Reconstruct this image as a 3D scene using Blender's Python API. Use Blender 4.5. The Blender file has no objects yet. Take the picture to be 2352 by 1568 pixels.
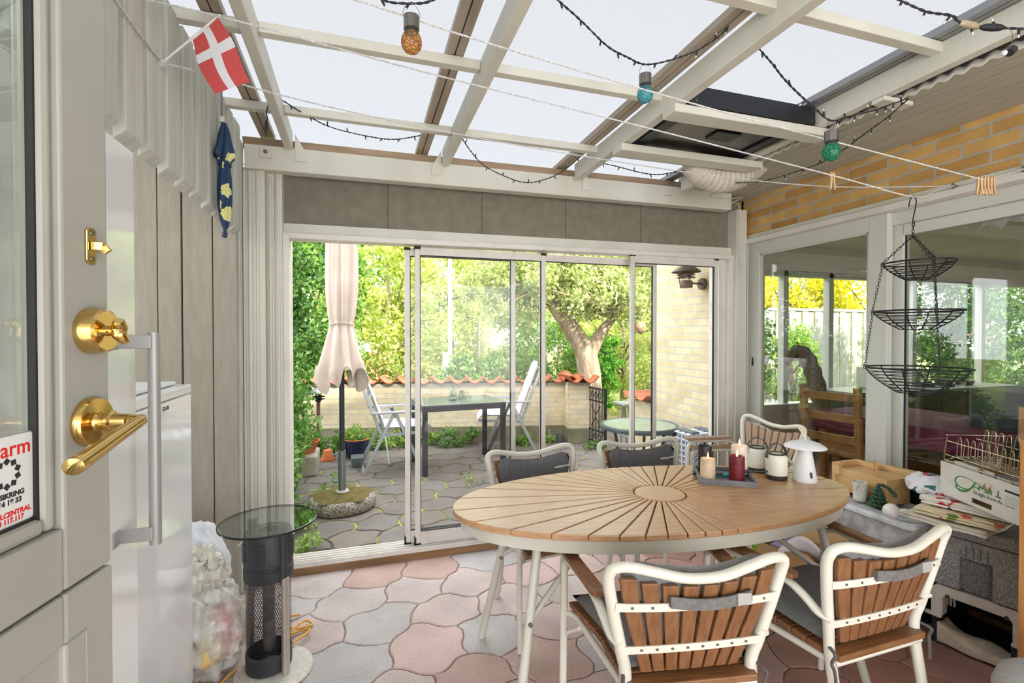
import bpy, math, random
import numpy as np
from mathutils import Matrix, Vector
SC = bpy.context.scene
COL = SC.collection
PI = math.pi
R = math.radians
rnd = random.Random(7)

# ------------------------------------------------------------------ camera, sky, sun, exposure
FPX = 1110.0                                   # focal length in pixels of the 2352 px wide frame
YAW = math.atan(352 / FPX)                     # camera turned right of the room's depth axis (+Y)
PITCH = math.atan(14 / FPX)                    # and very slightly down
CAMH = 1.42
cam = bpy.data.cameras.new('camera'); cam_o = bpy.data.objects.new('camera', cam); COL.objects.link(cam_o)
cam.sensor_width = 36; cam.lens = 36 * FPX / 2352; cam.clip_start = 0.05; cam.clip_end = 200
cam_o.location = (0, 0, CAMH); cam_o.rotation_euler = (PI / 2 - PITCH, 0, -YAW)
SC.camera = cam_o
w = bpy.data.worlds.new('sky'); SC.world = w; w.use_nodes = True
nt = w.node_tree; bg = nt.nodes['Background']
bg.inputs['Color'].default_value = (0.93, 0.96, 1.0, 1); bg.inputs['Strength'].default_value = 4.5
sun = bpy.data.lights.new('sun', 'SUN'); sun.energy = 8.0; sun.angle = R(1.5); sun.color = (1.0, 0.93, 0.80)
sun_o = bpy.data.objects.new('sun', sun); COL.objects.link(sun_o)
sun_o.rotation_euler = Vector((-0.30, 0.77, -0.62)).to_track_quat('-Z', 'Y').to_euler()
sun_o.location = (2, -8, 9)
SC.view_settings.view_transform = 'Standard'; SC.view_settings.look = 'None'
SC.view_settings.exposure = 0.25; SC.view_settings.gamma = 1; SC.view_settings.use_curve_mapping = False
SC.cycles.max_bounces = 10; SC.cycles.diffuse_bounces = 5; SC.cycles.glossy_bounces = 4
SC.cycles.transparent_max_bounces = 16; SC.cycles.transmission_bounces = 6
SC.cycles.use_denoising = True; SC.cycles.sample_clamp_indirect = 6
SC.cycles.caustics_reflective = False; SC.cycles.caustics_refractive = False

# where a line of sight of this camera meets a given plane of the room (used to measure things in)
_s, _c, _sp, _cp = math.sin(YAW), math.cos(YAW), math.sin(PITCH), math.cos(PITCH)
def ray(px, py):
    d = (px - 1176) / FPX; e = (784 - py) / FPX
    ff = _cp + e * _sp
    return Vector((_s * ff + d * _c, _c * ff - d * _s, -_sp + e * _cp))
CP = Vector((0, 0, CAMH))
def onX(px, py, x): r = ray(px, py); return CP + r * (x / r.x)
def onY(px, py, y): r = ray(px, py); return CP + r * (y / r.y)
def onZ(px, py, z): r = ray(px, py); return CP + r * ((z - CAMH) / r.z)
def atT(px, py, t): return CP + ray(px, py) * t
def onP(px, py, p, n): r = ray(px, py); return CP + r * ((p - CP).dot(n) / r.dot(n))

# ------------------------------------------------------------------ materials
def lin(c):
    return tuple(((v / 255) / 12.92 if v / 255 <= .04045 else ((v / 255 + .055) / 1.055) ** 2.4) for v in c)
def L4(c): return (*lin(c), 1)
_M = {}
def N(nt, t, **kw):
    n = nt.nodes.new(t)
    for k, v in kw.items():
        if k in n.inputs: n.inputs[k].default_value = v
        else: setattr(n, k, v)
    return n
def mat(name, col, rough=.5, metal=0., col2=None, nscale=8., ndet=4., stretch=(1, 1, 1), bump=0., bscale=40., spec=.5, coat=0., trans=0., emis=None, estr=0., lo=.35, hi=.65, alpha=1., sheen=0.):
    if name in _M: return _M[name]
    m = bpy.data.materials.new(name); m.use_nodes = True; nt = m.node_tree
    b = nt.nodes['Principled BSDF']
    b.inputs['Base Color'].default_value = L4(col); b.inputs['Roughness'].default_value = rough; b.inputs['Metallic'].default_value = metal
    b.inputs['Specular IOR Level'].default_value = spec; b.inputs['Coat Weight'].default_value = coat; b.inputs['Transmission Weight'].default_value = trans
    b.inputs['Alpha'].default_value = alpha; b.inputs['Sheen Weight'].default_value = sheen
    if emis: b.inputs['Emission Color'].default_value = L4(emis); b.inputs['Emission Strength'].default_value = estr
    tc = mp = None
    if col2 or bump:
        tc = N(nt, 'ShaderNodeTexCoord'); mp = N(nt, 'ShaderNodeMapping'); mp.inputs['Scale'].default_value = stretch
        nt.links.new(tc.outputs['Object'], mp.inputs['Vector'])
    if col2:
        no = N(nt, 'ShaderNodeTexNoise', Scale=nscale, Detail=ndet); nt.links.new(mp.outputs[0], no.inputs['Vector'])
        cr = N(nt, 'ShaderNodeValToRGB'); cr.color_ramp.elements[0].position = lo; cr.color_ramp.elements[1].position = hi
        cr.color_ramp.elements[0].color = L4(col); cr.color_ramp.elements[1].color = L4(col2)
        nt.links.new(no.outputs['Fac'], cr.inputs[0]); nt.links.new(cr.outputs[0], b.inputs['Base Color'])
    if bump:
        n2 = N(nt, 'ShaderNodeTexNoise', Scale=bscale, Detail=4.); nt.links.new(mp.outputs[0], n2.inputs['Vector'])
        bp = N(nt, 'ShaderNodeBump', Strength=bump, Distance=.01); nt.links.new(n2.outputs['Fac'], bp.inputs['Height']); nt.links.new(bp.outputs[0], b.inputs['Normal'])
    _M[name] = m; return m

def glass_mat(name, tint=(245, 250, 248), refl=1.0, rough=0.0, dirt=0.0):
    if name in _M: return _M[name]
    m = bpy.data.materials.new(name); m.use_nodes = True; nt = m.node_tree; nt.nodes.clear()
    o = N(nt, 'ShaderNodeOutputMaterial'); t = N(nt, 'ShaderNodeBsdfTransparent'); t.inputs[0].default_value = L4(tint)
    g = N(nt, 'ShaderNodeBsdfGlossy', Roughness=rough); g.inputs['Color'].default_value = (1, 1, 1, 1)
    # Schlick's law on |cos|: the same from both sides of the pane
    ge = N(nt, 'ShaderNodeNewGeometry'); dt = N(nt, 'ShaderNodeVectorMath', operation='DOT_PRODUCT'); nt.links.new(ge.outputs['Incoming'], dt.inputs[0]); nt.links.new(ge.outputs['Normal'], dt.inputs[1])
    ab = N(nt, 'ShaderNodeMath', operation='ABSOLUTE'); nt.links.new(dt.outputs['Value'], ab.inputs[0]); om = N(nt, 'ShaderNodeMath', operation='SUBTRACT'); om.inputs[0].default_value = 1.; nt.links.new(ab.outputs[0], om.inputs[1])
    pw = N(nt, 'ShaderNodeMath', operation='POWER'); pw.inputs[1].default_value = 5.; nt.links.new(om.outputs[0], pw.inputs[0]); mu = N(nt, 'ShaderNodeMath', operation='MULTIPLY_ADD'); mu.use_clamp = True
    mu.inputs[1].default_value = .96 * refl; mu.inputs[2].default_value = .04 * refl; nt.links.new(pw.outputs[0], mu.inputs[0])
    mx = N(nt, 'ShaderNodeMixShader'); nt.links.new(mu.outputs[0], mx.inputs[0])
    nt.links.new(t.outputs[0], mx.inputs[1]); nt.links.new(g.outputs[0], mx.inputs[2])
    out = mx
    if dirt:
        d = N(nt, 'ShaderNodeBsdfTranslucent'); d.inputs[0].default_value = (.8, .8, .8, 1); m2 = N(nt, 'ShaderNodeMixShader'); m2.inputs[0].default_value = dirt
        nt.links.new(mx.outputs[0], m2.inputs[1]); nt.links.new(d.outputs[0], m2.inputs[2]); out = m2
    nt.links.new(out.outputs[0], o.inputs[0]); _M[name] = m; return m

def sheet_mat(name, col, transp, translu):
    m = bpy.data.materials.new(name); m.use_nodes = True; nt = m.node_tree; nt.nodes.clear()
    o = N(nt, 'ShaderNodeOutputMaterial'); t = N(nt, 'ShaderNodeBsdfTransparent'); t.inputs[0].default_value = L4(col)
    d = N(nt, 'ShaderNodeBsdfTranslucent'); d.inputs[0].default_value = L4(col)
    tc = N(nt, 'ShaderNodeTexCoord'); wv = N(nt, 'ShaderNodeTexWave', Scale=28.); wv.bands_direction = 'X'
    nt.links.new(tc.outputs['Object'], wv.inputs['Vector'])
    mr = N(nt, 'ShaderNodeMapRange'); mr.inputs['To Min'].default_value = translu - .03; mr.inputs['To Max'].default_value = translu + .03
    nt.links.new(wv.outputs['Fac'], mr.inputs['Value'])
    mx = N(nt, 'ShaderNodeMixShader'); nt.links.new(mr.outputs[0], mx.inputs[0]); nt.links.new(t.outputs[0], mx.inputs[1]); nt.links.new(d.outputs[0], mx.inputs[2])
    nt.links.new(mx.outputs[0], o.inputs[0]); _M[name] = m; return m

def leaf_mat(name, c1, c2, c3, transl=.35):
    m = bpy.data.materials.new(name); m.use_nodes = True; nt = m.node_tree; nt.nodes.clear()
    o = N(nt, 'ShaderNodeOutputMaterial'); ge = N(nt, 'ShaderNodeNewGeometry'); cr = N(nt, 'ShaderNodeValToRGB')
    e = cr.color_ramp.elements; e[0].color = L4(c1); e[1].color = L4(c3); e.new(.5).color = L4(c2)
    nt.links.new(ge.outputs['Random Per Island'], cr.inputs[0])
    p = N(nt, 'ShaderNodeBsdfPrincipled', Roughness=.5); p.inputs['Specular IOR Level'].default_value = .35
    t = N(nt, 'ShaderNodeBsdfTranslucent'); mx = N(nt, 'ShaderNodeMixShader'); mx.inputs[0].default_value = transl
    hs = N(nt, 'ShaderNodeHueSaturation', Saturation=1.1, Value=1.3)
    nt.links.new(cr.outputs[0], p.inputs['Base Color']); nt.links.new(cr.outputs[0], hs.inputs['Color']); nt.links.new(hs.outputs[0], t.inputs[0])
    nt.links.new(p.outputs[0], mx.inputs[1]); nt.links.new(t.outputs[0], mx.inputs[2]); nt.links.new(mx.outputs[0], o.inputs[0])
    _M[name] = m; return m

def tone_mat(name, c1, c2, c3, rough=.75, speck=.25, bump=.25, moss=None):
    """paving: every stone carries its own tone in the colour attribute 'tone'"""
    m = bpy.data.materials.new(name); m.use_nodes = True; nt = m.node_tree; b = nt.nodes['Principled BSDF']
    b.inputs['Roughness'].default_value = rough
    at = N(nt, 'ShaderNodeAttribute', attribute_name='tone'); cr = N(nt, 'ShaderNodeValToRGB'); e = cr.color_ramp.elements
    e[0].color = L4(c1); e[1].color = L4(c3); e.new(.55).color = L4(c2)
    nt.links.new(at.outputs['Fac'], cr.inputs[0])
    tc = N(nt, 'ShaderNodeTexCoord'); n1 = N(nt, 'ShaderNodeTexNoise', Scale=160., Detail=3.); n2 = N(nt, 'ShaderNodeTexNoise', Scale=5., Detail=5.)
    nt.links.new(tc.outputs['Object'], n1.inputs['Vector']); nt.links.new(tc.outputs['Object'], n2.inputs['Vector'])
    mr = N(nt, 'ShaderNodeMapRange'); mr.inputs['From Min'].default_value = .3; mr.inputs['From Max'].default_value = .7
    mr.inputs['To Min'].default_value = 1 - speck; mr.inputs['To Max'].default_value = 1 + speck
    nt.links.new(n1.outputs['Fac'], mr.inputs['Value'])
    mr2 = N(nt, 'ShaderNodeMapRange'); mr2.inputs['From Min'].default_value = .3; mr2.inputs['From Max'].default_value = .7; mr2.inputs['To Min'].default_value = .82; mr2.inputs['To Max'].default_value = 1.14
    nt.links.new(n2.outputs['Fac'], mr2.inputs['Value'])
    mu = N(nt, 'ShaderNodeMath', operation='MULTIPLY'); nt.links.new(mr.outputs[0], mu.inputs[0]); nt.links.new(mr2.outputs[0], mu.inputs[1])
    hs = N(nt, 'ShaderNodeHueSaturation'); nt.links.new(cr.outputs[0], hs.inputs['Color']); nt.links.new(mu.outputs[0], hs.inputs['Value'])
    out = hs.outputs[0]
    nt.links.new(out, b.inputs['Base Color'])
    bp = N(nt, 'ShaderNodeBump', Strength=bump, Distance=.004); nt.links.new(n1.outputs['Fac'], bp.inputs['Height']); nt.links.new(bp.outputs[0], b.inputs['Normal'])
    _M[name] = m; return m

def brick_mat(name, c1, c2, mortar, axis='Y', off=(0, 0)):
    """yellow brick, 228 x 54 mm with 12 mm joints; axis = the horizontal direction of the courses"""
    m = bpy.data.materials.new(name); m.use_nodes = True; nt = m.node_tree; b = nt.nodes['Principled BSDF']; b.inputs['Roughness'].default_value = .8
    tc = N(nt, 'ShaderNodeTexCoord'); sx = N(nt, 'ShaderNodeSeparateXYZ'); nt.links.new(tc.outputs['Object'], sx.inputs[0])
    cx = N(nt, 'ShaderNodeCombineXYZ')
    a1 = N(nt, 'ShaderNodeMath', operation='ADD'); a1.inputs[1].default_value = off[0]; a2 = N(nt, 'ShaderNodeMath', operation='ADD'); a2.inputs[1].default_value = off[1]
    nt.links.new(sx.outputs[axis], a1.inputs[0]); nt.links.new(sx.outputs['Z'], a2.inputs[0])
    nt.links.new(a1.outputs[0], cx.inputs['X']); nt.links.new(a2.outputs[0], cx.inputs['Y'])
    br = N(nt, 'ShaderNodeTexBrick', Scale=1.0); br.inputs['Brick Width'].default_value = .24; br.inputs['Row Height'].default_value = .0667
    br.inputs['Mortar Size'].default_value = .007; br.inputs['Mortar Smooth'].default_value = .1; br.offset = .5
    br.inputs['Color1'].default_value = L4(c1); br.inputs['Color2'].default_value = L4(c2); br.inputs['Mortar'].default_value = L4(mortar)
    nt.links.new(cx.outputs[0], br.inputs['Vector'])
    no = N(nt, 'ShaderNodeTexNoise', Scale=9., Detail=6.); nt.links.new(tc.outputs['Object'], no.inputs['Vector'])
    mr = N(nt, 'ShaderNodeMapRange'); mr.inputs['To Min'].default_value = .72; mr.inputs['To Max'].default_value = 1.25; nt.links.new(no.outputs['Fac'], mr.inputs['Value'])
    hs = N(nt, 'ShaderNodeHueSaturation'); nt.links.new(br.outputs['Color'], hs.inputs['Color']); nt.links.new(mr.outputs[0], hs.inputs['Value'])
    nt.links.new(hs.outputs[0], b.inputs['Base Color'])
    n2 = N(nt, 'ShaderNodeTexNoise', Scale=120., Detail=3.); nt.links.new(tc.outputs['Object'], n2.inputs['Vector'])
    ms = N(nt, 'ShaderNodeMath', operation='MULTIPLY_ADD'); ms.inputs[1].default_value = -3.; nt.links.new(br.outputs['Fac'], ms.inputs[0]); nt.links.new(n2.outputs['Fac'], ms.inputs[2])
    bp = N(nt, 'ShaderNodeBump', Strength=.5, Distance=.006); nt.links.new(ms.outputs[0], bp.inputs['Height']); nt.links.new(bp.outputs[0], b.inputs['Normal'])
    _M[name] = m; return m

# ------------------------------------------------------------------ mesh builder
class MB:
    def __init__(s): s.v = []; s.f = []; s.m = []
    def add(s, vs, fs, mi=0, M=None):
        o = len(s.v)
        if M is not None: vs = [M @ Vector(p) for p in vs]
        s.v += [tuple(p) for p in vs]; s.f += [tuple(i + o for i in f) for f in fs]; s.m += [mi] * len(fs); return s
    def box(s, x0, x1, y0, y1, z0, z1, mi=0, M=None):
        return s.add([(x0, y0, z0), (x1, y0, z0), (x1, y1, z0), (x0, y1, z0), (x0, y0, z1), (x1, y0, z1), (x1, y1, z1), (x0, y1, z1)],
                     [(0, 3, 2, 1), (4, 5, 6, 7), (0, 1, 5, 4), (1, 2, 6, 5), (2, 3, 7, 6), (3, 0, 4, 7)], mi, M)
    def taper(s, a, b, z0, z1, mi=0, M=None):
        """box whose footprint goes from half sizes a=(x,y) at z0 to b at z1"""
        (ax, ay), (bx, by) = a, b
        return s.add([(-ax, -ay, z0), (ax, -ay, z0), (ax, ay, z0), (-ax, ay, z0), (-bx, -by, z1), (bx, -by, z1), (bx, by, z1), (-bx, by, z1)],
                     [(0, 3, 2, 1), (4, 5, 6, 7), (0, 1, 5, 4), (1, 2, 6, 5), (2, 3, 7, 6), (3, 0, 4, 7)], mi, M)
    def bar(s, p0, p1, wd, ht, up=(0, 0, 1), mi=0):
        p0, p1 = Vector(p0), Vector(p1); d = (p1 - p0).normalized(); u = Vector(up); sd = d.cross(u).normalized(); u = sd.cross(d).normalized()
        q = []
        for p in (p0, p1):
            q += [p - sd * wd / 2 - u * ht / 2, p + sd * wd / 2 - u * ht / 2, p + sd * wd / 2 + u * ht / 2, p - sd * wd / 2 + u * ht / 2]
        return s.add(q, [(0, 1, 2, 3)[::-1], (4, 5, 6, 7), (0, 1, 5, 4), (1, 2, 6, 5), (2, 3, 7, 6), (3, 0, 4, 7)], mi)
    def tube(s, pts, r, n=8, closed=False, mi=0, caps=True, flat=1.0):
        P = [Vector(p) for p in pts]; k = len(P); rr = r if isinstance(r, (list, tuple)) else [r] * k
        T = []
        for i in range(k):
            a = P[i - 1] if (i or closed) else P[0]; b = P[(i + 1) % k] if (i < k - 1 or closed) else P[-1]
            d = (b - a); T.append(d.normalized() if d.length > 1e-9 else Vector((0, 0, 1)))
        u = T[0].orthogonal().normalized(); vs = []
        for i in range(k):
            if i: q = T[i - 1].rotation_difference(T[i]); u = q @ u
            u = (u - T[i] * u.dot(T[i])).normalized(); v = T[i].cross(u)
            for j in range(n):
                a = 2 * PI * j / n; vs.append(P[i] + (u * math.cos(a) + v * math.sin(a) * flat) * rr[i])
        fs = []
        for i in range(k if closed else k - 1):
            for j in range(n):
                a, b = i * n, ((i + 1) % k) * n; fs.append((a + j, a + (j + 1) % n, b + (j + 1) % n, b + j))
        if caps and not closed: fs += [tuple(range(n))[::-1], tuple((k - 1) * n + j for j in range(n))]
        return s.add(vs, fs, mi)
    def lathe(s, prof, n=24, M=None, mi=0, a0=0, a1=2 * PI):
        """profile of (radius, z) turned round the local z axis"""
        full = abs(a1 - a0 - 2 * PI) < 1e-6; kk = n if full else n + 1; vs = []; fs = []
        for r, z in prof:
            for j in range(kk): a = a0 + (a1 - a0) * j / n; vs.append((r * math.cos(a), r * math.sin(a), z))
        for i in range(len(prof) - 1):
            for j in range(n):
                j2 = (j + 1) % kk; fs.append((i * kk + j, i * kk + j2, (i + 1) * kk + j2, (i + 1) * kk + j))
        return s.add(vs, fs, mi, M)
    def cyl(s, p0, p1, r0, r1=None, n=16, mi=0): return s.tube([p0, p1], [r0, r0 if r1 is None else r1], n, mi=mi)
    def prism(s, poly, z0, z1, M=None, mi=0):
        k = len(poly)
        return s.add([(x, y, z0) for x, y in poly] + [(x, y, z1) for x, y in poly],
                     [tuple(range(k))[::-1], tuple(range(k, 2 * k))] + [(i, (i + 1) % k, k + (i + 1) % k, k + i) for i in range(k)], mi, M)
    def grid(s, fn, nu, nv, mi=0, M=None, closeu=False):
        vs = [fn(i / (nu if closeu else nu - 1), j / (nv - 1)) for j in range(nv) for i in range(nu)]
        fs = [(j * nu + i, j * nu + (i + 1) % nu, (j + 1) * nu + (i + 1) % nu, (j + 1) * nu + i) for j in range(nv - 1) for i in range(nu if closeu else nu - 1)]
        return s.add(vs, fs, mi, M)
    def ball(s, c, r, n=12, mi=0, sc=(1, 1, 1)):
        pr = [(math.sin(PI * i / n), -math.cos(PI * i / n)) for i in range(n + 1)]
        return s.lathe([(a * r, b * r) for a, b in pr], n * 2, Matrix.Translation(c) @ Matrix.Diagonal((*sc, 1)), mi)
    def cushion(s, wx, wy, th, n=14, mi=0, M=None, pw=.45):
        """soft pad of size wx x wy x th, centred, resting on z=0"""
        def h(u, v): a = max(0, 1 - (2 * u - 1) ** 6) * max(0, 1 - (2 * v - 1) ** 6); return a ** pw
        for sg in (1, -1):
            base = len(s.v)
            s.grid(lambda u, v: ((u - .5) * wx, (v - .5) * wy, th / 2 + sg * th / 2 * h(u, v)), n, n, mi, M)
        return s
    def build(s, name, mats, parent=None, world=False, smooth=None, bevel=0, bseg=2, sub=0, solid=0):
        me = bpy.data.meshes.new(name); vs = s.v; loc = None
        if parent is not None and world:
            inv = MW[root_of(parent)].inverted(); vs = [tuple(inv @ Vector(p)) for p in vs]
        if parent is None:
            a = np.array(vs); lo, hi = a.min(0), a.max(0); loc = ((lo[0] + hi[0]) / 2, (lo[1] + hi[1]) / 2, lo[2]); vs = [tuple(p) for p in (a - np.array(loc))]
        me.from_pydata(vs, [], s.f)
        if not isinstance(mats, (list, tuple)): mats = [mats]
        for m in mats: me.materials.append(m)
        if len(mats) > 1: me.polygons.foreach_set('material_index', s.m)
        me.validate(); me.update()
        if smooth:
            me.shade_smooth(); me.set_sharp_from_angle(angle=R(smooth))
        o = bpy.data.objects.new(name, me); COL.objects.link(o)
        if loc: o.location = loc
        if parent is not None: o.parent = parent
        if bevel:
            b = o.modifiers.new('bevel', 'BEVEL'); b.width = bevel; b.segments = bseg; b.limit_method = 'ANGLE'; b.angle_limit = R(40)
        if sub:
            b = o.modifiers.new('subd', 'SUBSURF'); b.levels = sub; b.render_levels = sub
        if solid:
            b = o.modifiers.new('solid', 'SOLIDIFY'); b.thickness = solid; b.offset = 0
        return o
MW = {}
def root_of(o):
    while o.parent is not None: o = o.parent
    return o.name
def tag(o, label=None, cat=None, group=None, kind=None):
    if label: o['label'] = label
    if cat: o['category'] = cat
    if group: o['group'] = group
    if kind: o['kind'] = kind
    return o
def thing(name, label, cat, loc=(0, 0, 0), rz=0, group=None, kind=None):
    o = bpy.data.objects.new(name, None); COL.objects.link(o); o.empty_display_size = .1
    o.location = loc; o.rotation_euler = (0, 0, rz); MW[o.name] = Matrix.Translation(loc) @ Matrix.Rotation(rz, 4, 'Z')
    return tag(o, label, cat, group, kind)
def copy_tree(o, parent=None):
    c = o.copy(); COL.objects.link(c)
    if parent is not None: c.parent = parent
    for ch in [x for x in COL.objects if x.parent == o]: copy_tree(ch, c)
    return c
def place(o, loc, rz=0, label=None, group=None):
    o.location = loc; o.rotation_euler = (0, 0, rz)
    if label: o['label'] = label
    if group: o['group'] = group
    return o
def struct(o): o['kind'] = 'structure'; return o
def TR(x, y, z): return Matrix.Translation((x, y, z))
def RZ(a): return Matrix.Rotation(a, 4, 'Z')
def RX(a): return Matrix.Rotation(a, 4, 'X')
def RY(a): return Matrix.Rotation(a, 4, 'Y')
def arc(c, r, a0, a1, n, plane='xz'):
    out = []
    for i in range(n + 1):
        a = a0 + (a1 - a0) * i / n; p = (r * math.cos(a), r * math.sin(a))
        out.append((c[0] + p[0], c[1], c[2] + p[1]) if plane == 'xz' else (c[0] + p[0], c[1] + p[1], c[2]) if plane == 'xy' else (c[0], c[1] + p[0], c[2] + p[1]))
    return out
def smoothpath(P, k=6, closed=False):
    """Catmull-Rom through the points"""
    P = [Vector(p) for p in P]; n = len(P); out = []
    for i in range(n if closed else n - 1):
        p0, p1, p2, p3 = (P[(i - 1) % n], P[i], P[(i + 1) % n], P[(i + 2) % n]) if closed else (P[max(i - 1, 0)], P[i], P[i + 1], P[min(i + 2, n - 1)])
        for j in range(k):
            t = j / k; out.append(.5 * ((2 * p1) + (p2 - p0) * t + (2 * p0 - 5 * p1 + 4 * p2 - p3) * t * t + (3 * p1 - p0 - 3 * p2 + p3) * t ** 3))
    if not closed: out.append(P[-1])
    return out
def text_mesh(name, body, size, M, m, parent, align='LEFT', shear=0., world=True, bold=0., ext=.0004):
    cu = bpy.data.curves.new(name, 'FONT'); cu.body = body; cu.size = size; cu.align_x = align; cu.shear = shear; cu.extrude = ext; cu.offset = bold
    to = bpy.data.objects.new(name + '_tmp', cu); COL.objects.link(to)
    bpy.context.view_layer.update()
    me = bpy.data.meshes.new_from_object(to.evaluated_get(bpy.context.evaluated_depsgraph_get()))
    bpy.data.objects.remove(to); bpy.data.curves.remove(cu)
    if world: M = MW[root_of(parent)].inverted() @ M
    me.transform(M); me.materials.clear(); me.materials.append(m); me.name = name
    o = bpy.data.objects.new(name, me); COL.objects.link(o); o.parent = parent; return o
def frame_on(p, xdir, n):
    """matrix with local x along xdir, local z along n, at p"""
    x = Vector(xdir).normalized(); z = Vector(n).normalized(); y = z.cross(x).normalized(); x = y.cross(z)
    return Matrix(((x.x, y.x, z.x, p[0]), (x.y, y.y, z.y, p[1]), (x.z, y.z, z.z, p[2]), (0, 0, 0, 1)))

def leaves(name, pos, size, m, parent=None, seed=1, up=.3, aspect=.55, droop=.25, loc=None):
    """many small folded leaves, one per row of pos"""
    g = np.random.default_rng(seed); n = len(pos); pos = np.asarray(pos, dtype=np.float64)
    if loc is None: loc = (pos[:, 0].mean(), pos[:, 1].mean(), 0)
    if parent is not None: loc = (0, 0, 0)
    pos = pos - np.array(loc)
    d = g.normal(size=(n, 3)); d[:, 2] += up * .5; d /= np.linalg.norm(d, axis=1)[:, None]
    q = g.normal(size=(n, 3)); q[:, 2] += up; sd = np.cross(d, q); sd /= np.linalg.norm(sd, axis=1)[:, None]
    nn = np.cross(sd, d); L = (size * g.uniform(.6, 1.35, n))[:, None]
    a = pos; b = pos + d * L * .5 + sd * L * aspect * .5 + nn * L * .06; c = pos + d * L - nn * L * droop; e = pos + d * L * .5 - sd * L * aspect * .5 + nn * L * .06
    v = np.stack([a, b, c, e], 1).reshape(-1, 3).astype(np.float32)
    me = bpy.data.meshes.new(name); me.vertices.add(4 * n); me.vertices.foreach_set('co', v.ravel())
    me.loops.add(4 * n); me.loops.foreach_set('vertex_index', np.arange(4 * n, dtype=np.int32))
    me.polygons.add(n); me.polygons.foreach_set('loop_start', np.arange(0, 4 * n, 4, dtype=np.int32))
    me.update(); me.validate(); me.materials.append(m)
    o = bpy.data.objects.new(name, me); COL.objects.link(o)
    if parent is not None: o.parent = parent
    else: o.location = loc
    return o
def blob(n, c, rad, k, cr, seed, flat=.0, shell=.5):
    """n points in k clumps spread over an ellipsoid of radii rad round c; cr = clump radius"""
    g = np.random.default_rng(seed); d = g.normal(size=(k, 3)); d /= np.linalg.norm(d, axis=1)[:, None]
    cc = np.array(c) + d * np.array(rad) * (g.uniform(shell, 1, k) ** .6)[:, None]
    i = g.integers(0, k, n); p = g.normal(size=(n, 3)); p /= np.linalg.norm(p, axis=1)[:, None]
    return cc[i] + p * (g.uniform(.25, 1, n)[:, None]) * cr * np.array((1, 1, 1 - flat))
# ------------------------------------------------------------------ colours of the place
PAINT = mat('painted_wood_grey_white', (218, 217, 206), .55, col2=(205, 203, 191), nscale=3, ndet=8, stretch=(1, 1, .3), bump=.12, bscale=60)
PAINT_ROUGH = mat('rough_sawn_painted_boards', (168, 162, 150), .75, col2=(158, 152, 139), nscale=9, ndet=10, stretch=(4, 4, .6), bump=.5, bscale=45)
PAINT_SLAT = mat('painted_slats', (208, 210, 202), .6, col2=(190, 191, 182), nscale=6, ndet=9, stretch=(5, 5, .4), bump=.25, bscale=50)
FIBRE = mat('fibre_cement_board', (134, 129, 115), .85, col2=(122, 117, 103), nscale=14, ndet=8)
ALU = mat('white_lacquered_aluminium', (222, 218, 212), .4, col2=(206, 201, 193), nscale=7, ndet=8, lo=.5, hi=.75)
ALU_GREY = mat('grey_aluminium', (150, 152, 154), .35, .6)
RUBBER = mat('black_rubber_seal', (26, 26, 26), .7)
WEATH = mat('weathered_brown_timber', (158, 122, 86), .8, col2=(118, 88, 58), nscale=5, ndet=10, stretch=(.5, 4, 4), bump=.3, bscale=50)
LATH = mat('unpainted_lath', (170, 146, 120), .8, col2=(140, 116, 92), nscale=5, ndet=8, stretch=(.5, 3, 3))
WHITE_FRAME = mat('window_paint_grey_white', (205, 207, 200), .45, col2=(198, 199, 191), nscale=2, ndet=6)
BRICK_IN = brick_mat('yellow_brick_sheltered', (216, 176, 108), (182, 136, 74), (182, 174, 160), 'Y', (.05, .01))  # same brick as outside, the dimmer warmer light put into its colour
BRICK_OUT = brick_mat('yellow_brick_weathered', (226, 211, 174), (208, 190, 148), (196, 190, 178), 'Y', (.02, .03))  # same brick, the overbright daylight put into its colour
BRICK_GARDEN = brick_mat('yellow_brick_garden_wall', (240, 224, 188), (228, 208, 168), (210, 203, 190), 'X', (.03, .02))
GLASS = glass_mat('window_glass', (254, 254, 254), .35)
GLASS_HOUSE = glass_mat('house_window_glass', (250, 252, 250), 1.2)
SHEET = sheet_mat('polycarbonate_sheet', (118, 119, 121), .1, .88)
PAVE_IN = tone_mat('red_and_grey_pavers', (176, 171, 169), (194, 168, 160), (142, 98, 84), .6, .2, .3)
PAVE_OUT = tone_mat('weathered_grey_pavers', (118, 112, 107), (108, 100, 94), (124, 112, 102), .85, .28, .4)
JOINT_IN = mat('sand_joint', (150, 126, 112), .9, col2=(112, 92, 80), nscale=12)
JOINT_OUT = mat('mossy_joint', (150, 165, 62), .95, col2=(84, 74, 58), nscale=3.2, ndet=6, lo=.42, hi=.56)
SOIL = mat('garden_soil_and_grass', (120, 138, 62), .95, col2=(92, 78, 52), nscale=2.5, ndet=9, bump=.6, bscale=30)

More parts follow.
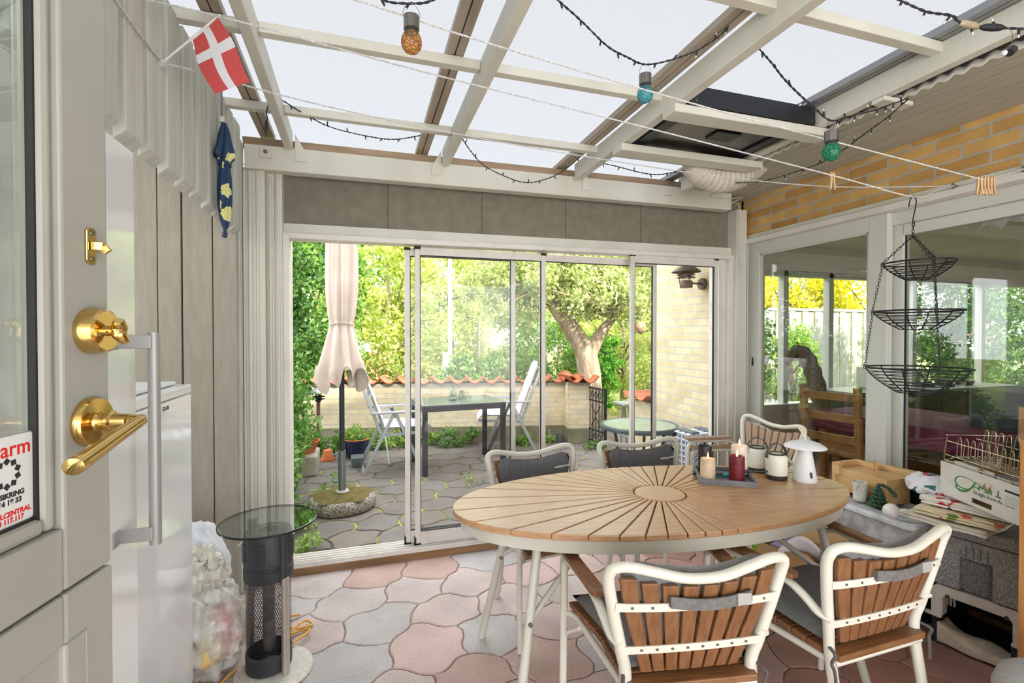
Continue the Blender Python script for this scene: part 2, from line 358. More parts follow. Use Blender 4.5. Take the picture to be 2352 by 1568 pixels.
# ------------------------------------------------------------------ paving: curved six-sided stones
def pavers(name, x0, x1, y0, y1, sx, sy, seed, mats, z=0., joint=.006, jit=.10, wave=.13, thick=.012):
    g = random.Random(seed); V = {}; E = {}; mb = MB(); tones = []
    def vert(x, y):
        k = (round(x / sx * 12), round(y / sy * 12))
        if k not in V: V[k] = (x + g.uniform(-1, 1) * sx * jit, y + g.uniform(-1, 1) * sy * jit)
        return k
    def edge(a, b):
        k = (a, b) if a < b else (b, a)
        if k not in E:
            p, q = V[k[0]], V[k[1]]; dx, dy = q[0] - p[0], q[1] - p[1]; kind = g.random(); am = wave * g.uniform(.5, 1.1) * (1 if g.random() < .5 else -1)
            E[k] = [(p[0] + dx * t - dy * am * f(t), p[1] + dy * t + dx * am * f(t)) for t in (.2, .4, .6, .8) for f in [((lambda t: math.sin(2 * PI * t) * .7) if kind < .6 else (lambda t: math.sin(PI * t)))]]
        return E[k] if (a, b) == k else E[k][::-1]
    nj = int((y1 - y0) / sy) + 2; ni = int((x1 - x0) / sx) + 2
    for j in range(-1, nj):
        for i in range(-1, ni):
            cx, cy = x0 + (i + .5 * (j % 2)) * sx, y0 + j * sy
            ks = [vert(cx + a * sx, cy + b * sy) for a, b in ((0, -2 / 3), (.5, -1 / 3), (.5, 1 / 3), (0, 2 / 3), (-.5, 1 / 3), (-.5, -1 / 3))]
            poly = []
            for a in range(6): poly.append(V[ks[a]]); poly += edge(ks[a], ks[(a + 1) % 6])
            poly = [(min(max(px, x0), x1), min(max(py, y0), y1)) for px, py in poly]
            mx = sum(p[0] for p in poly) / len(poly); my = sum(p[1] for p in poly) / len(poly)
            if max(p[0] for p in poly) - min(p[0] for p in poly) < .03 or max(p[1] for p in poly) - min(p[1] for p in poly) < .03: continue
            def ins(d):
                o = []
                for px, py in poly:
                    l = math.hypot(px - mx, py - my) or 1; o.append((mx + (px - mx) * (1 - d / l), my + (py - my) * (1 - d / l)))
                return o
            k = len(poly); tilt = g.uniform(-.0012, .0012)
            r1 = [(*p, z - thick) for p in ins(joint * .6)]; r2 = [(*p, z - .004 + tilt) for p in ins(joint * .6)]; r3 = [(*p, z + tilt) for p in ins(joint * .6 + .006)]
            fs = [(a, (a + 1) % k, k + (a + 1) % k, k + a) for a in range(k)] + [(k + a, k + (a + 1) % k, 2 * k + (a + 1) % k, 2 * k + a) for a in range(k)] + [tuple(range(2 * k, 3 * k))]
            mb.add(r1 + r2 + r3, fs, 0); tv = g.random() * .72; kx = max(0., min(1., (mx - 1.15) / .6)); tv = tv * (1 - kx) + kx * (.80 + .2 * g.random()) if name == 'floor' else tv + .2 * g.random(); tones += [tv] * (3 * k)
    mb.box(x0, x1, y0, y1, z - .05, z - thick * .6, 1); tones += [0.] * 8
    o = mb.build(name, mats); at = o.data.attributes.new('tone', 'FLOAT', 'POINT'); at.data.foreach_set('value', tones)
    return o
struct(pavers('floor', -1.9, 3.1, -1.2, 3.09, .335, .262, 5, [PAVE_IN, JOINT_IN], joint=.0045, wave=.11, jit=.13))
struct(pavers('patio_floor', -2.2, 3.9, 3.26, 7.3, .335, .262, 9, [PAVE_OUT, JOINT_OUT], joint=.016))
g = MB(); g.box(-30, 40, 7.3, 45, -.1, -.03).box(3.9, 40, 4.4, 7.3, -.1, -.03).box(-30, -2.2, 3.2, 7.3, -.1, -.03).box(-30, -2.4, -1.2, 3.2, -.1, -.03)
struct(g.build('garden_ground', SOIL))

# ------------------------------------------------------------------ left side: slatted header and the recess behind it
XL = -.62
t = thing('wall_left', None, None, (XL, 0, 0), kind='structure')
mb = MB(); mb.box(XL - .045, XL - .022, .2, 3.08, 2.0, 2.56).box(XL - .045, XL - .022, 2.96, 3.08, 0, 2.0); mb.build('backing_boards', PAINT_SLAT, t, True)
ys = [3.0 - .1555 * i for i in range(1, 19)]
for i, y in enumerate(ys):
    zb = 1.985 + rnd.uniform(-.006, .006); m_ = MB()
    m_.add([(XL - .022, y, zb - .02), (XL + .010, y, zb + .008), (XL + .010, y + .118, zb + .008), (XL - .022, y + .118, zb - .02), (XL - .022, y, 2.555), (XL + .010, y, 2.555), (XL + .010, y + .118, 2.555), (XL - .022, y + .118, 2.555)],
           [(0, 3, 2, 1), (4, 5, 6, 7), (0, 1, 5, 4), (1, 2, 6, 5), (2, 3, 7, 6), (3, 0, 4, 7)]); m_.build('slat', PAINT_SLAT, t, True, bevel=.003)
for y0, y1 in ((2.965, 2.99), (3.01, 3.03), (3.05, 3.075)): MB().box(XL - .02, XL + .005, y0, y1, 0, 2.5).build('slat', PAINT_SLAT, t, True, bevel=.003)
t = thing('wall_recess', None, None, (-1.3, 2.93, 0), kind='structure')
x = XL - .001; k = 0
while x > -2.3:
    wd = (.118, .142, .108, .136)[k % 4]; yy = 2.93 + (0 if k % 2 == 0 else .006)
    MB().box(x - wd + .003, x - .003, yy, yy + .022, 0, 2.5).build('board', PAINT_ROUGH, t, True, bevel=.003); x -= wd; k += 1
struct(MB().box(-2.3, XL - .01, 2.976, 2.99, 0, 2.5).build('wall_recess_backing', mat('dark_board_gap', (60, 56, 50), .9)))  # dark sheet that paints the shade in the seams between the boards
struct(MB().box(-2.36, -2.3, -.6, 2.95, 0, 2.5).build('wall_recess_side', PAINT_ROUGH))

# ------------------------------------------------------------------ far side: posts, beam, fascia, sliding panels
t = thing('trim_1', None, None, (-.5, 3.1, 0), kind='structure')
for x0, x1, y0 in ((-.615, -.503, 3.035), (-.503, -.455, 3.09), (-.455, -.418, 3.065)):
    MB().box(x0, x1, y0, 3.22, 0, 2.36).build('post', PAINT, t, True, bevel=.004)
for x0, x1, y0 in ((-.612, -.600, 3.02), (-.584, -.566, 3.018), (-.546, -.534, 3.024), (-.49, -.476, 3.078), (-.444, -.432, 3.054)): MB().box(x0, x1, y0, y0 + .02, 0, 2.34).build('cover_strip', PAINT, t, True, bevel=.003)
MB().box(-.418, -.385, 3.075, 3.24, .04, 2.0).build('door_jamb', ALU, t, True, bevel=.002)
t = thing('trim_2', None, None, (2.85, 3.1, 0), kind='structure')
for x0, x1, y0, m_ in ((2.695, 2.76, 3.13, ALU), (2.76, 2.80, 3.09, ALU), (2.80, 2.90, 3.06, PAINT)):
    MB().box(x0, x1, y0, 3.24, .03, 2.04 if m_ is ALU else 2.4).build('post' if m_ is PAINT else 'door_jamb', m_, t, True, bevel=.003)
t = thing('wall_far', None, None, (1.2, 3.15, 2.0), kind='structure')
MB().box(-.45, 2.9, 3.15, 3.19, 2.08, 2.5).build('fascia_panel', FIBRE, t, True)
for px in (891, 1107, 1299, 1472):
    p = onY(px, 470, 3.149); MB().box(p.x - .0015, p.x + .0015, 3.1485, 3.152, 2.08, 2.4).build('panel_joint', mat('dark_gap', (70, 66, 58), .9), t, True)
MB().bar((-.43, 3.135, 2.05), (2.88, 3.135, 2.08), .03, .062).build('fascia_board', PAINT, t, True, bevel=.003)
MB().bar((-.42, 3.14, 2.003), (2.80, 3.14, 2.03), .11, .032).build('head_track', ALU, t, True, bevel=.002)
t = thing('trim_3', None, None, (1.05, 3.03, 2.35), kind='structure')
bm = MB().bar((-.6, 3.04, 2.413), (2.70, 3.04, 2.437), .08, .135).build('beam', PAINT, t, True, bevel=.006)
MB().bar((-.62, 3.09, 2.512), (2.42, 3.09, 2.535), .05, .06).build('lath', LATH, t, True)
p = Vector((-.49, 2.995, 2.44)); MB().box(p.x - .03, p.x + .03, 2.985, 3.0, p.z - .03, p.z + .03).build('anchor_plate', PAINT, t, True, bevel=.002)
MB().cyl((p.x, 2.975, p.z), (p.x, 2.99, p.z), .011, n=6).build('anchor_bolt', mat('rusty_bolt', (130, 100, 76), .6, .6), t, True)
p = Vector((2.13, 2.995, 2.46)); MB().box(p.x - .03, p.x + .03, 2.985, 3.0, p.z - .03, p.z + .03).build('anchor_plate', PAINT, t, True, bevel=.002)
t = thing('trim_4', None, None, (1.1, 3.1, 0), kind='structure')
MB().box(-.45, 2.8, 3.085, 3.25, -.02, .042).build('sill_timber', WEATH, t, True, bevel=.004)
sb = MB(); sb.box(-.41, 2.76, 3.09, 3.24, .042, .056)
for y in (3.095, 3.128, 3.16, 3.192, 3.228): sb.box(-.41, 2.76, y - .003, y + .003, .056, .071)
sb.build('sill_track', ALU, t, True, bevel=.001)

def panel(name, px0, px1, y, stl=.032, bot=.085, top=.05, far=True, z0=.07, z1=1.985):
    x0 = onY(px0, 800, y).x; x1 = onY(px1, 800, y).x; o = thing(name, None, None, ((x0 + x1) / 2, y, z0), kind='structure')
    fr = MB(); d = .026
    for a, b in ((x0, x0 + stl), (x1 - stl, x1)): MB().box(a, b, y - d / 2, y + d / 2, z0, z1).build('stile', ALU, o, True, bevel=.003)
    MB().box(x0 + stl, x1 - stl, y - d / 2 + .002, y + d / 2 - .002, z0, z0 + bot).build('bottom_rail', ALU, o, True, bevel=.003)
    MB().box(x0 + stl, x1 - stl, y - d / 2 + .002, y + d / 2 - .002, z1 - top, z1).build('top_rail', ALU, o, True, bevel=.003)
    MB().box(x0 + stl, x1 - stl, y - .003, y + .003, z0 + bot, z1 - top).build('pane', GLASS, o, True)
    se = MB()
    se.box(x0 + stl, x0 + stl + .004, y - .009, y + .009, z0 + bot, z1 - top).box(x1 - stl - .004, x1 - stl, y - .009, y + .009, z0 + bot, z1 - top)
    se.box(x0 + stl, x1 - stl, y - .009, y + .009, z0 + bot, z0 + bot + .004).box(x0 + stl, x1 - stl, y - .009, y + .009, z1 - top - .004, z1 - top)
    se.build('seal', RUBBER, o, True)
    cp = MB()
    cp.box(x0 - .006, x0 + stl + .002, y - d / 2 - .003, y + d / 2 + .003, z0 - .006, z0 + .012).box(x0 - .006, x0 + .004, y - d / 2 - .003, y + d / 2 + .003, z0, z0 + .05)
    cp.box(x0 - .004, x0 + stl + .004, y - d / 2 - .003, y + d / 2 + .003, z1 - .014, z1 + .004).box(x1 - stl - .002, x1 + .004, y - d / 2 - .003, y + d / 2 + .003, z1 - .012, z1 + .004)
    cp.build('corner_cap', RUBBER, o, True)
panel('door_2', 930, 1183, 3.178, z1=1.982)
panel('door_3', 953, 1252, 3.145, z1=1.985)
panel('door_4', 1240, 1506, 3.21, z1=1.995)
panel('door_5', 1447, 1646, 3.113, z1=2.012, top=.06)

# ------------------------------------------------------------------ roof
t = thing('ceiling', None, None, (1, 1.5, 2.5), kind='structure')
def rz(y): return 2.465 + .017 * (2.97 - y)
RX_ = (-.372, .516, 1.412, 2.255)
for i, x in enumerate(RX_):
    MB().bar((x, 2.985, rz(2.985) + .052), (x, -1.2, rz(-1.2) + .052), .042 if i < 2 else .05, .104).build('rafter', PAINT, t, True, bevel=.004)
for x in (-.36, .5, 1.43):                     # metal shoes that tie the rafters to the beam
    sx = .03 if x != .5 else -.03
    MB().prism([(0, 0), (sx * 1.9, 0), (sx * 1.9, .05), (0, .15)], 0, .003, Matrix(((1, 0, 0, x + (.02 if sx > 0 else -.01)), (0, 0, 1, 2.992), (0, 1, 0, 2.41), (0, 0, 0, 1)))).build('metal_shoe', PAINT, t, True)
xs = [-1.6, *RX_]
for y in (2.655, 2.0, 1.335, .67, 0.0, -.66):
    for a, b in ((-1.6, RX_[0]), (RX_[0], RX_[1]), (RX_[1], RX_[2]), (RX_[2], RX_[3])):
        if y == 2.0 and a > 1.4: continue
        z = rz(y) + .082; MB().box(a + (.022 if a > -1 else 0), b - .022, y, y + .042, z - .02, z + .02).build('purlin', PAINT, t, True, bevel=.003)
GBAR = mat('grey_brown_glazing_bar', (176, 164, 148), .5, col2=(150, 136, 120), nscale=6, stretch=(3, .4, 3))
for x in (-.5, .385, 1.335, 2.2):
    gb = MB(); z0, z1 = rz(3.15) + .118, rz(-1.2) + .118
    for o_ in (-.02, .02): gb.bar((x + o_, 3.15, z0), (x + o_, -1.2, z1), .034, .028)
    gb.bar((x, 3.15, z0 + .008), (x, -1.2, z1 + .008), .008, .01); gb.build('glazing_bar', ALU_GREY if x > 2 else GBAR, t, True)
for a, b in ((-1.6, -.5), (-.5, .385), (.385, 1.335), (1.335, 2.32)):
    s_ = MB(); z0, z1 = rz(3.3) + .14, rz(-1.2) + .14
    s_.add([(a + .004, 3.3, z0), (b - .004, 3.3, z0), (b - .004, -1.2, z1), (a + .004, -1.2, z1)], [(0, 1, 2, 3)]); s_.build('roof_sheet', SHEET, t, True)
MB().bar((2.32, 3.1, 2.55), (2.32, -1.2, 2.60), .05, .09).build('edge_strip', ALU_GREY, t, True)
wv = MB(); n = 1300
wv.grid(lambda u, v: (2.332 + v * .016, 3.05 - u * 4.2, 2.500 + (v - .5) * .036 + .006 * math.sin(u * 4.2 / .06 * 2 * PI)), n, 3); wv.build('corrugated_strip', mat('white_foam_strip', (225, 222, 214), .7), t, True, smooth=60, solid=.004)
SOFF = mat('soffit_boards', (178, 174, 160), .65, col2=(172, 167, 152), nscale=4, ndet=8, stretch=(3, .4, 3))
for i in range(7):
    x0 = 2.345 + i * .086; MB().box(x0, x0 + .075, -1.2, 3.95, 2.492, 2.512).build('soffit_board', SOFF, t, True, bevel=.002)
MB().box(2.345, 2.95, -1.2, 3.95, 2.506, 2.53).build('soffit_backing', mat('dark_soffit_gap', (70, 66, 58), .9), t, True)
for y in (1.55, 2.62): MB().box(2.22, 2.40, y, y + .06, 2.462, 2.482).build('soffit_block', PAINT, t, True, bevel=.003)

# ------------------------------------------------------------------ right side: house wall and its glazed doors
XR = 2.94
t = thing('wall_right', None, None, (XR, 1, 0), kind='structure')
MB().box(XR, XR + .3, -1.2, 3.16, 2.20, 2.50).build('brick_band', BRICK_IN, t, True)
MB().box(XR, XR + .14, 3.14, 3.22, 0, 2.5).build('brick_pier', BRICK_IN, t, True)
struct(MB().box(XR, XR + .3, 3.22, 4.34, 0, 2.7).build('wall_house_outside', BRICK_OUT))
t = thing('window_1', None, None, (XR, 2.5, 0), kind='structure')
MB().box(XR - .02, XR + .2, -1.2, 3.14, 2.165, 2.205).build('head_board', PAINT, t, True, bevel=.003)
MB().box(XR - .045, XR + .2, -1.2, 3.145, 2.135, 2.172).build('head_rail', ALU, t, True, bevel=.003)
MB().box(XR - .01, XR + .06, 3.085, 3.14, 0, 2.14).build('frame', WHITE_FRAME, t, True, bevel=.003)
for y0, y1, nm in ((2.975, 3.085, 'stile'), (2.03, 2.145, 'stile')): MB().box(XR, XR + .045, y0, y1, .06, 2.135).build(nm, WHITE_FRAME, t, True, bevel=.004)
MB().box(XR, XR + .045, 2.145, 2.975, 2.045, 2.135).build('top_rail', WHITE_FRAME, t, True, bevel=.004)
MB().box(XR, XR + .045, 2.145, 2.975, .06, .30).build('bottom_rail', mat('oiled_wood_rail', (150, 112, 66), .5, col2=(120, 84, 46), nscale=4, stretch=(3, .5, 3)), t, True, bevel=.004)
MB().box(XR + .018, XR + .026, 2.145, 2.975, .30, 2.045).build('pane', GLASS_HOUSE, t, True)
b_ = MB()
for y0, y1, z0, z1 in ((2.965, 2.975, .3, 2.045), (2.145, 2.155, .3, 2.045), (2.145, 2.975, 2.035, 2.045)): b_.box(XR + .008, XR + .03, y0, y1, z0, z1)
b_.build('bead', WHITE_FRAME, t, True)
MB().box(XR - .004, XR + .01, 3.02, 3.045, 1.18, 1.25).build('recessed_handle', mat('brushed_steel', (170, 170, 168), .3, .9), t, True, bevel=.002)
MB().box(XR - .006, XR + .01, 3.025, 3.034, 1.19, 1.24).build('handle_slot', RUBBER, t, True)
t = thing('window_2', None, None, (XR + .1, .5, 0), kind='structure')
MB().box(XR + .055, XR + .11, 1.98, 2.05, .06, 2.135).build('stile', WHITE_FRAME, t, True, bevel=.004)
MB().box(XR + .03, XR + .11, -1.2, 2.05, 2.06, 2.135).build('top_rail', WHITE_FRAME, t, True, bevel=.004)
MB().box(XR + .05, XR + .11, -1.2, 1.98, 1.995, 2.06).build('top_rail', WHITE_FRAME, t, True, bevel=.006)
MB().box(XR + .05, XR + .11, -1.2, 1.98, .06, .40).build('bottom_rail', _M['oiled_wood_rail'], t, True, bevel=.004)
MB().box(XR + .076, XR + .084, -1.2, 1.98, .40, 1.995).build('pane', GLASS_HOUSE, t, True)
MB().box(XR + .07, XR + .075, 1.972, 1.98, .4, 1.995).build('seal', RUBBER, t, True)
struct(MB().box(XR - .02, XR + .12, -1.2, 3.14, -.02, .07).build('trim_5', WEATH))

# ------------------------------------------------------------------ the room behind the glass
PLASTER = mat('interior_plaster', (214, 211, 200), .8, col2=(206, 202, 190), nscale=3)
struct(MB().box(3.06, 9.5, -1.5, 4.2, -.03, .05).build('floor_inside', mat('oak_boards', (150, 112, 74), .45, col2=(124, 90, 56), nscale=3, ndet=8, stretch=(.4, 4, 1))))
struct(MB().box(3.06, 9.5, -1.5, 4.4, 2.42, 2.5).build('ceiling_inside', PLASTER))
struct(MB().box(9.5, 9.6, -1.5, 4.4, 0, 2.5).build('wall_inside_right', PLASTER))
t = thing('wall_inside_end', None, None, (6, 4.25, 0), kind='structure')
MB().box(3.24, 9.5, 4.2, 4.34, 2.14, 2.45).build('lintel', PLASTER, t, True)
MB().box(3.24, 9.5, 4.2, 4.34, 0, .62).build('parapet', PLASTER, t, True)
MB().box(3.24, 3.32, 4.2, 4.34, .62, 2.14).build('pier', PLASTER, t, True)
t = thing('window_3', None, None, (6, 4.25, .62), kind='structure')
for x in (3.34, 4.55, 5.22, 6.6, 7.9, 9.4): MB().box(x - .035, x + .035, 4.22, 4.30, .62, 2.14).build('mullion', WHITE_FRAME, t, True, bevel=.003)
MB().box(3.3, 9.5, 4.22, 4.30, 2.08, 2.14).build('top_rail', WHITE_FRAME, t, True, bevel=.003)
MB().box(3.3, 9.5, 4.18, 4.32, .60, .66).build('window_sill', WHITE_FRAME, t, True, bevel=.003)
MB().box(3.3, 9.5, 4.258, 4.262, .66, 2.08).build('pane', GLASS, t, True)

struct(MB().box(3.06, 9.5, -1.6, -1.5, 0, 2.5).build('wall_inside_back', PLASTER))
struct(MB().box(-1.9, 3.1, -4.0, -1.2, 2.50, 2.6).build('ceiling_behind', PLASTER))  # unseen slab added behind the camera to keep the low sun out
struct(MB().box(-7, 9.5, -3.4, -1.4, 2.62, 7.2).build('wall_upper_storey', BRICK_OUT))  # unseen block added to keep the sun off the patio and roof
struct(MB().box(-30, 40, -40, -1.2, -.1, -.03).build('ground_behind', mat('pale_paving', (224, 222, 220), .9, col2=(210, 208, 206), nscale=3)))  # unseen ground added behind the camera, pale to bounce light indoors
# ------------------------------------------------------------------ oval table
CREAM = mat('cream_white_powder_coat', (226, 222, 210), .38, col2=(218, 213, 200), nscale=4)
CREAM_GREY = mat('old_white_powder_coat', (205, 202, 192), .4, col2=(194, 190, 178), nscale=5)
TEAK = mat('brown_composite_wood', (190, 148, 106), .30, col2=(174, 130, 90), nscale=9, ndet=6, stretch=(1.2, 7, 7), bump=.12, bscale=14, spec=.9)
TEAK_V = mat('brown_slat_wood', (142, 98, 64), .45, col2=(120, 80, 50), nscale=9, ndet=6, stretch=(7, 7, 1.2), bump=.15, bscale=14)
TEAK_X = mat('brown_seat_wood', (142, 98, 62), .45, col2=(120, 80, 48), nscale=9, ndet=6, stretch=(1.2, 7, 7), bump=.15, bscale=14)
PALE_SLAT = mat('bleached_slat_wood', (176, 150, 128), .6, col2=(158, 130, 108), nscale=9, ndet=6, stretch=(7, 7, 1.2), bump=.15, bscale=14)
GREY_FAB = mat('charcoal_grey_fabric', (104, 104, 106), .95, col2=(92, 92, 94), nscale=60, bump=.3, bscale=300, spec=.1)
GREY_FAB2 = mat('mid_grey_fabric', (134, 134, 134), .95, col2=(122, 122, 122), nscale=60, bump=.3, bscale=300, spec=.1)
SCREW = mat('dark_screw_head', (120, 116, 108), .4, .7)
TC = (1.237, 1.79); TRZ = R(-5)
tb = thing('oval_table', 'oval brown wood table with radiating planks and a white metal frame', 'table', (*TC, 0), TRZ)
A_, B_ = .891, .4126
def el(a, k=1., z=0.): return (A_ * k * math.cos(a), B_ * k * math.sin(a), z)
def polar(th, r=None):
    rr = 1 / math.sqrt((math.cos(th) / A_) ** 2 + (math.sin(th) / B_) ** 2); r = rr if r is None else r
    return (r * math.cos(th), r * math.sin(th))
mb = MB(); npl = 40; gap = .0045
for i in range(npl):
    t0 = R(1) + 2 * PI * i / npl; t1 = R(1) + 2 * PI * (i + 1) / npl
    def off(p, th, s_): return (p[0] - math.sin(th) * s_ * gap / 2, p[1] + math.cos(th) * s_ * gap / 2)
    inner = [off(polar(t0, .112), t0, 1), off(polar(t1, .112), t1, -1)]
    outer = [off(polar(t0), t0, 1)] + [polar(t0 + (t1 - t0) * q / 6) for q in range(1, 6)] + [off(polar(t1), t1, -1)]
    mb.prism([inner[0], *outer, inner[1]], .718, .74)
mb.build('tabletop', TEAK, tb, bevel=.003)
MB().lathe([(0, .7), (.106, .7), (.106, .737), (.103, .74), (0, .74)], 40).build('centre_disc', TEAK, tb, smooth=40)
ap = MB(); n = 72
for k0, k1 in ((.955, .955), (.935, .935)): pass
vs = []; fs = []
for i in range(n):
    a = 2 * PI * i / n; vs += [el(a, .965, .668), el(a, .965, .718), el(a, .935, .718), el(a, .935, .668)]
for i in range(n):
    a, b = 4 * i, 4 * ((i + 1) % n); fs += [(a + q, b + q, b + (q + 1) % 4, a + (q + 1) % 4) for q in range(4)]
ap.add(vs, fs)
for i in range(npl):
    th = R(1) + 2 * PI * (i + .5) / npl; p = polar(th)
    if i % 4 == 0: MB().bar((p[0] * .12, p[1] * .12, .706), (p[0] * .95, p[1] * .95, .706), .03, .022).build('spoke', CREAM_GREY, tb)
ap.build('apron', CREAM_GREY, tb, smooth=40)
for sx in (-1, 1):
    for sy in (-1, 1):
        f = Vector((sx * .725, sy * .345, 0)); tp = Vector((sx * .60, sy * .205, .69)); m_ = MB()
        m_.tube([f, f.lerp(tp, .5), f.lerp(tp, .9), tp + Vector((sx * .004, -sy * .004, 0)), tp + Vector((-sx * .06, -sy * .05, .015))], .0165, 12); lg = m_.build('leg', CREAM_GREY, tb, smooth=50)
        q = f.lerp(tp, .6); MB().tube([q, (sx * .30, sy * .08, .69)], .0105, 8).build('brace', CREAM_GREY, tb, smooth=50)
        MB().cyl(q + Vector((0, -.022, 0)), q + Vector((0, .022, 0)), .008, n=10).build('bolt', SCREW, lg)

# ------------------------------------------------------------------ armchairs with slatted backs
def yb(z, x=0.): return -.192 - (z - .44) * .14 - .03 * (1 - (x / .26) ** 2) * min(1, max(0, (z - .3) / .4))
def make_chair(label, group, slatm, frame, seat_cushion=True, back_cushion=True, strap=False, writing=False):
    o = thing('armchair', label, 'chair', (0, 0, 0), 0, group)
    half = [(-.192, -.265, 0), (-.172, -.225, .25), (-.164, -.198, .42), (-.182, -.208, .52), (-.213, -.224, .655), (-.237, -.238, .76), (-.240, -.248, .797), (-.228, -.257, .819), (-.19, -.266, .824), (-.13, -.275, .81), (-.06, -.283, .791), (0, -.286, .787)]
    pts = half + [(-x, y, z) for x, y, z in half[-2::-1]]
    MB().tube(smoothpath(pts, 5), .0155, 12).build('back_frame', frame, o, smooth=60)
    for sx in (-1, 1):
        pts = [(sx * .282, .262, 0), (sx * .280, .25, .3), (sx * .278, .246, .56), (sx * .277, .225, .615), (sx * .275, .17, .634), (sx * .252, 0, .632), (sx * .236, -.09, .628), (sx * .222, -.145, .604), (sx * .205, -.19, .565), (sx * .188, -.225, .55)]
        MB().tube(smoothpath(pts, 5), .0135, 12).build('front_leg', frame, o, smooth=60)
        fr = MB(); fr.tube([(sx * .280, .25, .385), (sx * .255, .24, .388), (sx * .240, .20, .388), (sx * .166, -.19, .388), (sx * .165, -.21, .388)], .011, 8)
        fr.tube([(sx * .281, .252, .31), (sx * .26, .22, .335), (sx * .245, .14, .38)], .008, 8); fr.build('side_rail', frame, o, smooth=60)
        am = MB(); am.add([(sx * x, y, z) for z in (.648, .668) for x, y in ((.252, .25), (.264, .272), (.288, .272), (.298, .25), (.256, -.105), (.246, -.122), (.217, -.122), (.211, -.105))],
                          [tuple(range(8))[::sx], tuple(range(8, 16))[::-sx]] + [(i, (i + 1) % 8, 8 + (i + 1) % 8, 8 + i)[::-sx] for i in range(8)])
        am.build('armrest', TEAK_V if slatm is TEAK_V else slatm, o, bevel=.004)
    MB().tube([(-.164, -.215, .388), (.164, -.215, .388)], .0115, 8).build('cross_rail', frame, o, smooth=60)
    MB().tube([(-.255, .235, .388), (.255, .235, .388)], .0115, 8).build('cross_rail', frame, o, smooth=60)
    for i in range(8):
        u = (i - 3.5) / 3.5; sl = MB(); xb, xt = u * .112, u * .192; zt = .752 + .03 * u * u; w0, w1 = .0138, .0212
        vs = []
        for z, x in ((.432, xb), (.55, xb + (xt - xb) * .35), (.66, xb + (xt - xb) * .7), (zt, xt)):
            y = yb(z, x); s_ = u * .25; w_ = w0 + (w1 - w0) * (z - .432) / .32
            for dx, dy in ((-w_, 0), (w_, 0), (w_, -.016), (-w_, -.016)): vs.append((x + dx, y + dy + .012 + dx * s_ * .6, z))
        fs = [(3, 2, 1, 0), (12, 13, 14, 15)] + [(4 * k + q, 4 * k + (q + 1) % 4, 4 * k + 4 + (q + 1) % 4, 4 * k + 4 + q) for k in range(3) for q in range(4)]
        sl.add(vs, fs).build('back_slat', slatm, o, bevel=.003)
    for z in (.69, .53):
        br = MB(); n_ = 17; vs = []; fs = []
        for i in range(n_):
            hw = .218 if z > .6 else .184; x = -hw + 2 * hw * i / (n_ - 1); y = yb(z, x) - .006
            vs += [(x, y, z - .0125), (x, y, z + .0125), (x, y - .005, z + .0125), (x, y - .005, z - .0125)]
        for i in range(n_ - 1): fs += [(4 * i + q, 4 * i + (q + 1) % 4, 4 * i + 4 + (q + 1) % 4, 4 * i + 4 + q) for q in range(4)]
        b_ = br.add(vs, fs + [(3, 2, 1, 0), tuple(4 * (n_ - 1) + q for q in range(4))]).build('back_bar', frame, o)
        for i in range(8):
            x = (i - 3.5) / 3.5 * (.137 if z < .6 else .177); y = yb(z, x) - .011; MB().cyl((x, y + .002, z), (x, y - .0015, z), .0042, n=8).build('screw', SCREW, b_)
    for i in range(9):
        y0 = -.235 + i * .0565; h0 = .163 + .0105 * i; h1 = h0 + .0095; MB().prism([(-h0, y0), (h0, y0), (h1, y0 + .052), (-h1, y0 + .052)], .399, .419).build('seat_slat', TEAK_X if slatm is TEAK_V else slatm, o, bevel=.004)
    if seat_cushion:
        def sc(sg):
            def fn(a, b):
                e = (max(0, 1 - (2 * a - 1) ** 8) * max(0, 1 - (2 * b - 1) ** 8)) ** .5; return ((a - .5) * (.34 + .15 * b), -.19 + .455 * b, .445 + sg * .024 * e)
            return fn
        MB().grid(sc(1), 15, 15).grid(sc(-1), 15, 15).build('seat_cushion', GREY_FAB2 if strap else GREY_FAB, o, smooth=70)
    if back_cushion:
        def f(sg):
            def fn(a, b):
                x = (a - .5) * .405 * (.68 + .32 * b); e = max(0, 1 - (2 * a - 1) ** 8) * max(0, 1 - (2 * b - 1) ** 8); e = e ** .5
                cr_ = max(0, abs(2 * a - 1) - .72) / .28; zt = (.798 if strap else .772) + .045 * (2 * a - 1) ** 2 - .05 * cr_ ** 2.2; z = .452 + b * (zt - .452)
                wob = .004 * math.sin(9 * a + 5 * b) * e
                return (x, yb(z, x) + .036 + sg * .022 * e + wob, z)
            return fn
        bc = MB().grid(f(1), 19, 13).grid(f(-1), 19, 13).build('back_cushion', GREY_FAB2 if strap else GREY_FAB, o, smooth=70)
        if writing:
            p = Vector((-.105, yb(.712, .105) + .0595, .708)); text_mesh('writing', 'waterproof', .019, frame_on(p, (-1, -.1, .05), (0, 1, .23)), mat('white_print', (235, 235, 235), .7), bc, world=False, bold=.0004)
    if strap:
        sp = MB(); n_ = 15; vs = []; fs = []
        for i in range(n_):
            x = -.085 + .22 * i / (n_ - 1); z = .712 - .012 * math.sin(PI * i / (n_ - 1)); y = yb(z, x) - .014 - .004 * math.sin(PI * i / (n_ - 1))
            vs += [(x, y, z - .017), (x, y, z + .017), (x, y - .004, z + .017), (x, y - .004, z - .017)]
        for i in range(n_ - 1): fs += [(4 * i + q, 4 * i + (q + 1) % 4, 4 * i + 4 + (q + 1) % 4, 4 * i + 4 + q) for q in range(4)]
        sp.add(vs, fs + [(3, 2, 1, 0), tuple(4 * (n_ - 1) + q for q in range(4))])
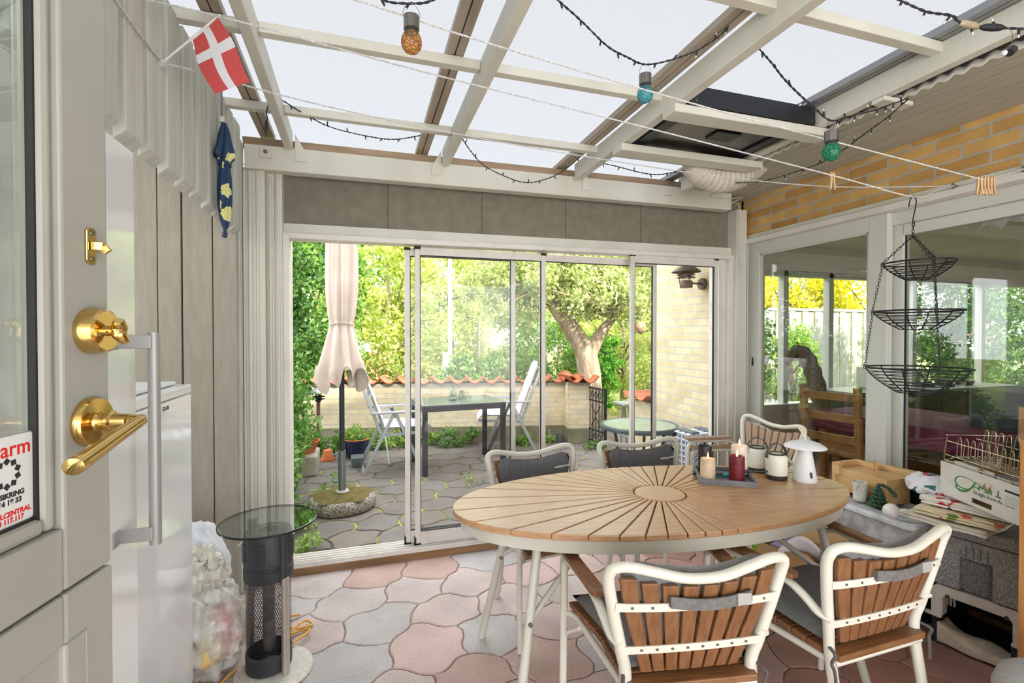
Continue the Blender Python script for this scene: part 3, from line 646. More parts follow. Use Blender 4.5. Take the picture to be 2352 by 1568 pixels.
        for x in (-.085, .135): sp.add([(x, yb(.71, x) - .016, .695), (x, yb(.71, x) - .016, .729), (x * .98, yb(.71, x) + .03, .725), (x * .98, yb(.71, x) + .03, .70)], [(0, 1, 2, 3)])
        sp.build('strap', mat('grey_webbing', (120, 118, 116), .9, col2=(104, 102, 100), nscale=80), bc, solid=.002)
        MB().box(.09, .128, yb(.705, .11) - .028, yb(.705, .11) - .021, .69, .727).build('strap_buckle', mat('clear_grey_plastic', (170, 168, 164), .4), bc, bevel=.002)
    if seat_cushion and strap:
        for sx in (-1, 1):
            MB().tube(smoothpath([(sx * .165, -.18, .44), (sx * .182, -.235, .43), (sx * .186, -.228, .40), (sx * .182, -.235, .36), (sx * .184, -.235, .20 if sx < 0 else .33)], 5), .005, 6).build('tie', mat('grey_brown_cord', (96, 84, 82), .9), o, smooth=60)
    for ch in [x for x in COL.objects if x.type == 'MESH' and root_of(x) == o.name]:      # fit the drawn frame to the measured proportions
        a = np.empty(len(ch.data.vertices) * 3); ch.data.vertices.foreach_get('co', a); a = a.reshape(-1, 3); y, z = a[:, 1].copy(), a[:, 2].copy()
        a[:, 0] *= 1 + .19 * np.clip(-y / .2, 0, 1) * (1 - .55 * np.clip((z - .43) / .35, 0, 1)) * np.clip(z / .4, .3, 1)
        a[:, 1] = np.where(y > 0, y * .80, y); a[:, 2] = np.interp(z, [-.1, 0, .43, .66, .83, 1], [-.1, 0, .445, .640, .792, .96])
        ch.data.vertices.foreach_set('co', a.ravel()); ch.data.update()
    return o
cA = make_chair('brown slatted armchair turning its back, nearest one at the table, left of its twin', 'grey cushioned armchairs round the oval table', TEAK_V, CREAM, strap=True)
place(cA, (.955, 1.378, 0), R(-10))
cB = copy_tree(cA); place(cB, (1.595, 1.335, 0), R(1), 'brown slatted armchair turning its back, beside the grey insulated box and pet carrier')
cC = make_chair('armchair with charcoal cushion on the far side of the table, at its left end', 'grey cushioned armchairs round the oval table', TEAK_V, CREAM_GREY, writing=True)
place(cC, (.94, 2.27, 0), R(186))
cD = copy_tree(cC); place(cD, (1.59, 2.27, 0), R(179), 'armchair with charcoal cushion behind the middle of the table, in front of the glass panels')
cE = make_chair('uncushioned armchair with bleached slats stacked in the corner, upper one of the two', 'two bare armchairs stacked in the corner', PALE_SLAT, CREAM, False, False)
place(cE, (2.38, 2.56, .06), R(87))
cF = copy_tree(cE); place(cF, (2.395, 2.545, 0), R(86), 'uncushioned armchair with bleached slats stacked in the corner, lower one of the two')
from mathutils import noise as MN
# ------------------------------------------------------------------ the open house door beside the camera
DE = atT(250, 770, .56); DU = Vector((.19284, .98123, 0)); DN = Vector((.98123, -.19284, 0))
DZ = Vector((0, 0, 1))
def dp(s_, z, off=0.): return Vector((DE.x, DE.y, 0)) + DU * s_ + DN * off + DZ * z
DM = Matrix(((DU.x, DN.x, 0, DE.x), (DU.y, DN.y, 0, DE.y), (0, 0, 1, 0), (0, 0, 0, 1)))     # local x along the leaf, y out of it
door = thing('door_1', None, None, (DE.x, DE.y, 0), kind='structure')
DOORP = mat('door_paint_grey', (166, 165, 158), .38, col2=(158, 157, 149), nscale=4, ndet=8)
def dbox(nm, s0, s1, z0, z1, o0, o1, m_=None, bv=.003): return MB().box(s0, s1, o0, o1, z0, z1, 0, DM).build(nm, m_ or DOORP, door, True, bevel=bv)
dbox('stile', -.0665, 0, 1.157, 2.2, -.045, 0)
dbox('rail', -.95, -.067, 1.157, 1.222, -.045, 0)
dbox('bead', -.0805, -.0665, 1.222, 2.2, -.03, -.006, bv=.006); dbox('bead', -.95, -.0805, 1.222, 1.2385, -.03, -.006, bv=.006)
dbox('lower_stile', -.068, .001, .12, 1.154, -.045, .001); dbox('lower_stile', -.0405, -.04, .12, 1.10, -.001, .0016)
dbox('lower_rail', -.95, -.069, 1.102, 1.154, -.045, .001); dbox('lower_rail', -.0695, -.04, 1.101, 1.103, -.04, .003)
dbox('panel', -.95, -.041, .12, 1.100, -.04, -.006)
dbox('pane', -.95, -.0795, 1.2375, 2.2, -.022, -.018, glass_mat('door_glass', (236, 240, 238), 2.2), 0)
dbox('seal', -.083, -.0795, 1.2365, 2.2, -.0195, -.012, RUBBER, 0); dbox('seal', -.95, -.083, 1.2365, 1.2395, -.0195, -.012, RUBBER, 0)
BRASS = mat('polished_brass', (218, 188, 122), .14, 1.0, col2=(206, 172, 104), nscale=12)
def dface(s_, z, off=0.): return frame_on(dp(s_, z, off), DU, DN)      # local z out of the door
hd = MB().lathe([(0, 0), (.027, 0), (.0275, .004), (.025, .009), (.011, .010), (.0095, .013), (.0095, .018), (.0115, .020), (.0115, .024), (.009, .026), (.008, .040), (0, .042)], 36, dface(-.0314, 1.3255)).build('door_handle', BRASS, door, True, smooth=35)
C0 = dp(-.0314, 1.3255)
lv = MB(); P0 = C0 + DN * .038; P1 = C0 + DN * .050 + DU * .004
pts = [P0, P1 - DU * .002, P1 - DU * .012 - DZ * .003, P1 - DU * .045 - DZ * .012, P1 - DU * .080 - DZ * .022, P1 - DU * .093 - DZ * .0255, P1 - DU * .098 - DZ * .027]
lv.tube(smoothpath(pts, 4), [.0065 + .0042 * min(1, i / 18) if i < 23 else .0107 - .006 * (i - 22) / 2 for i in range(25)], 16, flat=.8); lv.build('lever', BRASS, hd, True, smooth=50)
bl = MB().lathe([(0, 0), (.0255, 0), (.026, .005), (.0235, .016), (.021, .018), (0, .018)], 36, dface(-.0286, 1.425)).build('deadbolt', BRASS, door, True, smooth=35)
C1 = dp(-.0286, 1.425)
tn = MB(); tn.tube([C1 + DN * .017, C1 + DN * .026], [.006, .005], 12)
tn.tube(smoothpath([C1 + DN * .034 - DU * .008 + DZ * .011, C1 + DN * .030 + DZ * .004, C1 + DN * .029, C1 + DN * .030 - DZ * .004, C1 + DN * .034 + DU * .004 - DZ * .013], 4), [.004, .0055, .0065, .007, .0075, .0075, .007, .0075, .0075, .007, .0065, .007, .0075, .0065, .006, .005, .004], 10); tn.build('thumb_turn', BRASS, bl, True, smooth=50)
MB().lathe([(0, .018), (.0025, .018), (.0022, .0192), (0, .0195)], 10, dface(-.0405, 1.421)).build('screw', SCREW, bl, True)
lt = MB().prism([(-.007, -.016), (-.004, -.020), (.004, -.020), (.007, -.016), (.007, .016), (.004, .020), (-.004, .020), (-.007, .016)], 0, .003, dface(-.0286, 1.518)).build('latch_plate', BRASS, door, True, bevel=.001)
C2 = dp(-.0286, 1.518); lh = MB(); lh.bar(C2 + DN * .003, C2 + DN * .014 + DU * .002, .010, .008, DU).bar(C2 + DN * .012 + DU * .003, C2 + DN * .0165 + DU * .004 - DZ * .006, .009, .005, DU); lh.build('latch_hook', BRASS, lt, True, bevel=.001)
for dz in (-.014, .014): MB().lathe([(0, .003), (.003, .003), (.0025, .0042), (0, .0045)], 10, dface(-.0286, 1.518 + dz)).build('screw', SCREW, lt, True)
# alarm sticker on the pane
st = thing('alarm_sticker', 'white alarm company sticker with red and black lettering on the open door\'s glass', 'sticker', dp(-.12, 1.241, -.016))
SO = -.0165
def rr(x0, x1, y0, y1, r, n=5):
    return [(cx + r * math.cos(a0 + PI / 2 * i / n), cy + r * math.sin(a0 + PI / 2 * i / n)) for cx, cy, a0 in ((x1 - r, y1 - r, 0), (x0 + r, y1 - r, PI / 2), (x0 + r, y0 + r, PI), (x1 - r, y0 + r, 3 * PI / 2)) for i in range(n + 1)]
WPR = mat('white_sticker_film', (222, 224, 224), .35); REDP = mat('red_print', (214, 38, 38), .4); BLKP = mat('black_print', (36, 38, 44), .4); GRYP = mat('grey_sticker_edge', (150, 152, 158), .4)
MB().prism(rr(-.165, -.0805, 1.2405, 1.3268, .006), 0, .0004, frame_on(dp(0, 0, SO), DU, DN)).build('sticker_border', GRYP, st, True)
MB().prism(rr(-.1638, -.0817, 1.2417, 1.3256, .005), .0004, .0006, frame_on(dp(0, 0, SO), DU, DN)).build('sticker_film', WPR, st, True)
def stx(body, s1, z, size, m_): text_mesh('print', body, size, frame_on(dp(s1, z, SO + .0007), DU, DN), m_, st, align='RIGHT', bold=.0003, ext=.0001)
stx('Alarm', -.0850, 1.3067, .0200, REDP); stx('SIKRING', -.0925, 1.2680, .0068, BLKP); stx('64 18 33', -.0955, 1.2612, .0068, BLKP); stx('KONTROLCENTRAL', -.0858, 1.2502, .0066, REDP); stx('70 117.117', -.0935, 1.2440, .0066, REDP)
ring = MB()
for i in range(10):
    a = 2 * PI * i / 10 + .31; c_ = Vector((-.1106 + .0118 * math.cos(a), 1.2905 + .0118 * math.sin(a), 0)); q = []
    for j in range(4): b_ = a + PI / 2 * j; q.append((c_.x + .0036 * math.cos(b_), c_.y + .0036 * math.sin(b_)))
    ring.prism(q, .0006, .0009, frame_on(dp(0, 0, SO), DU, DN))
ring.build('emblem', BLKP, st, True)

# ------------------------------------------------------------------ tall fridge and chest-high freezer
FRW = mat('glossy_white_enamel', (238, 240, 244), .10, coat=.3); HGREY = mat('satin_grey_handle', (168, 168, 168), .4, .35)
fr = thing('refrigerator', 'tall glossy white refrigerator with a long grey bar handle, behind the open door', 'refrigerator', (-.85, 1.1, 0))
MB().box(-1.16, -.585, .83, 1.438, .03, 1.872).build('body', mat('white_enamel_side', (224, 228, 232), .3), fr, True, bevel=.006)
fd = MB().box(-.58, -.53, .832, 1.436, .08, 1.874).build('door', FRW, fr, True, bevel=.008, bseg=3)
hn = MB().tube([(-.462, 1.345, .925), (-.462, 1.345, 1.427)], .0125, 16).build('handle', HGREY, fd, True, smooth=50)
for z in (1.405, .955):
    b_ = MB(); b_.box(-.5305, -.462, 1.327, 1.334, z - .016, z + .016).box(-.533, -.5265, 1.30, 1.334, z - .018, z + .018); b_.build('handle_bracket', HGREY, hn, True, bevel=.002)
for x in (-1.1, -.62):
    for y in (.88, 1.39): MB().cyl((x, y, 0), (x, y, .03), .02, n=12).build('foot', RUBBER, fr, True)
fz = thing('freezer', 'low white upright freezer standing next to the tall refrigerator', 'freezer', (-.92, 1.87, 0))
MB().box(-1.2, -.675, 1.585, 2.16, .03, 1.19).build('body', _M['white_enamel_side'], fz, True, bevel=.006)
zd = MB().box(-.67, -.62, 1.585, 2.162, .07, 1.195).build('door', FRW, fz, True, bevel=.008, bseg=3)
MB().box(-1.2, -.62, 1.583, 2.164, 1.198, 1.232).build('top', FRW, fz, True, bevel=.006, bseg=3)
text_mesh('lettering', 'GRAM', .021, frame_on((-.6195, 1.868, 1.168), (0, 1, 0), (1, 0, 0)), mat('silver_lettering', (128, 122, 112), .35, .6), zd, bold=.0002)
for x in (-1.15, -.7):
    for y in (1.63, 2.12): MB().cyl((x, y, 0), (x, y, .03), .02, n=12).build('foot', RUBBER, fz, True)
tray_ = MB().box(-1.0, -.66, 1.70, 2.13, 1.2335, 1.247).build('plastic_tray', mat('white_tray_plastic', (222, 226, 230), .35), bevel=.006, bseg=3)
tag(tray_, 'flat white plastic tray lying on top of the low freezer', 'tray')

# ------------------------------------------------------------------ bags on the floor between freezer and heater
def crumple(c, rad, seed, amp=.22, fr_=3.2, n=34, top=0.):
    def fn(u, v):
        a = 2 * PI * u; b = PI * (v - .5); d = Vector((math.cos(a) * math.cos(b), math.sin(a) * math.cos(b), math.sin(b)))
        k = 1 + amp * MN.noise(d * fr_ + Vector((seed, 0, 0))) + amp * .7 * abs(MN.noise(d * fr_ * 2.7 + Vector((0, seed, 0)))) + amp * .3 * MN.noise(d * fr_ * 7)
        k *= 1 - top * max(0, d.z) ** 2
        return (c[0] + d.x * rad[0] * k, c[1] + d.y * rad[1] * k, max(.003, c[2] + d.z * rad[2] * k))
    return MB().grid(fn, n * 2, n, closeu=True)
def film(name, col, tr, rough=.18):
    m = bpy.data.materials.new(name); m.use_nodes = True; nt = m.node_tree; b = nt.nodes['Principled BSDF']; o = nt.nodes['Material Output']
    b.inputs['Base Color'].default_value = L4(col); b.inputs['Roughness'].default_value = rough; b.inputs['Specular IOR Level'].default_value = .8
    t = N(nt, 'ShaderNodeBsdfTransparent'); mx = N(nt, 'ShaderNodeMixShader'); mx.inputs[0].default_value = 1 - tr
    tc = N(nt, 'ShaderNodeTexCoord'); no = N(nt, 'ShaderNodeTexNoise', Scale=14., Detail=5.); nt.links.new(tc.outputs['Object'], no.inputs['Vector'])
    mr = N(nt, 'ShaderNodeMapRange'); mr.inputs['From Min'].default_value = .35; mr.inputs['From Max'].default_value = .65; mr.inputs['To Min'].default_value = max(0, 1 - tr - .2); mr.inputs['To Max'].default_value = min(1, 1 - tr + .25)
    nt.links.new(no.outputs['Fac'], mr.inputs['Value']); nt.links.new(mr.outputs[0], mx.inputs[0])
    bp = N(nt, 'ShaderNodeBump', Strength=.6, Distance=.02); nt.links.new(no.outputs['Fac'], bp.inputs['Height']); nt.links.new(bp.outputs[0], b.inputs['Normal'])
    nt.links.new(t.outputs[0], mx.inputs[1]); nt.links.new(b.outputs[0], mx.inputs[2]); nt.links.new(mx.outputs[0], o.inputs[0]); _M[name] = m; return m
wb = crumple((-.745, 2.56, .31), (.15, .15, .31), 3.1, .12, 2.2, top=.25).build('white_sack', mat('white_cloth_sack', (226, 228, 232), .7, col2=(212, 214, 220), nscale=7, bump=.4, bscale=14), smooth=80)
tag(wb, 'tall soft white sack slumped by the board wall, behind the clear plastic bag', 'sack')
cb = thing('plastic_bag', 'crumpled clear plastic bag of packaging on the floor between freezer and heater', 'bag', (-.62, 2.28, 0))
crumple((-.63, 2.33, .17), (.155, .14, .20), 8.3, .30, 3.0).build('bag_film', film('clear_plastic_film', (236, 234, 226), .45), cb, True, smooth=80)
crumple((-.66, 2.36, .40), (.09, .085, .10), 5.3, .42, 3.4).build('bag_neck', film('milky_plastic_film', (238, 234, 218), .2), cb, True, smooth=80)
for c_, r_, sd, col, nm in (((-.56, 2.33, .22), (.05, .05, .05), 1., (206, 60, 60), 'red_wrapper'), ((-.60, 2.25, .12), (.05, .05, .06), 2., (232, 200, 130), 'yellow_wrapper'), ((-.69, 2.30, .17), (.07, .06, .07), 3., (228, 228, 232), 'white_wrapper'), ((-.56, 2.35, .09), (.05, .05, .05), 4., (210, 70, 66), 'red_wrapper'), ((-.66, 2.40, .11), (.06, .05, .06), 6., (226, 222, 210), 'white_wrapper')):
    crumple(c_, r_, sd, .3, 2.5, 14).build(nm, mat(nm, col, .5), cb, True, smooth=80)
MB().lathe([(0, 0), (.028, 0), (.03, .012), (.022, .02), (0, .02)], 20, TR(-.585, 2.29, .325) @ RX(.9)).build('bottle_cap', mat('white_cap', (236, 238, 240), .3), cb, True, smooth=40)

# ------------------------------------------------------------------ electric patio heater with a round glass top
BLKPL = mat('matt_black_plastic', (40, 42, 46), .5, col2=(48, 50, 54), nscale=30)
HX, HY_ = -.366, 2.245
ht = thing('patio_heater', 'black cylindrical electric heater with mesh guard and round smoked glass top', 'heater', (HX, HY_, 0))
MB().lathe([(0, 0), (.150, 0), (.155, .006), (.150, .016), (.05, .026), (0, .027)], 48, TR(HX + .02, HY_ - .01, 0)).build('base', mat('speckled_white_enamel', (214, 210, 200), .5, col2=(196, 190, 178), nscale=60), ht, True, smooth=40)
MB().lathe([(.060, .027), (.088, .03), (.090, .095), (.084, .10), (.082, .10)], 32, TR(HX, HY_, 0)).build('lower_ring', BLKPL, ht, True, smooth=35)
MB().lathe([(.080, .405), (.094, .408), (.096, .415), (.096, .452), (.091, .457), (.091, .466), (.095, .470), (.095, .585), (.089, .600), (.048, .600), (.045, .585), (0, .585)], 36, TR(HX, HY_, 0)).build('upper_housing', BLKPL, ht, True, smooth=35)
MB().lathe([(.044, .586), (.050, .586), (.050, .604), (.044, .604)], 30, TR(HX, HY_, 0)).build('top_ring', HGREY, ht, True, smooth=40)
mh = MB(); n_ = 58
rows = 30
for j in range(rows):
    z = .10 + (.410 - .10) * (j + .5) / rows
    for i in range(n_):
        a = 2 * PI * (i + .5 * (j % 2)) / n_; da = 2 * PI / n_; dz = .0104
        P_ = lambda aa, zz: (HX + .086 * math.cos(aa), HY_ + .086 * math.sin(aa), zz)
        def strip(a0, z0, a1, z1, wz):
            mh.add([P_(a0, z0 - wz), P_(a1, z1 - wz), P_(a1, z1 + wz), P_(a0, z0 + wz)], [(0, 1, 2, 3)])
        strip(a - da / 2, z - dz * .28, a, z + dz * .28, .0016); strip(a, z + dz * .28, a + da / 2, z - dz * .28, .0016)
        mh.add([P_(a - .012, z + dz * .28), P_(a + .012, z + dz * .28), P_(a + .012, z + dz * .75), P_(a - .012, z + dz * .75)], [(0, 1, 2, 3)])
mh.build('mesh_guard', mat('black_wire_mesh', (34, 34, 36), .45, .3), ht, True)
MB().tube([(HX, HY_, .10), (HX, HY_, .41)], .024, 20).build('heating_tube', mat('heating_tube_glass', (150, 146, 140), .25, .6, col2=(110, 104, 98), nscale=20), ht, True, smooth=50)
for (a, zt) in ((-.78, .632), (2.5, .632)):
    p = Vector((HX + .103 * math.cos(a), HY_ + .103 * math.sin(a), 0)); q = Vector((HX + .088 * math.cos(a), HY_ + .088 * math.sin(a), 0))
    MB().box(-.015, .015, -.009, .009, .02, .42, 0, TR(*p) @ RZ(a + PI / 2)).build('column', mat('brushed_silver_column', (196, 190, 184), .35, .7), ht, True, bevel=.004)
    MB().tube([q + Vector((0, 0, .41)), q + Vector((0, 0, zt))], .019, 16).build('post', BLKPL, ht, True, smooth=50)
for a in (-.1, 1.2, 3.6, 4.6): MB().box(-.012, .012, -.004, .004, .49, .57, 0, TR(HX + .095 * math.cos(a), HY_ + .095 * math.sin(a), 0) @ RZ(a + PI / 2)).build('clip', BLKPL, ht, True, bevel=.002)
sm = glass_mat('smoked_glass', (216, 222, 222), 1.4)
MB().lathe([(0, .634), (.186, .634), (.188, .638), (.186, .642), (0, .642)], 64, TR(HX, HY_, 0)).build('glass_top', sm, ht, True, smooth=40)
MB().lathe([(.186, .6335), (.1895, .6345), (.1895, .6415), (.186, .6425), (.186, .6335)], 64, TR(HX, HY_, 0)).build('glass_edge', mat('dark_glass_edge', (22, 26, 27), .2), ht, True, smooth=40)
pts = [(-.25, 2.32, .012)]
cy = [(690, 1412), (655, 1418), (668, 1442), (716, 1435), (700, 1425), (662, 1455), (690, 1448), (712, 1446), (676, 1474), (655, 1490), (668, 1455), (640, 1470)]
pts = [onZ(px, py, .012 + .010 * (i % 3)) for i, (px, py) in enumerate(cy)] + [Vector((-.40, 2.40, .012)), Vector((-.52, 2.24, .012)), Vector((-.55, 2.12, .012)), Vector((-.46, 2.06, .012))]
tag(MB().tube(smoothpath(pts, 8), .0055, 8).build('extension_cord', mat('yellow_cable', (214, 160, 62), .5), smooth=60), 'yellow power cable coiled loosely on the pavers by the heater', 'cable')
pts = [(-.62, 2.88, .30), (-.58, 2.86, .32), (-.50, 2.78, .32), (-.44, 2.6, .30), (-.42, 2.4, .2)]
tag(MB().tube(smoothpath(pts, 6), .004, 6).build('white_cable', mat('white_cable_sheath', (226, 224, 218), .5), smooth=60), 'thin white cable running from the board wall behind the heater', 'cable')

# ------------------------------------------------------------------ flag, hanging umbrella and clothes lines on the left wall
hook = onX(375, 142, -.60)
fl = thing('flag', 'small red paper flag with a white cross on a white stick', 'flag', hook)
tip = atT(506, 34, 1.545); MB().tube([hook + Vector((0, 0, .0)), tip], .0035, 8).build('stick', mat('white_plastic_stick', (238, 238, 240), .4), fl, True, smooth=60)
a_, b_, c_, d_ = atT(500, 40, 1.543), atT(437, 92, 1.55), atT(490, 215, 1.53), atT(580, 188, 1.53)
RED = mat('red_flag_paper', (206, 82, 82), .7); WHT = mat('white_flag_paper', (232, 232, 238), .7)
def fp(u, v):  # u along the stick (0 at its tip), v away from it
    p = (a_ * (1 - u) + b_ * u) * (1 - v) + (d_ * (1 - u) + c_ * u) * v; return p + DN * (.008 * math.sin(5 * v + 2 * u))
fg = MB(); us = [i / 18 for i in range(19)]; vs_ = [i / 24 for i in range(25)]
for j in range(24):
    for i in range(18):
        uu, vv = (us[i] + us[i + 1]) / 2, (vs_[j] + vs_[j + 1]) / 2; w_ = 1 if (7 / 18 < uu < 11 / 18 or 7 / 24 < vv < 11 / 24) else 0
        fg.add([fp(us[i], vs_[j]), fp(us[i + 1], vs_[j]), fp(us[i + 1], vs_[j + 1]), fp(us[i], vs_[j + 1])], [(0, 1, 2, 3)], w_)
fg.build('cloth', [RED, WHT], fl, True, solid=.0008)

um = thing('umbrella', 'folded dark blue umbrella with pale yellow flowers, hanging point down on the slats', 'umbrella', (-.575, 2.46, 1.87))
UX, UY = -.578, 2.455
def um_mat():
    m = bpy.data.materials.new('blue_flowered_nylon'); m.use_nodes = True; nt = m.node_tree; b = nt.nodes['Principled BSDF']; b.inputs['Roughness'].default_value = .55
    tc = N(nt, 'ShaderNodeTexCoord'); vo = N(nt, 'ShaderNodeTexVoronoi', Scale=12.); nt.links.new(tc.outputs['Object'], vo.inputs['Vector'])
    no = N(nt, 'ShaderNodeTexNoise', Scale=60.); nt.links.new(tc.outputs['Object'], no.inputs['Vector']); ad = N(nt, 'ShaderNodeMath', operation='MULTIPLY_ADD'); ad.inputs[1].default_value = .35
    nt.links.new(no.outputs['Fac'], ad.inputs[0]); nt.links.new(vo.outputs['Distance'], ad.inputs[2]); cr = N(nt, 'ShaderNodeValToRGB'); cr.color_ramp.interpolation = 'CONSTANT'
    cr.color_ramp.elements[0].color = L4((222, 222, 150)); cr.color_ramp.elements[1].position = .54; cr.color_ramp.elements[1].color = L4((28, 58, 96)); nt.links.new(ad.outputs[0], cr.inputs[0]); nt.links.new(cr.outputs[0], b.inputs['Base Color']); return m
UMM = um_mat()
MB().tube([(UX, UY, 2.62), (UX, UY, 1.87)], .004, 8).build('shaft', mat('steel_shaft', (150, 154, 160), .3, .8), um, True, smooth=60)
pf = [(.012, 2.365), (.024, 2.32), (.034, 2.27), (.05, 2.22), (.036, 2.205), (.026, 2.19), (.024, 2.17), (.028, 2.13), (.031, 2.05), (.028, 1.98), (.018, 1.915), (.013, 1.90)]
def uf(u, v):
    k = v * (len(pf) - 1); i = min(int(k), len(pf) - 2); f_ = k - i; r_ = pf[i][0] * (1 - f_) + pf[i + 1][0] * f_; z = pf[i][1] * (1 - f_) + pf[i + 1][1] * f_
    a = 2 * PI * u; r_ *= 1 + .22 * math.sin(6 * a + 9 * v); return (UX + .01 + r_ * math.cos(a) * .8, UY + r_ * math.sin(a), z)
MB().grid(uf, 40, 30, closeu=True).build('canopy', UMM, um, True, smooth=70)
MB().tube([(UX + .01, UY, 2.195), (UX + .01, UY, 2.175)], .027, 16).build('closing_band', mat('navy_band', (24, 46, 84), .6), um, True, smooth=50)
MB().lathe([(0, 1.855), (.011, 1.86), (.012, 1.878), (.007, 1.885), (.009, 1.90), (0, 1.905)], 16, TR(UX + .008, UY, 0)).build('end_cap', mat('navy_plastic', (30, 48, 88), .35), um, True, smooth=50)
MB().lathe([(0, 2.365), (.013, 2.368), (.012, 2.39), (.006, 2.395), (0, 2.395)], 14, TR(UX, UY, 0)).build('runner', mat('white_plastic_runner', (224, 222, 218), .4), um, True, smooth=50)

ROPE = mat('white_twisted_rope', (222, 222, 220), .8, col2=(190, 190, 190), nscale=140, lo=.4, hi=.6)
def rope(pts, r=.0028, n=8):
    """two strands wound round each other"""
    P = smoothpath(pts, 30); L_ = [0]
    for i in range(1, len(P)): L_.append(L_[-1] + (P[i] - P[i - 1]).length)
    out = MB(); tot = L_[-1]; N_ = int(tot / .0045)
    def at(s_):
        import bisect
        i = min(max(bisect.bisect(L_, s_) - 1, 0), len(P) - 2); f_ = (s_ - L_[i]) / max(1e-6, L_[i + 1] - L_[i]); return P[i].lerp(P[i + 1], f_), (P[i + 1] - P[i]).normalized()
    for ph in (0, PI):
        q = []
        for k in range(N_ + 1):
            p, d = at(tot * k / N_); u = d.cross(Vector((0, 0, 1))).normalized(); v = d.cross(u); a = tot * k / N_ / .016 * 2 * PI + ph; q.append(p + (u * math.cos(a) + v * math.sin(a)) * r * .62)
        out.tube(q, r * .68, 5)
    return out
bh = atT(2098, 452, 2.05)                       # where the wire baskets hang
pin = atT(2262, 414, 1.98)
wh1 = onX(2190, 427, 2.885); wh2 = onX(2350, 388, 2.885); 
r1a = onX(-60, -160, -.6)
tag(rope([atT(600, -64, 1.2), atT(830, 4, 1.35), atT(1150, 108, 1.50), atT(1700, 268, 1.76), pin]).build('clothesline', ROPE, smooth=60), 'white clothesline running from the top edge to the cluster of clothes pegs', 'clothesline')
l2 = onX(330, -2, -.6)
tag(rope([l2, atT(560, 52, 1.5), atT(1000, 172, 1.72), atT(1500, 297, 1.9), atT(1920, 405, 2.02), bh, bh.lerp(wh1, .5), wh1.lerp(wh2, .0)]).build('clothesline', ROPE, smooth=60), 'white clothesline on which the three-tier wire basket hangs', 'clothesline')
h0 = onX(262, -4, -.605)
tag(rope([h0, h0.lerp(hook, .5) + Vector((.0, 0, -.008)), hook, atT(430, 158, 1.62), atT(700, 232, 1.87), atT(1010, 300, 2.18), atT(1300, 352, 2.42), atT(1620, 401, 2.60), atT(1900, 428, 2.70), wh1]).build('clothesline', ROPE, smooth=60), 'white clothesline knotted at the flag, crossing low in front of the duct hose', 'clothesline')
kn = MB()
for k in range(5): kn.tube([hook + Vector((.012 * math.cos(a + k) - .002 * k, .010 * math.sin(a), .006 * math.sin(a + 1) - .003 * k)) for a in [2 * PI * i / 10 for i in range(10)]], .0035, 6, closed=True)
tag(kn.build('rope_knot', ROPE, smooth=60), 'lumpy white rope knot at the foot of the flag stick', 'knot')
for w_ in (wh1, wh2):
    e = thing('screw_eye', 'small rope-tied screw eye on the window head, ' + ('left one, above the mullion' if w_ is wh1 else 'right one, by the picture edge'), 'hook', w_)
    MB().tube([w_ + Vector((.06, 0, .004)), w_ + Vector((.012, 0, .004))], .003, 6).build('screw', SCREW, e, True)
    MB().tube([w_ + Vector((.012 * math.cos(a), .0, .012 * math.sin(a))) for a in [2 * PI * i / 12 for i in range(12)]], .0028, 6, closed=True).build('eye', SCREW, e, True, smooth=60)
tag(rope([pin, pin.lerp(wh2, .6) + Vector((0, 0, -.003)), wh2]).build('clothesline', ROPE, smooth=60), 'short white clothesline from the peg cluster to the right screw eye', 'clothesline')
# clothes pegs
PEG = mat('pale_beech', (214, 182, 140), .6, col2=(196, 160, 116), nscale=8, stretch=(4, 4, .6)); SPR = mat('peg_spring_wire', (150, 146, 140), .35, .9)
def peg(loc, rz, label, tilt=0.):
    o = thing('clothes_peg', label, 'clothes peg', loc, rz)
    for sy in (-1, 1):
        MB().add([(x, sy * y, z) for x in (-.005, .005) for y, z in ((.0012, .014), (.0018, .006), (.0015, -.014), (.0075, -.052), (.0125, -.052), (.0085, -.01), (.008, .016), (.006, .022))],
                 [tuple(range(8))[::sy], tuple(range(8, 16))[::-sy]] + [(i, (i + 1) % 8, 8 + (i + 1) % 8, 8 + i)[::-sy] for i in range(8)]).build('jaw', PEG, o, bevel=.0008)
    MB().tube([(.0065 * math.cos(a * 1.0) * .9, .0045 * math.sin(a), -.012 + .0045 * math.cos(a)) for a in [2 * PI * i / 14 for i in range(14)]], .0008, 5, closed=True).build('spring', SPR, o, smooth=60)
    return o
p1 = atT(1912, 405, 2.02); peg((p1.x, p1.y, p1.z - .004), R(75), 'single wooden clothes peg on the line beside the brick band')
for k, (dx, rz_, lb) in enumerate(((0, 60, 'leftmost'), (.014, 66, 'second from left'), (.027, 58, 'middle'), (.040, 64, 'second from right'), (.053, 70, 'rightmost'))):
    q = pin + Vector((_c, -_s, 0)) * (dx - .022); peg((q.x, q.y, q.z - .006 - .002 * (k % 2)), R(rz_), lb + ' wooden clothes peg in the tight cluster of five on the line')
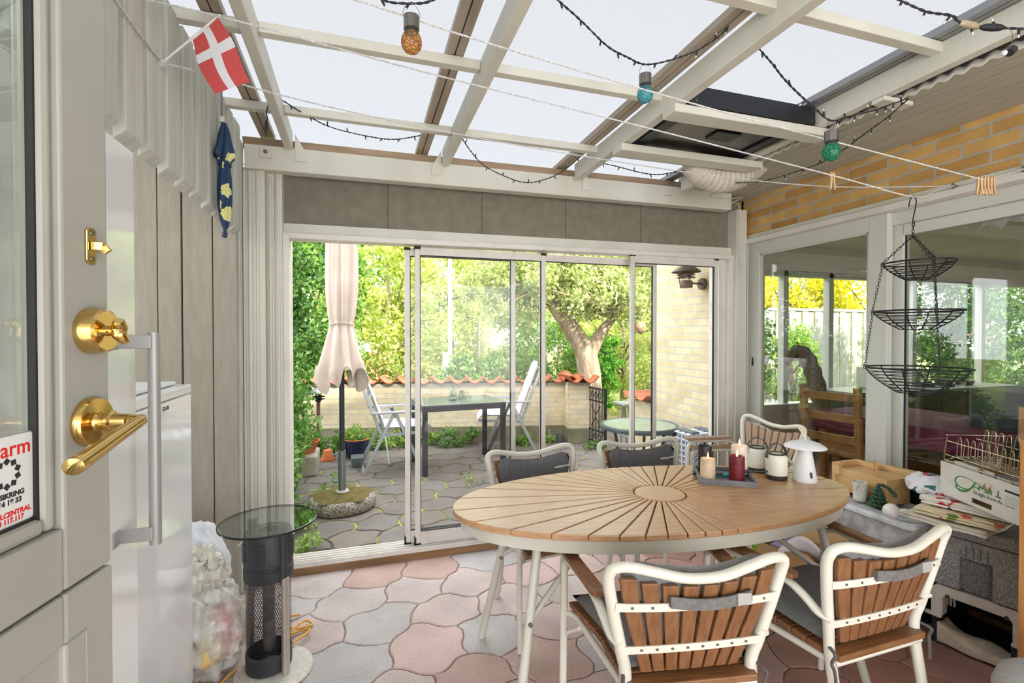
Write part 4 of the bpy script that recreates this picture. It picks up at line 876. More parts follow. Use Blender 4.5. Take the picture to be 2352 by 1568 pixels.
# ------------------------------------------------------------------ on the oval table
ZT = .74
def wick(o, z, r=.0012):
    MB().tube([(0, 0, z), (.001, 0, z + .012)], r, 5).build('wick', mat('burnt_wick', (40, 34, 30), .9), o)
FLM = mat('candle_flame', (255, 200, 110), .5, emis=(255, 190, 96), estr=9.)
def candle(label, loc, r, h, m_, lit, seed, melt=.006):
    o = thing('pillar_candle', label, 'candle', loc); g = random.Random(seed)
    MB().lathe([(0, 0), (r * .98, 0), (r, .004), (r * 1.0, h * .5), (r * .99, h - .008), (r * .95, h), (r * .82, h - .002), (r * .7, h - .009), (0, h - .012)], 36).build('wax', m_, o, smooth=50)
    wick(o, h - .013)
    if lit: MB().lathe([(0, 0), (.0035, .004), (.0045, .010), (.003, .020), (.001, .030), (0, .034)], 12, TR(.001, 0, h - .004)).build('flame', FLM, o, smooth=60)
    return o
def wax(nm, c1, c2): return mat(nm, c1, .45, col2=c2, nscale=20, ndet=8, bump=.25, bscale=60)
TRC = [Vector(p) for p in ((1.475, 1.849), (1.683, 1.723), (1.824, 1.908), (1.618, 2.056))] if False else None
ta = math.atan2(1.723 - 1.849, 1.683 - 1.475); tw, td = .243, .245; tcx, tcy = (1.475 + 1.824) / 2, (1.849 + 1.908) / 2
tr_ = thing('candle_tray', 'square grey wooden tray on the oval table, carrying candles', 'tray', (tcx, tcy, ZT), ta)
GW = mat('grey_stained_wood', (132, 132, 134), .7, col2=(104, 104, 108), nscale=8, stretch=(1, 5, 1))
MB().box(-tw / 2, tw / 2, -td / 2, td / 2, 0, .008).build('bottom', GW, tr_, bevel=.001)
for x0, x1, y0, y1 in ((-tw / 2, tw / 2, -td / 2, -td / 2 + .01), (-tw / 2, tw / 2, td / 2 - .01, td / 2), (-tw / 2, -tw / 2 + .01, -td / 2 + .01, td / 2 - .01), (tw / 2 - .01, tw / 2, -td / 2 + .01, td / 2 - .01)):
    MB().box(x0, x1, y0, y1, .008, .025).build('rim', GW, tr_, bevel=.001)
candle('burning cream pillar candle at the front left of the grey tray', (1.552, 1.868, ZT + .0085), .033, .098, wax('cream_wax', (226, 204, 174), (206, 180, 146)), True, 1)
candle('burning burgundy pillar candle at the front of the grey tray', (1.662, 1.806, ZT + .0085), .034, .115, wax('burgundy_wax', (120, 26, 40), (96, 16, 30)), True, 2)
candle('burning white pillar candle with a melted rim, behind the burgundy one', (1.742, 1.878, ZT + .0085), .037, .145, wax('white_wax', (232, 220, 204), (218, 202, 182)), True, 3)
candle('unlit black pillar candle at the back left of the grey tray', (1.607, 1.955, ZT + .0085), .032, .135, wax('black_wax', (30, 30, 34), (46, 42, 36)), False, 4)
def lighter(label, loc, rz, L_, c2):
    o = thing('gas_lighter', label, 'lighter', loc, rz)
    MB().box(0, L_ * .5, -.008, .008, .0005, .016).build('grip', mat('turquoise_plastic', (64, 178, 190), .35) if c2 else BLKPL, o, bevel=.005, bseg=3)
    MB().box(L_ * .12, L_ * .34, -.0085, .0085, .004, .018).build('trigger', BLKPL, o, bevel=.003)
    MB().tube([(L_ * .5, 0, .008), (L_, 0, .008)], .0052, 10).build('nozzle', BLKPL, o, smooth=50)
lighter('long gas lighter with turquoise grip lying in the grey tray', (1.585, 1.905, ZT + .0085), R(-22), .20, True)
lighter('black stick lighter resting across the right rim of the tray', (1.695, 1.86, ZT + .027), R(-18), .17, False)
bx = thing('matchbox', 'small dark matchbox behind the cream candle in the tray', 'box', (1.56, 1.945, ZT + .0085), R(-30))
MB().box(-.027, .027, -.018, .018, 0, .014).build('sleeve', BLKPL, bx, bevel=.001); MB().box(-.0275, .0275, -.0165, .0165, .0015, .0125).build('drawer', mat('pale_card', (206, 200, 186), .8), bx)

CRM = mat('ivory_enamel', (232, 230, 216), .35, col2=(224, 222, 206), nscale=3); DKM = mat('dark_brown_metal', (52, 46, 42), .4)
def lantern(label, loc, rz):
    o = thing('table_lantern', label, 'lantern', loc, rz, 'ivory lanterns with dark handles')
    MB().lathe([(0, 0), (.046, 0), (.047, .003), (.047, .021), (.046, .022), (0, .022)], 36).build('base', DKM, o, smooth=40)
    MB().lathe([(.046, .022), (.0465, .03), (.0465, .098), (.044, .110), (.038, .116), (.036, .116)], 36).build('body', CRM, o, smooth=40)
    MB().lathe([(.026, .116), (.037, .116), (.0385, .119), (.037, .123), (.028, .123)], 36).build('collar', DKM, o, smooth=40)
    MB().lathe([(0, .112), (.027, .112), (.027, .1205), (0, .1215)], 30).build('top_plate', mat('pale_steel_disc', (190, 192, 190), .3, .6), o, smooth=40)
    h_ = MB(); n_ = 25; vs = []; fs = []
    for i in range(n_):
        a = PI * i / (n_ - 1); x = .049 * math.cos(a); z = .096 + .070 * math.sin(a)
        vs += [(x, -.008, z), (x, .008, z), (x * 1.06, .008, z + .003), (x * 1.06, -.008, z + .003)]
    for i in range(n_ - 1): fs += [(4 * i + q, 4 * i + (q + 1) % 4, 4 * i + 4 + (q + 1) % 4, 4 * i + 4 + q) for q in range(4)]
    hb = h_.add(vs, fs).build('handle', mat('charcoal_strap', (62, 62, 64), .6), o, smooth=40)
    for sx in (-1, 1): MB().cyl((sx * .046, 0, .096), (sx * .055, 0, .096), .005, n=10).build('stud', CRM, hb)
    return o
lantern('ivory lantern with dark handle nearer the mushroom lamp', (1.890, 1.802, ZT), R(-14))
lantern('ivory lantern with dark handle, farther back and left of its twin', (1.905, 1.935, ZT), R(-24))
LW = mat('white_ribbed_plastic', (226, 226, 228), .5)
lm = thing('mushroom_lamp', 'small white cordless mushroom lamp with a rope loop on top', 'table lamp', (1.992, 1.738, ZT))
MB().lathe([(0, 0), (.052, 0), (.053, .003), (.050, .012), (.026, .155), (.0, .156)], 40).build('stem', LW, lm, smooth=40)
MB().lathe([(0, .150), (.030, .150), (.060, .151), (.088, .156), (.0895, .158), (.085, .164), (.06, .178), (.03, .187), (0, .190)], 48).build('shade', mat('white_shade', (232, 232, 236), .45), lm, smooth=60)
MB().prism([(.006 * math.cos(a), .014 + (.008 if math.sin(a) > 0 else -.008) + .006 * math.sin(a)) for a in [2 * PI * i / 20 for i in range(20)]], 0, .004, TR(-.012, -.044, .022) @ RX(R(81)) @ RY(R(-12))).build('switch', BLKPL, lm)
MB().tube(smoothpath([(0, 0, .188), (-.006, .002, .21), (-.022, .006, .236), (-.030, .008, .245), (-.026, .008, .256), (-.012, .004, .25), (0, 0, .225), (.004, -.001, .188)], 5), .0035, 8).build('rope_loop', mat('ivory_cord', (222, 214, 196), .8, col2=(200, 190, 168), nscale=90), lm, smooth=60)
# ------------------------------------------------------------------ string lights under the roof
CABLE = mat('black_cable', (34, 35, 38), .5); LEDT = mat('clear_led_tip', (214, 218, 224), .15, spec=.8)
def tof(v): return (v - CP).dot(Vector((_s * _cp, _c * _cp, -_sp))) / 1.0
def pxpath(A):
    """anchors (px, py, depth or None) -> points; missing depths are interpolated"""
    k = [i for i, a in enumerate(A) if a[2] is not None]; out = []
    for i, (px, py, t) in enumerate(A):
        if t is None:
            a = max(j for j in k if j < i); b = min(j for j in k if j > i); t = A[a][2] + (A[b][2] - A[a][2]) * (i - a) / (b - a)
        out.append(atT(px, py, t))
    return out
def light_string(label, A, seed, step=.105, group=None):
    g = random.Random(seed); P = smoothpath(pxpath(A), 8); o = thing('string_lights', label, 'string lights', P[0])
    tw = MB()
    for ph in (0, PI):
        q = []; L_ = 0
        for i, p in enumerate(P):
            d = (P[min(i + 1, len(P) - 1)] - P[max(i - 1, 0)]).normalized(); u = d.cross(Vector((0, 0, 1))).normalized(); v = d.cross(u)
            if i: L_ += (p - P[i - 1]).length
            a = L_ / .05 * 2 * PI + ph; q.append(p + (u * math.cos(a) + v * math.sin(a)) * .0022)
        tw.tube(q, .0021, 5)
    tw.build('cable', CABLE, o, True, smooth=60)
    acc = 0; nxt = step * .4; sgn = 1
    for i in range(1, len(P)):
        seg = (P[i] - P[i - 1]).length
        while acc + seg > nxt:
            p = P[i - 1].lerp(P[i], (nxt - acc) / seg); d = (P[i] - P[i - 1]).normalized(); s_ = -1 if g.random() < .68 else 1
            dr = (Vector((0, 0, s_)) * .9 + d * g.uniform(-.7, .7) + Vector((g.uniform(-.2, .2), g.uniform(-.2, .2), 0))).normalized()
            a = p + dr * .002; l_ = MB().cyl(a, a + dr * .017, .0036, .0033, 8).build('led_socket', CABLE, o, True, smooth=50)
            MB().lathe([(0, 0), (.0024, 0), (.0024, .007), (.0012, .009), (0, .0092)], 8, frame_on(a + dr * .017, dr.orthogonal(), dr)).build('led', LEDT, l_, True, smooth=60)
            nxt += step * g.uniform(.85, 1.15)
        acc += seg
    return o
light_string('black string lights swagged between the first two rafters, along the far beam', [(648, 230, 2.36), (700, 262, None), (760, 292, None), (845, 313, None), (905, 320, None), (960, 312, None), (1022, 299, 2.9)], 1)
light_string('black string lights sagging low over the white beam between second and third rafter', [(1060, 316, 2.86), (1085, 352, None), (1112, 380, None), (1160, 405, None), (1205, 419, None), (1245, 414, None), (1285, 398, None), (1312, 378, None), (1336, 356, 3.05)], 2, .09)
light_string('black string lights running from the third rafter to the duct hose', [(1372, 372, 3.05), (1420, 383, None), (1470, 396, None), (1510, 401, None), (1545, 396, None), (1572, 391, 3.0)], 3, .1)
light_string('black string lights at the top edge carrying the amber and blue bulbs', [(800, -70, 1.34), (870, -4, 1.37), (945, 8, 1.39), (1005, -4, 1.42), (1140, -75, 1.5), (1225, -50, None), (1283, 2, 1.60), (1335, 48, None), (1395, 106, None), (1440, 131, None), (1482, 148, 1.80), (1540, 138, None), (1600, 116, None), (1650, 85, None), (1680, 52, 1.84)], 4, .085)
light_string('black string lights dropping to the green bulb and up to the soffit block', [(1738, 106, 1.85), (1770, 142, None), (1800, 180, None), (1832, 213, None), (1870, 247, None), (1908, 277, 1.72), (1945, 268, None), (2000, 256, None), (2045, 240, None), (2085, 226, 2.07)], 5, .085)
light_string('black string lights running along the soffit above the yellow bricks', [(2085, 228, 2.07), (2040, 268, None), (1990, 304, None), (1935, 345, None), (1880, 376, None), (1815, 398, None), (1750, 416, 3.0), (1690, 420, 3.0)], 6, .12)
s4 = light_string('black string lights with a taped splice in the upper right corner', [(2050, -8, 1.40), (2125, 26, None), (2185, 36, None), (2202, 50, None), (2240, 60, None), (2300, 64, None), (2360, 66, 1.40), (2420, 60, 1.40)], 7, .075)
a, b = atT(2205, 52, 1.40), atT(2247, 62, 1.40); MB().tube([a, a.lerp(b, .3), a.lerp(b, .7), b], [.006, .0095, .010, .006], 10).build('splice_tape', mat('beige_tape', (186, 172, 150), .6, col2=(150, 132, 108), nscale=40), s4, True, smooth=50)
a, b = atT(2250, 62, 1.40), atT(2308, 64, 1.40); MB().tube([a, a.lerp(b, .2), a.lerp(b, .5), a.lerp(b, .8), b], [.004, .009, .0105, .009, .004], 10).build('splice_wrap', mat('black_wrap', (24, 24, 26), .6, bump=.5, bscale=90), s4, True, smooth=50)
pl = thing('cable_plug', 'black cable end with a small round plug dangling beside the left rafter', 'plug', atT(612, 300, 2.35))
MB().tube(smoothpath(pxpath([(617, 240, 2.35), (612, 258, None), (614, 272, None), (612, 285, 2.35)]), 5), .003, 6).build('cable', CABLE, pl, True, smooth=60)
MB().tube(pxpath([(612, 278, 2.35), (612, 284, None), (612, 291, None), (611, 302, 2.35)]), [.006, .008, .010, .010], 10).build('plug_body', mat('black_plug_plastic', (44, 44, 48), .45), pl, True, smooth=40)

def crackle(name, c1, c2):
    m = bpy.data.materials.new(name); m.use_nodes = True; nt = m.node_tree; b = nt.nodes['Principled BSDF']; o = nt.nodes['Material Output']
    b.inputs['Roughness'].default_value = .08; b.inputs['Specular IOR Level'].default_value = .8
    tc = N(nt, 'ShaderNodeTexCoord'); vo = N(nt, 'ShaderNodeTexVoronoi', Scale=80., feature='DISTANCE_TO_EDGE'); nt.links.new(tc.outputs['Object'], vo.inputs['Vector'])
    cr = N(nt, 'ShaderNodeValToRGB'); cr.color_ramp.elements[0].color = L4(c2); cr.color_ramp.elements[1].color = L4(c1); cr.color_ramp.elements[1].position = .16
    nt.links.new(vo.outputs['Distance'], cr.inputs[0]); nt.links.new(cr.outputs[0], b.inputs['Base Color'])
    t = N(nt, 'ShaderNodeBsdfTransparent'); nt.links.new(cr.outputs[0], t.inputs[0]); mx = N(nt, 'ShaderNodeMixShader'); mx.inputs[0].default_value = .30
    nt.links.new(t.outputs[0], mx.inputs[1]); nt.links.new(b.outputs[0], mx.inputs[2]); nt.links.new(mx.outputs[0], o.inputs[0]); return m
STEEL = mat('brushed_steel_cap', (150, 146, 142), .32, .9, col2=(120, 116, 112), nscale=30, stretch=(6, 6, .3))
def solar_bulb(label, p, m_):
    o = thing('solar_bulb', label, 'bulb lamp', p - Vector((0, 0, .125)), 0, 'coloured crackle glass solar bulbs')
    MB().lathe([(0, .105), (.0225, .105), (.0225, .068), (.020, .066), (0, .066)], 32).build('cap', STEEL, o, smooth=40)
    MB().lathe([(.0195, .069), (.0195, .058), (0, .058)], 24).build('neck', mat('black_bulb_neck', (40, 40, 42), .4), o, smooth=40)
    MB().lathe([(0, 0), (.010, .0015), (.020, .007), (.0275, .018), (.030, .030), (.0285, .042), (.024, .053), (.018, .060)], 32).build('glass', m_, o, smooth=70)
    MB().tube(smoothpath([(.021, 0, .098), (.024, 0, .115), (.015, 0, .135), (.0, 0, .142), (-.015, 0, .135), (-.024, 0, .115), (-.021, 0, .098)], 5), .0008, 6).build('wire_handle', SPR, o, smooth=60)
solar_bulb('amber crackle glass bulb with a steel cap, hanging at the top edge', atT(945, 8, 1.39) - Vector((0, 0, .018)), crackle('amber_crackle_glass', (240, 196, 140), (150, 104, 62)))
solar_bulb('pale blue crackle glass bulb hanging in front of the third rafter', atT(1482, 148, 1.80) - Vector((0, 0, .018)), crackle('blue_crackle_glass', (150, 222, 232), (60, 150, 168)))
solar_bulb('green crackle glass bulb hanging near the black roof panel', atT(1910, 277, 1.72) - Vector((0, 0, .018)), crackle('green_crackle_glass', (104, 214, 172), (30, 128, 96)))
dk = thing('dark_bulb', 'dark capped solar bulb with clear glass dangling at the upper right edge', 'bulb lamp', atT(2312, 128, 1.40))
MB().tube(smoothpath(pxpath([(2322, 66, 1.40), (2326, 85, None), (2323, 100, None), (2318, 112, 1.40)]), 4), .0009, 6).build('wire_handle', SPR, dk, True, smooth=60)
q = atT(2318, 112, 1.40); MB().lathe([(0, 0), (.011, 0), (.012, .008), (.012, .020), (0, .021)], 18, TR(q.x, q.y, q.z - .012) @ RY(R(50))).build('cap', CABLE, dk, True, smooth=40)
q = atT(2306, 122, 1.40); MB().ball((q.x, q.y, q.z), .008, 10).build('glass', LEDT, dk, True, smooth=70)

# ------------------------------------------------------------------ black solar air panel, its battens and the duct hose
BLKM = mat('black_powder_coated_sheet', (38, 40, 46), .42, .3); BRUSH = mat('dark_brushed_plate', (120, 116, 110), .3, .85, col2=(70, 68, 66), nscale=3, lo=.3, hi=.7)
sp = thing('solar_air_panel', 'flat black metal solar air panel lying on two battens under the roof', 'solar panel', (1.84, 2.2, 2.482))
for x0, x1, y0, y1 in ((1.46, 2.205, 1.878, 1.890), (1.46, 2.205, 2.548, 2.56), (1.46, 1.472, 1.89, 2.548), (2.193, 2.205, 1.89, 2.548)): MB().box(x0, x1, y0, y1, 2.483, 2.57).build('side', BLKM, sp, True, bevel=.002)
MB().box(1.472, 2.193, 1.89, 2.548, 2.497, 2.503).build('bottom_plate', BRUSH, sp, True)
for x0, x1, y0, y1 in ((1.472, 2.193, 1.89, 1.93), (1.472, 2.193, 2.51, 2.548), (1.472, 1.53, 1.93, 2.51), (2.13, 2.193, 1.93, 2.51)): MB().box(x0, x1, y0, y1, 2.485, 2.496).build('edge_flange', BLKM, sp, True, bevel=.001)
MB().box(1.80, 1.95, 2.10, 2.20, 2.486, 2.496).build('outlet_plate', BLKM, sp, True)
for x in (1.485, 2.18):
    for z in (2.50, 2.552): MB().cyl((x, 1.877, z), (x, 1.874, z), .005, n=10).build('rivet', STEEL, sp, True)
tag(MB().box(1.378, 2.33, 1.885, 1.985, 2.442, 2.481).build('batten', PAINT, bevel=.004), 'white painted batten across two rafters, nearer one holding the black panel', 'batten')
tag(MB().box(1.366, 2.33, 2.335, 2.435, 2.430, 2.469).build('batten', PAINT, bevel=.004), 'white painted batten across two rafters, farther one, next to the duct hose', 'batten')
du = [onY(px, py, 2.54) for px, py in ((1598, 372), (1601, 388), (1618, 402), (1648, 411), (1682, 408), (1712, 395), (1738, 374), (1752, 352))]
P = smoothpath(du, 10); n_ = len(P)
hose = MB(); ring = 16; T_ = []
Q = smoothpath(du, 36); rr_ = [.078 + .006 * abs(math.sin(i / len(Q) * PI * 21)) for i in range(len(Q))]
tag(hose.tube(Q, rr_, 22).build('duct_hose', mat('off_white_duct_film', (212, 206, 194), .5, col2=(196, 188, 174), nscale=12, bump=.5, bscale=34), smooth=75), 'thick off-white ribbed duct hose curving below the black roof panel', 'hose')
WIRE = mat('beige_thin_wire', (206, 200, 184), .5)
tag(MB().tube(smoothpath([onY(px, py, 2.62) for px, py in ((1745, 381), (1790, 384), (1783, 392), (1735, 408))], 6), .0022, 6).build('thin_wire', WIRE, smooth=60), 'thin beige wire looping out to the right of the duct hose', 'wire')
ws = [onY(1668, 443, 2.98), onY(1637, 446, 2.98), onY(1636, 453, 2.98), onY(1680, 456, 2.98), onY(1705, 452, 2.98), onY(1695, 459, 2.98), onY(1678, 466, 2.99), onY(1688, 466, 3.0), onY(1697, 474, 3.03), onY(1700, 515, 3.03), onY(1699, 590, 3.03), onY(1702, 610, 3.03), onY(1704, 620, 3.03)]
tag(MB().tube(smoothpath(ws, 6), .0025, 6).build('thin_wire', WIRE, smooth=60), 'thin beige wire running down the corner post to the black box', 'wire')
sb_ = onX(1706, 633, 2.905); sx_ = thing('sensor_box', 'small black electric box at the end of the corner wire', 'control box', (sb_.x, sb_.y, sb_.z - .05), R(35))
MB().box(-.03, .03, -.022, .022, 0, .098).build('case', mat('glossy_black_plastic', (24, 26, 28), .22), sx_, bevel=.005, bseg=3)
MB().box(-.008, .022, -.0235, -.0215, .02, .085).build('front_plate', mat('black_gloss_plate', (16, 18, 20), .12), sx_, bevel=.002)
for k in range(3): MB().cyl((.002 + .007 * k, -.0235, .04), (.002 + .007 * k, -.0245, .04), .002, n=8).build('button', mat('pale_button', (200, 206, 204), .4), sx_)

# ------------------------------------------------------------------ three-tier wire basket
IRON = mat('black_iron_wire', (44, 44, 46), .4, .6)
hb = thing('hanging_basket', 'three-tier black wire basket hanging on chains from the clothesline', 'hanging basket', (bh.x, bh.y, 1.2))
tiers = [(2110, 603, .122, .070), (2107, 714, .152, .078), (2106, 845, .178, .105)]
cen = [atT(px, py, 2.05) for px, py, r, h in tiers]
hk = MB(); hk.tube(smoothpath([bh + Vector((-.028, .0, -.045)), bh + Vector((-.018, 0, -.012)), bh + Vector((0, 0, .004)), bh + Vector((.017, 0, -.012)), bh + Vector((.014, 0, -.04)), bh + Vector((.004, 0, -.075)), bh + Vector((-.003, 0, -.105)), bh + Vector((.006, 0, -.112)), bh + Vector((.008, 0, -.10))], 6), .0022, 8); hk.build('hook', IRON, hb, True, smooth=60)
def chain(a, b, nm='chain'):
    a, b = Vector(a), Vector(b); L_ = (b - a).length; n_ = max(2, int(L_ / .0135)); d = (b - a).normalized(); u = d.orthogonal().normalized(); v = d.cross(u); mb = MB()
    for i in range(n_):
        c_ = a + d * L_ * (i + .5) / n_; s_ = u if i % 2 else v
        mb.tube([c_ + d * (.0095 * math.cos(t_)) + s_ * (.0042 * math.sin(t_)) for t_ in [2 * PI * k / 8 for k in range(8)]], .0014, 4, closed=True)
    return mb.build(nm, IRON, hb, True, smooth=60)
prev = None
for ti, ((px, py, r, h), c_) in enumerate(zip(tiers, cen)):
    def bw(a, f): rr2 = r * (1 - .62 * f ** 1.5); return (c_.x + rr2 * math.cos(a), c_.y + rr2 * math.sin(a), c_.z - h * f)
    MB().tube([bw(2 * PI * i / 40, 0) for i in range(40)], .0036, 8, closed=True).build('rim', IRON, hb, True, smooth=60)
    for f in ((.16, .32, .48, .64, .8) if ti < 2 else (.13, .26, .39, .52, .65, .78, .9)):
        MB().tube([bw(2 * PI * i / 36, f) for i in range(36)], .0017, 6, closed=True).build('wire_ring', IRON, hb, True, smooth=60)
    for k in range(6): MB().tube([bw(2 * PI * (k + .3) / 6, f / 8) for f in range(9)], .0026, 6).build('wire_rib', IRON, hb, True, smooth=60)
    bs = MB().tube([bw(2 * PI * i / 30, 1.0) for i in range(30)], .0018, 6, closed=True).build('base_ring', IRON, hb, True, smooth=60)
    for k in range(3):
        yy = (k - 1) * r * .2; MB().tube([(c_.x - r * .36, c_.y + yy, c_.z - h), (c_.x + r * .36, c_.y + yy, c_.z - h)], .0012, 5).build('wire_bar', IRON, bs, True)
    at3 = [Vector(bw(a, 0)) for a in (.12, 2.25, 4.1)]
    if ti == 0:
        top = bh + Vector((0, 0, -.11)); mid = top + Vector((0, 0, -.055)); chain(top, mid); chain(top + Vector((.004, 0, 0)), mid + Vector((.002, .003, 0)))
        for p in at3: chain(mid, p + Vector((0, 0, .006)))
    else:
        for p, q in zip(prev, at3): chain(p + Vector((0, 0, -.006)), q + Vector((0, 0, .006)))
    for p in at3: MB().tube([p + Vector((.010 * math.cos(t_), 0, .010 * math.sin(t_))) for t_ in [2 * PI * k / 10 for k in range(10)]], .0015, 6, closed=True).build('ring_eye', IRON, hb, True, smooth=60)
    prev = at3
# ------------------------------------------------------------------ storage along the right wall
SPECK = mat('grey_speckled_foam', (160, 158, 156), .85, col2=(112, 110, 110), nscale=150, ndet=3, lo=.38, hi=.62, bump=.3, bscale=160)
PINE = mat('pale_pine', (226, 190, 136), .55, col2=(206, 162, 104), nscale=4, ndet=8, stretch=(6, .8, 6), bump=.05)
CARD = mat('brown_cardboard', (192, 158, 112), .8, col2=(176, 140, 94), nscale=5)
CDIR = Vector((-.21, .978, 0)).normalized(); CN = Vector((-.978, -.21, 0)).normalized(); CB = Vector((2.60, 1.265, 0))
# local frame of carrier and foam box: x along the front (0 = near right end), y into the depth, z up
CM = Matrix(((CDIR.x, -CN.x, 0, CB.x), (CDIR.y, -CN.y, 0, CB.y), (0, 0, 1, 0), (0, 0, 0, 1)))
WPL = mat('off_white_carrier_plastic', (206, 202, 194), .45, col2=(186, 178, 166), nscale=6, ndet=8); NAVY = mat('dark_blue_carrier_plastic', (34, 36, 52), .5)
pc = thing('pet_carrier', 'pet carrier with open front, off-white top half and dark blue bottom, holding a blanket', 'pet carrier', CM @ Vector((.14, .2, 0)))
W_, D_ = .31, .40
def cloop(x0, x1, z0, z1, r, n=5):
    return [(x0, z0)] + [(x0 + r - r * math.cos(PI / 2 * i / n), z1 - r + r * math.sin(PI / 2 * i / n)) for i in range(n + 1)] + [(x1 - r + r * math.sin(PI / 2 * i / n), z1 - r + r * math.cos(PI / 2 * i / n)) for i in range(n + 1)] + [(x1, z0)]
def carch(x0, x1, z0, z1, r, y0, y1, th):
    a = cloop(x0, x1, z0, z1, r); b = cloop(x0 + th, x1 - th, z0, z1 - th, max(.01, r - th * .4)); mb = MB(); k = len(a)
    vs = [CM @ Vector((x, y, z)) for y in (y0, y1) for lp in (a, b) for x, z in lp]; f = []
    for i in range(k - 1):
        f += [(i, i + 1, k + i + 1, k + i), (2 * k + i, 3 * k + i, 3 * k + i + 1, 2 * k + i + 1), (i, 2 * k + i, 2 * k + i + 1, i + 1), (k + i, k + i + 1, 3 * k + i + 1, 3 * k + i)]
    return mb.add(vs, f)
carch(-.03, .285, .135, .272, .035, 0, .05, .042).build('front_arch', WPL, pc, True, smooth=50)
carch(-.03, .285, .125, .275, .05, .05, D_, .012).build('top_shell', WPL, pc, True, smooth=50)
MB().box(-.045, .015, -.012, .012, .123, .136, 0, CM).build('flange', WPL, pc, True, bevel=.003); MB().box(.245, .305, -.012, .012, .123, .136, 0, CM).build('flange', WPL, pc, True, bevel=.003)
bt = MB(); bt.box(-.028, .283, .0, D_, .004, .016, 0, CM)
bt.build('bottom_tray', NAVY, pc, True)
MB().box(-.03, .018, 0, .05, .004, .123, 0, CM).build('bottom_side', NAVY, pc, True, bevel=.006); MB().box(.262, .283, 0, .05, .004, .123, 0, CM).build('bottom_side', NAVY, pc, True, bevel=.004)
for x0, x1 in ((-.03, -.018), (.271, .283)): MB().box(x0, x1, .05, D_, .004, .125, 0, CM).build('bottom_side', NAVY, pc, True)
MB().box(-.03, .283, D_ - .012, D_, .004, .26, 0, CM).build('back', NAVY, pc, True)
for x in (.215, .228, .241, .254): MB().box(x, x + .006, .055, .06, .17, .235, 0, CM).build('vent_bar', WPL, pc, True)
for x, z in ((.225, .232), (.03, .232)): MB().cyl(CM @ Vector((x, -.006, z)), CM @ Vector((x, .004, z)), .008, n=10).build('door_pivot', mat('dark_plastic_pin', (60, 58, 56), .5), pc, True)
def blk(k0, zt, out):
    def fn(u, v):
        x = .02 + .24 * u; sag = (2 * u - 1) ** 2
        if v < .5: yy, zz = -out + .012 * (1 - v * 2) * 0, .012 + (zt + .055 * sag * (u > .5) - .012) * v * 2
        else: yy, zz = -out + (v - .5) * 2 * .10, zt + .055 * sag * (u > .5) + .012 * math.sin(7 * u + 5 * v)
        return CM @ Vector((x, yy + .006 * math.sin(9 * u + k0), zz))
    return MB().grid(fn, 26, 15)
tag(blk(.0, .045, .006).build('blanket', mat('cream_fleece', (208, 196, 178), .95, col2=(190, 178, 160), nscale=20, bump=.5, bscale=90), smooth=80, solid=.012), 'folded cream fleece blanket lying inside the pet carrier', 'blanket')
fb = thing('foam_box', 'grey speckled foam cool box with recessed front, standing on the pet carrier', 'cool box', CM @ Vector((.11, .2, .28)))
def fbox(nm, x0, x1, y0, y1, z0, z1, bv=.010): return MB().box(x0, x1, y0, y1, z0, z1, 0, CM).build(nm, SPECK, fb, True, bevel=bv, bseg=3)
b_ = MB(); X0, X1 = -.20, .285
# front wall with a recessed panel
xs_ = [X0, .075, .185, X1]; zs_ = [.280, .285, .430, .508]
for i in range(3):
    for j in range(3):
        y_ = .012 if (i == 1 and j <= 1) else 0.
        b_.add([CM @ Vector((x, y_, z)) for x, z in ((xs_[i], zs_[j]), (xs_[i + 1], zs_[j]), (xs_[i + 1], zs_[j + 1]), (xs_[i], zs_[j + 1]))], [(3, 2, 1, 0)])
for x in (xs_[1], xs_[2]): b_.add([CM @ Vector(p) for p in ((x, 0, zs_[0]), (x, .012, zs_[0]), (x, .012, zs_[2]), (x, 0, zs_[2]))], [(0, 1, 2, 3)])
b_.add([CM @ Vector(p) for p in ((xs_[1], 0, zs_[2]), (xs_[2], 0, zs_[2]), (xs_[2], .012, zs_[2]), (xs_[1], .012, zs_[2]))], [(0, 1, 2, 3)])
b_.box(X0, X1, .012, .30, .280, .508, 0, CM); b_.build('body', SPECK, fb, True)
for x in (.088, .112, .136, .160): MB().box(x, x + .004, -.0015, .004, .438, .486, 0, CM).build('groove', mat('foam_groove', (84, 82, 82), .9), fb, True)
MB().box(X0 - .004, X1 + .004, -.005, .304, .512, .568, 0, CM).build('lid', SPECK, fb, True, bevel=.012, bseg=3)
# clear storage tub with lid beside it, holding grey foam
TUBX0, TUBX1, TUBY0, TUBY1 = 2.505, 2.83, 1.60, 2.13
tu = thing('storage_tub', 'clear plastic storage tub with a white-rimmed lid under the pine nest box', 'storage box', (2.66, 1.86, 0))
CLR = film('clear_tub_plastic', (222, 224, 226), .62, .15); CLR2 = film('milky_lid_plastic', (226, 230, 234), .15, .2)
tb_ = MB()
for x0, x1, y0, y1 in ((TUBX0 + .02, TUBX1 - .02, TUBY0 + .02, TUBY0 + .024), (TUBX0 + .02, TUBX1 - .02, TUBY1 - .024, TUBY1 - .02), (TUBX0 + .02, TUBX0 + .024, TUBY0 + .02, TUBY1 - .02), (TUBX1 - .024, TUBX1 - .02, TUBY0 + .02, TUBY1 - .02)): tb_.box(x0, x1, y0, y1, .20, .485)
tb_.box(TUBX0 + .02, TUBX1 - .02, TUBY0 + .02, TUBY1 - .02, .20, .204); tb_.build('tub', CLR, tu, True)
def rrp(x0, x1, y0, y1, r): return rr(x0, x1, y0, y1, r, 6)
MB().prism(rrp(TUBX0, TUBX1, TUBY0, TUBY1, .05), .482, .506).build('lid_skirt', CLR2, tu, True, bevel=.004)
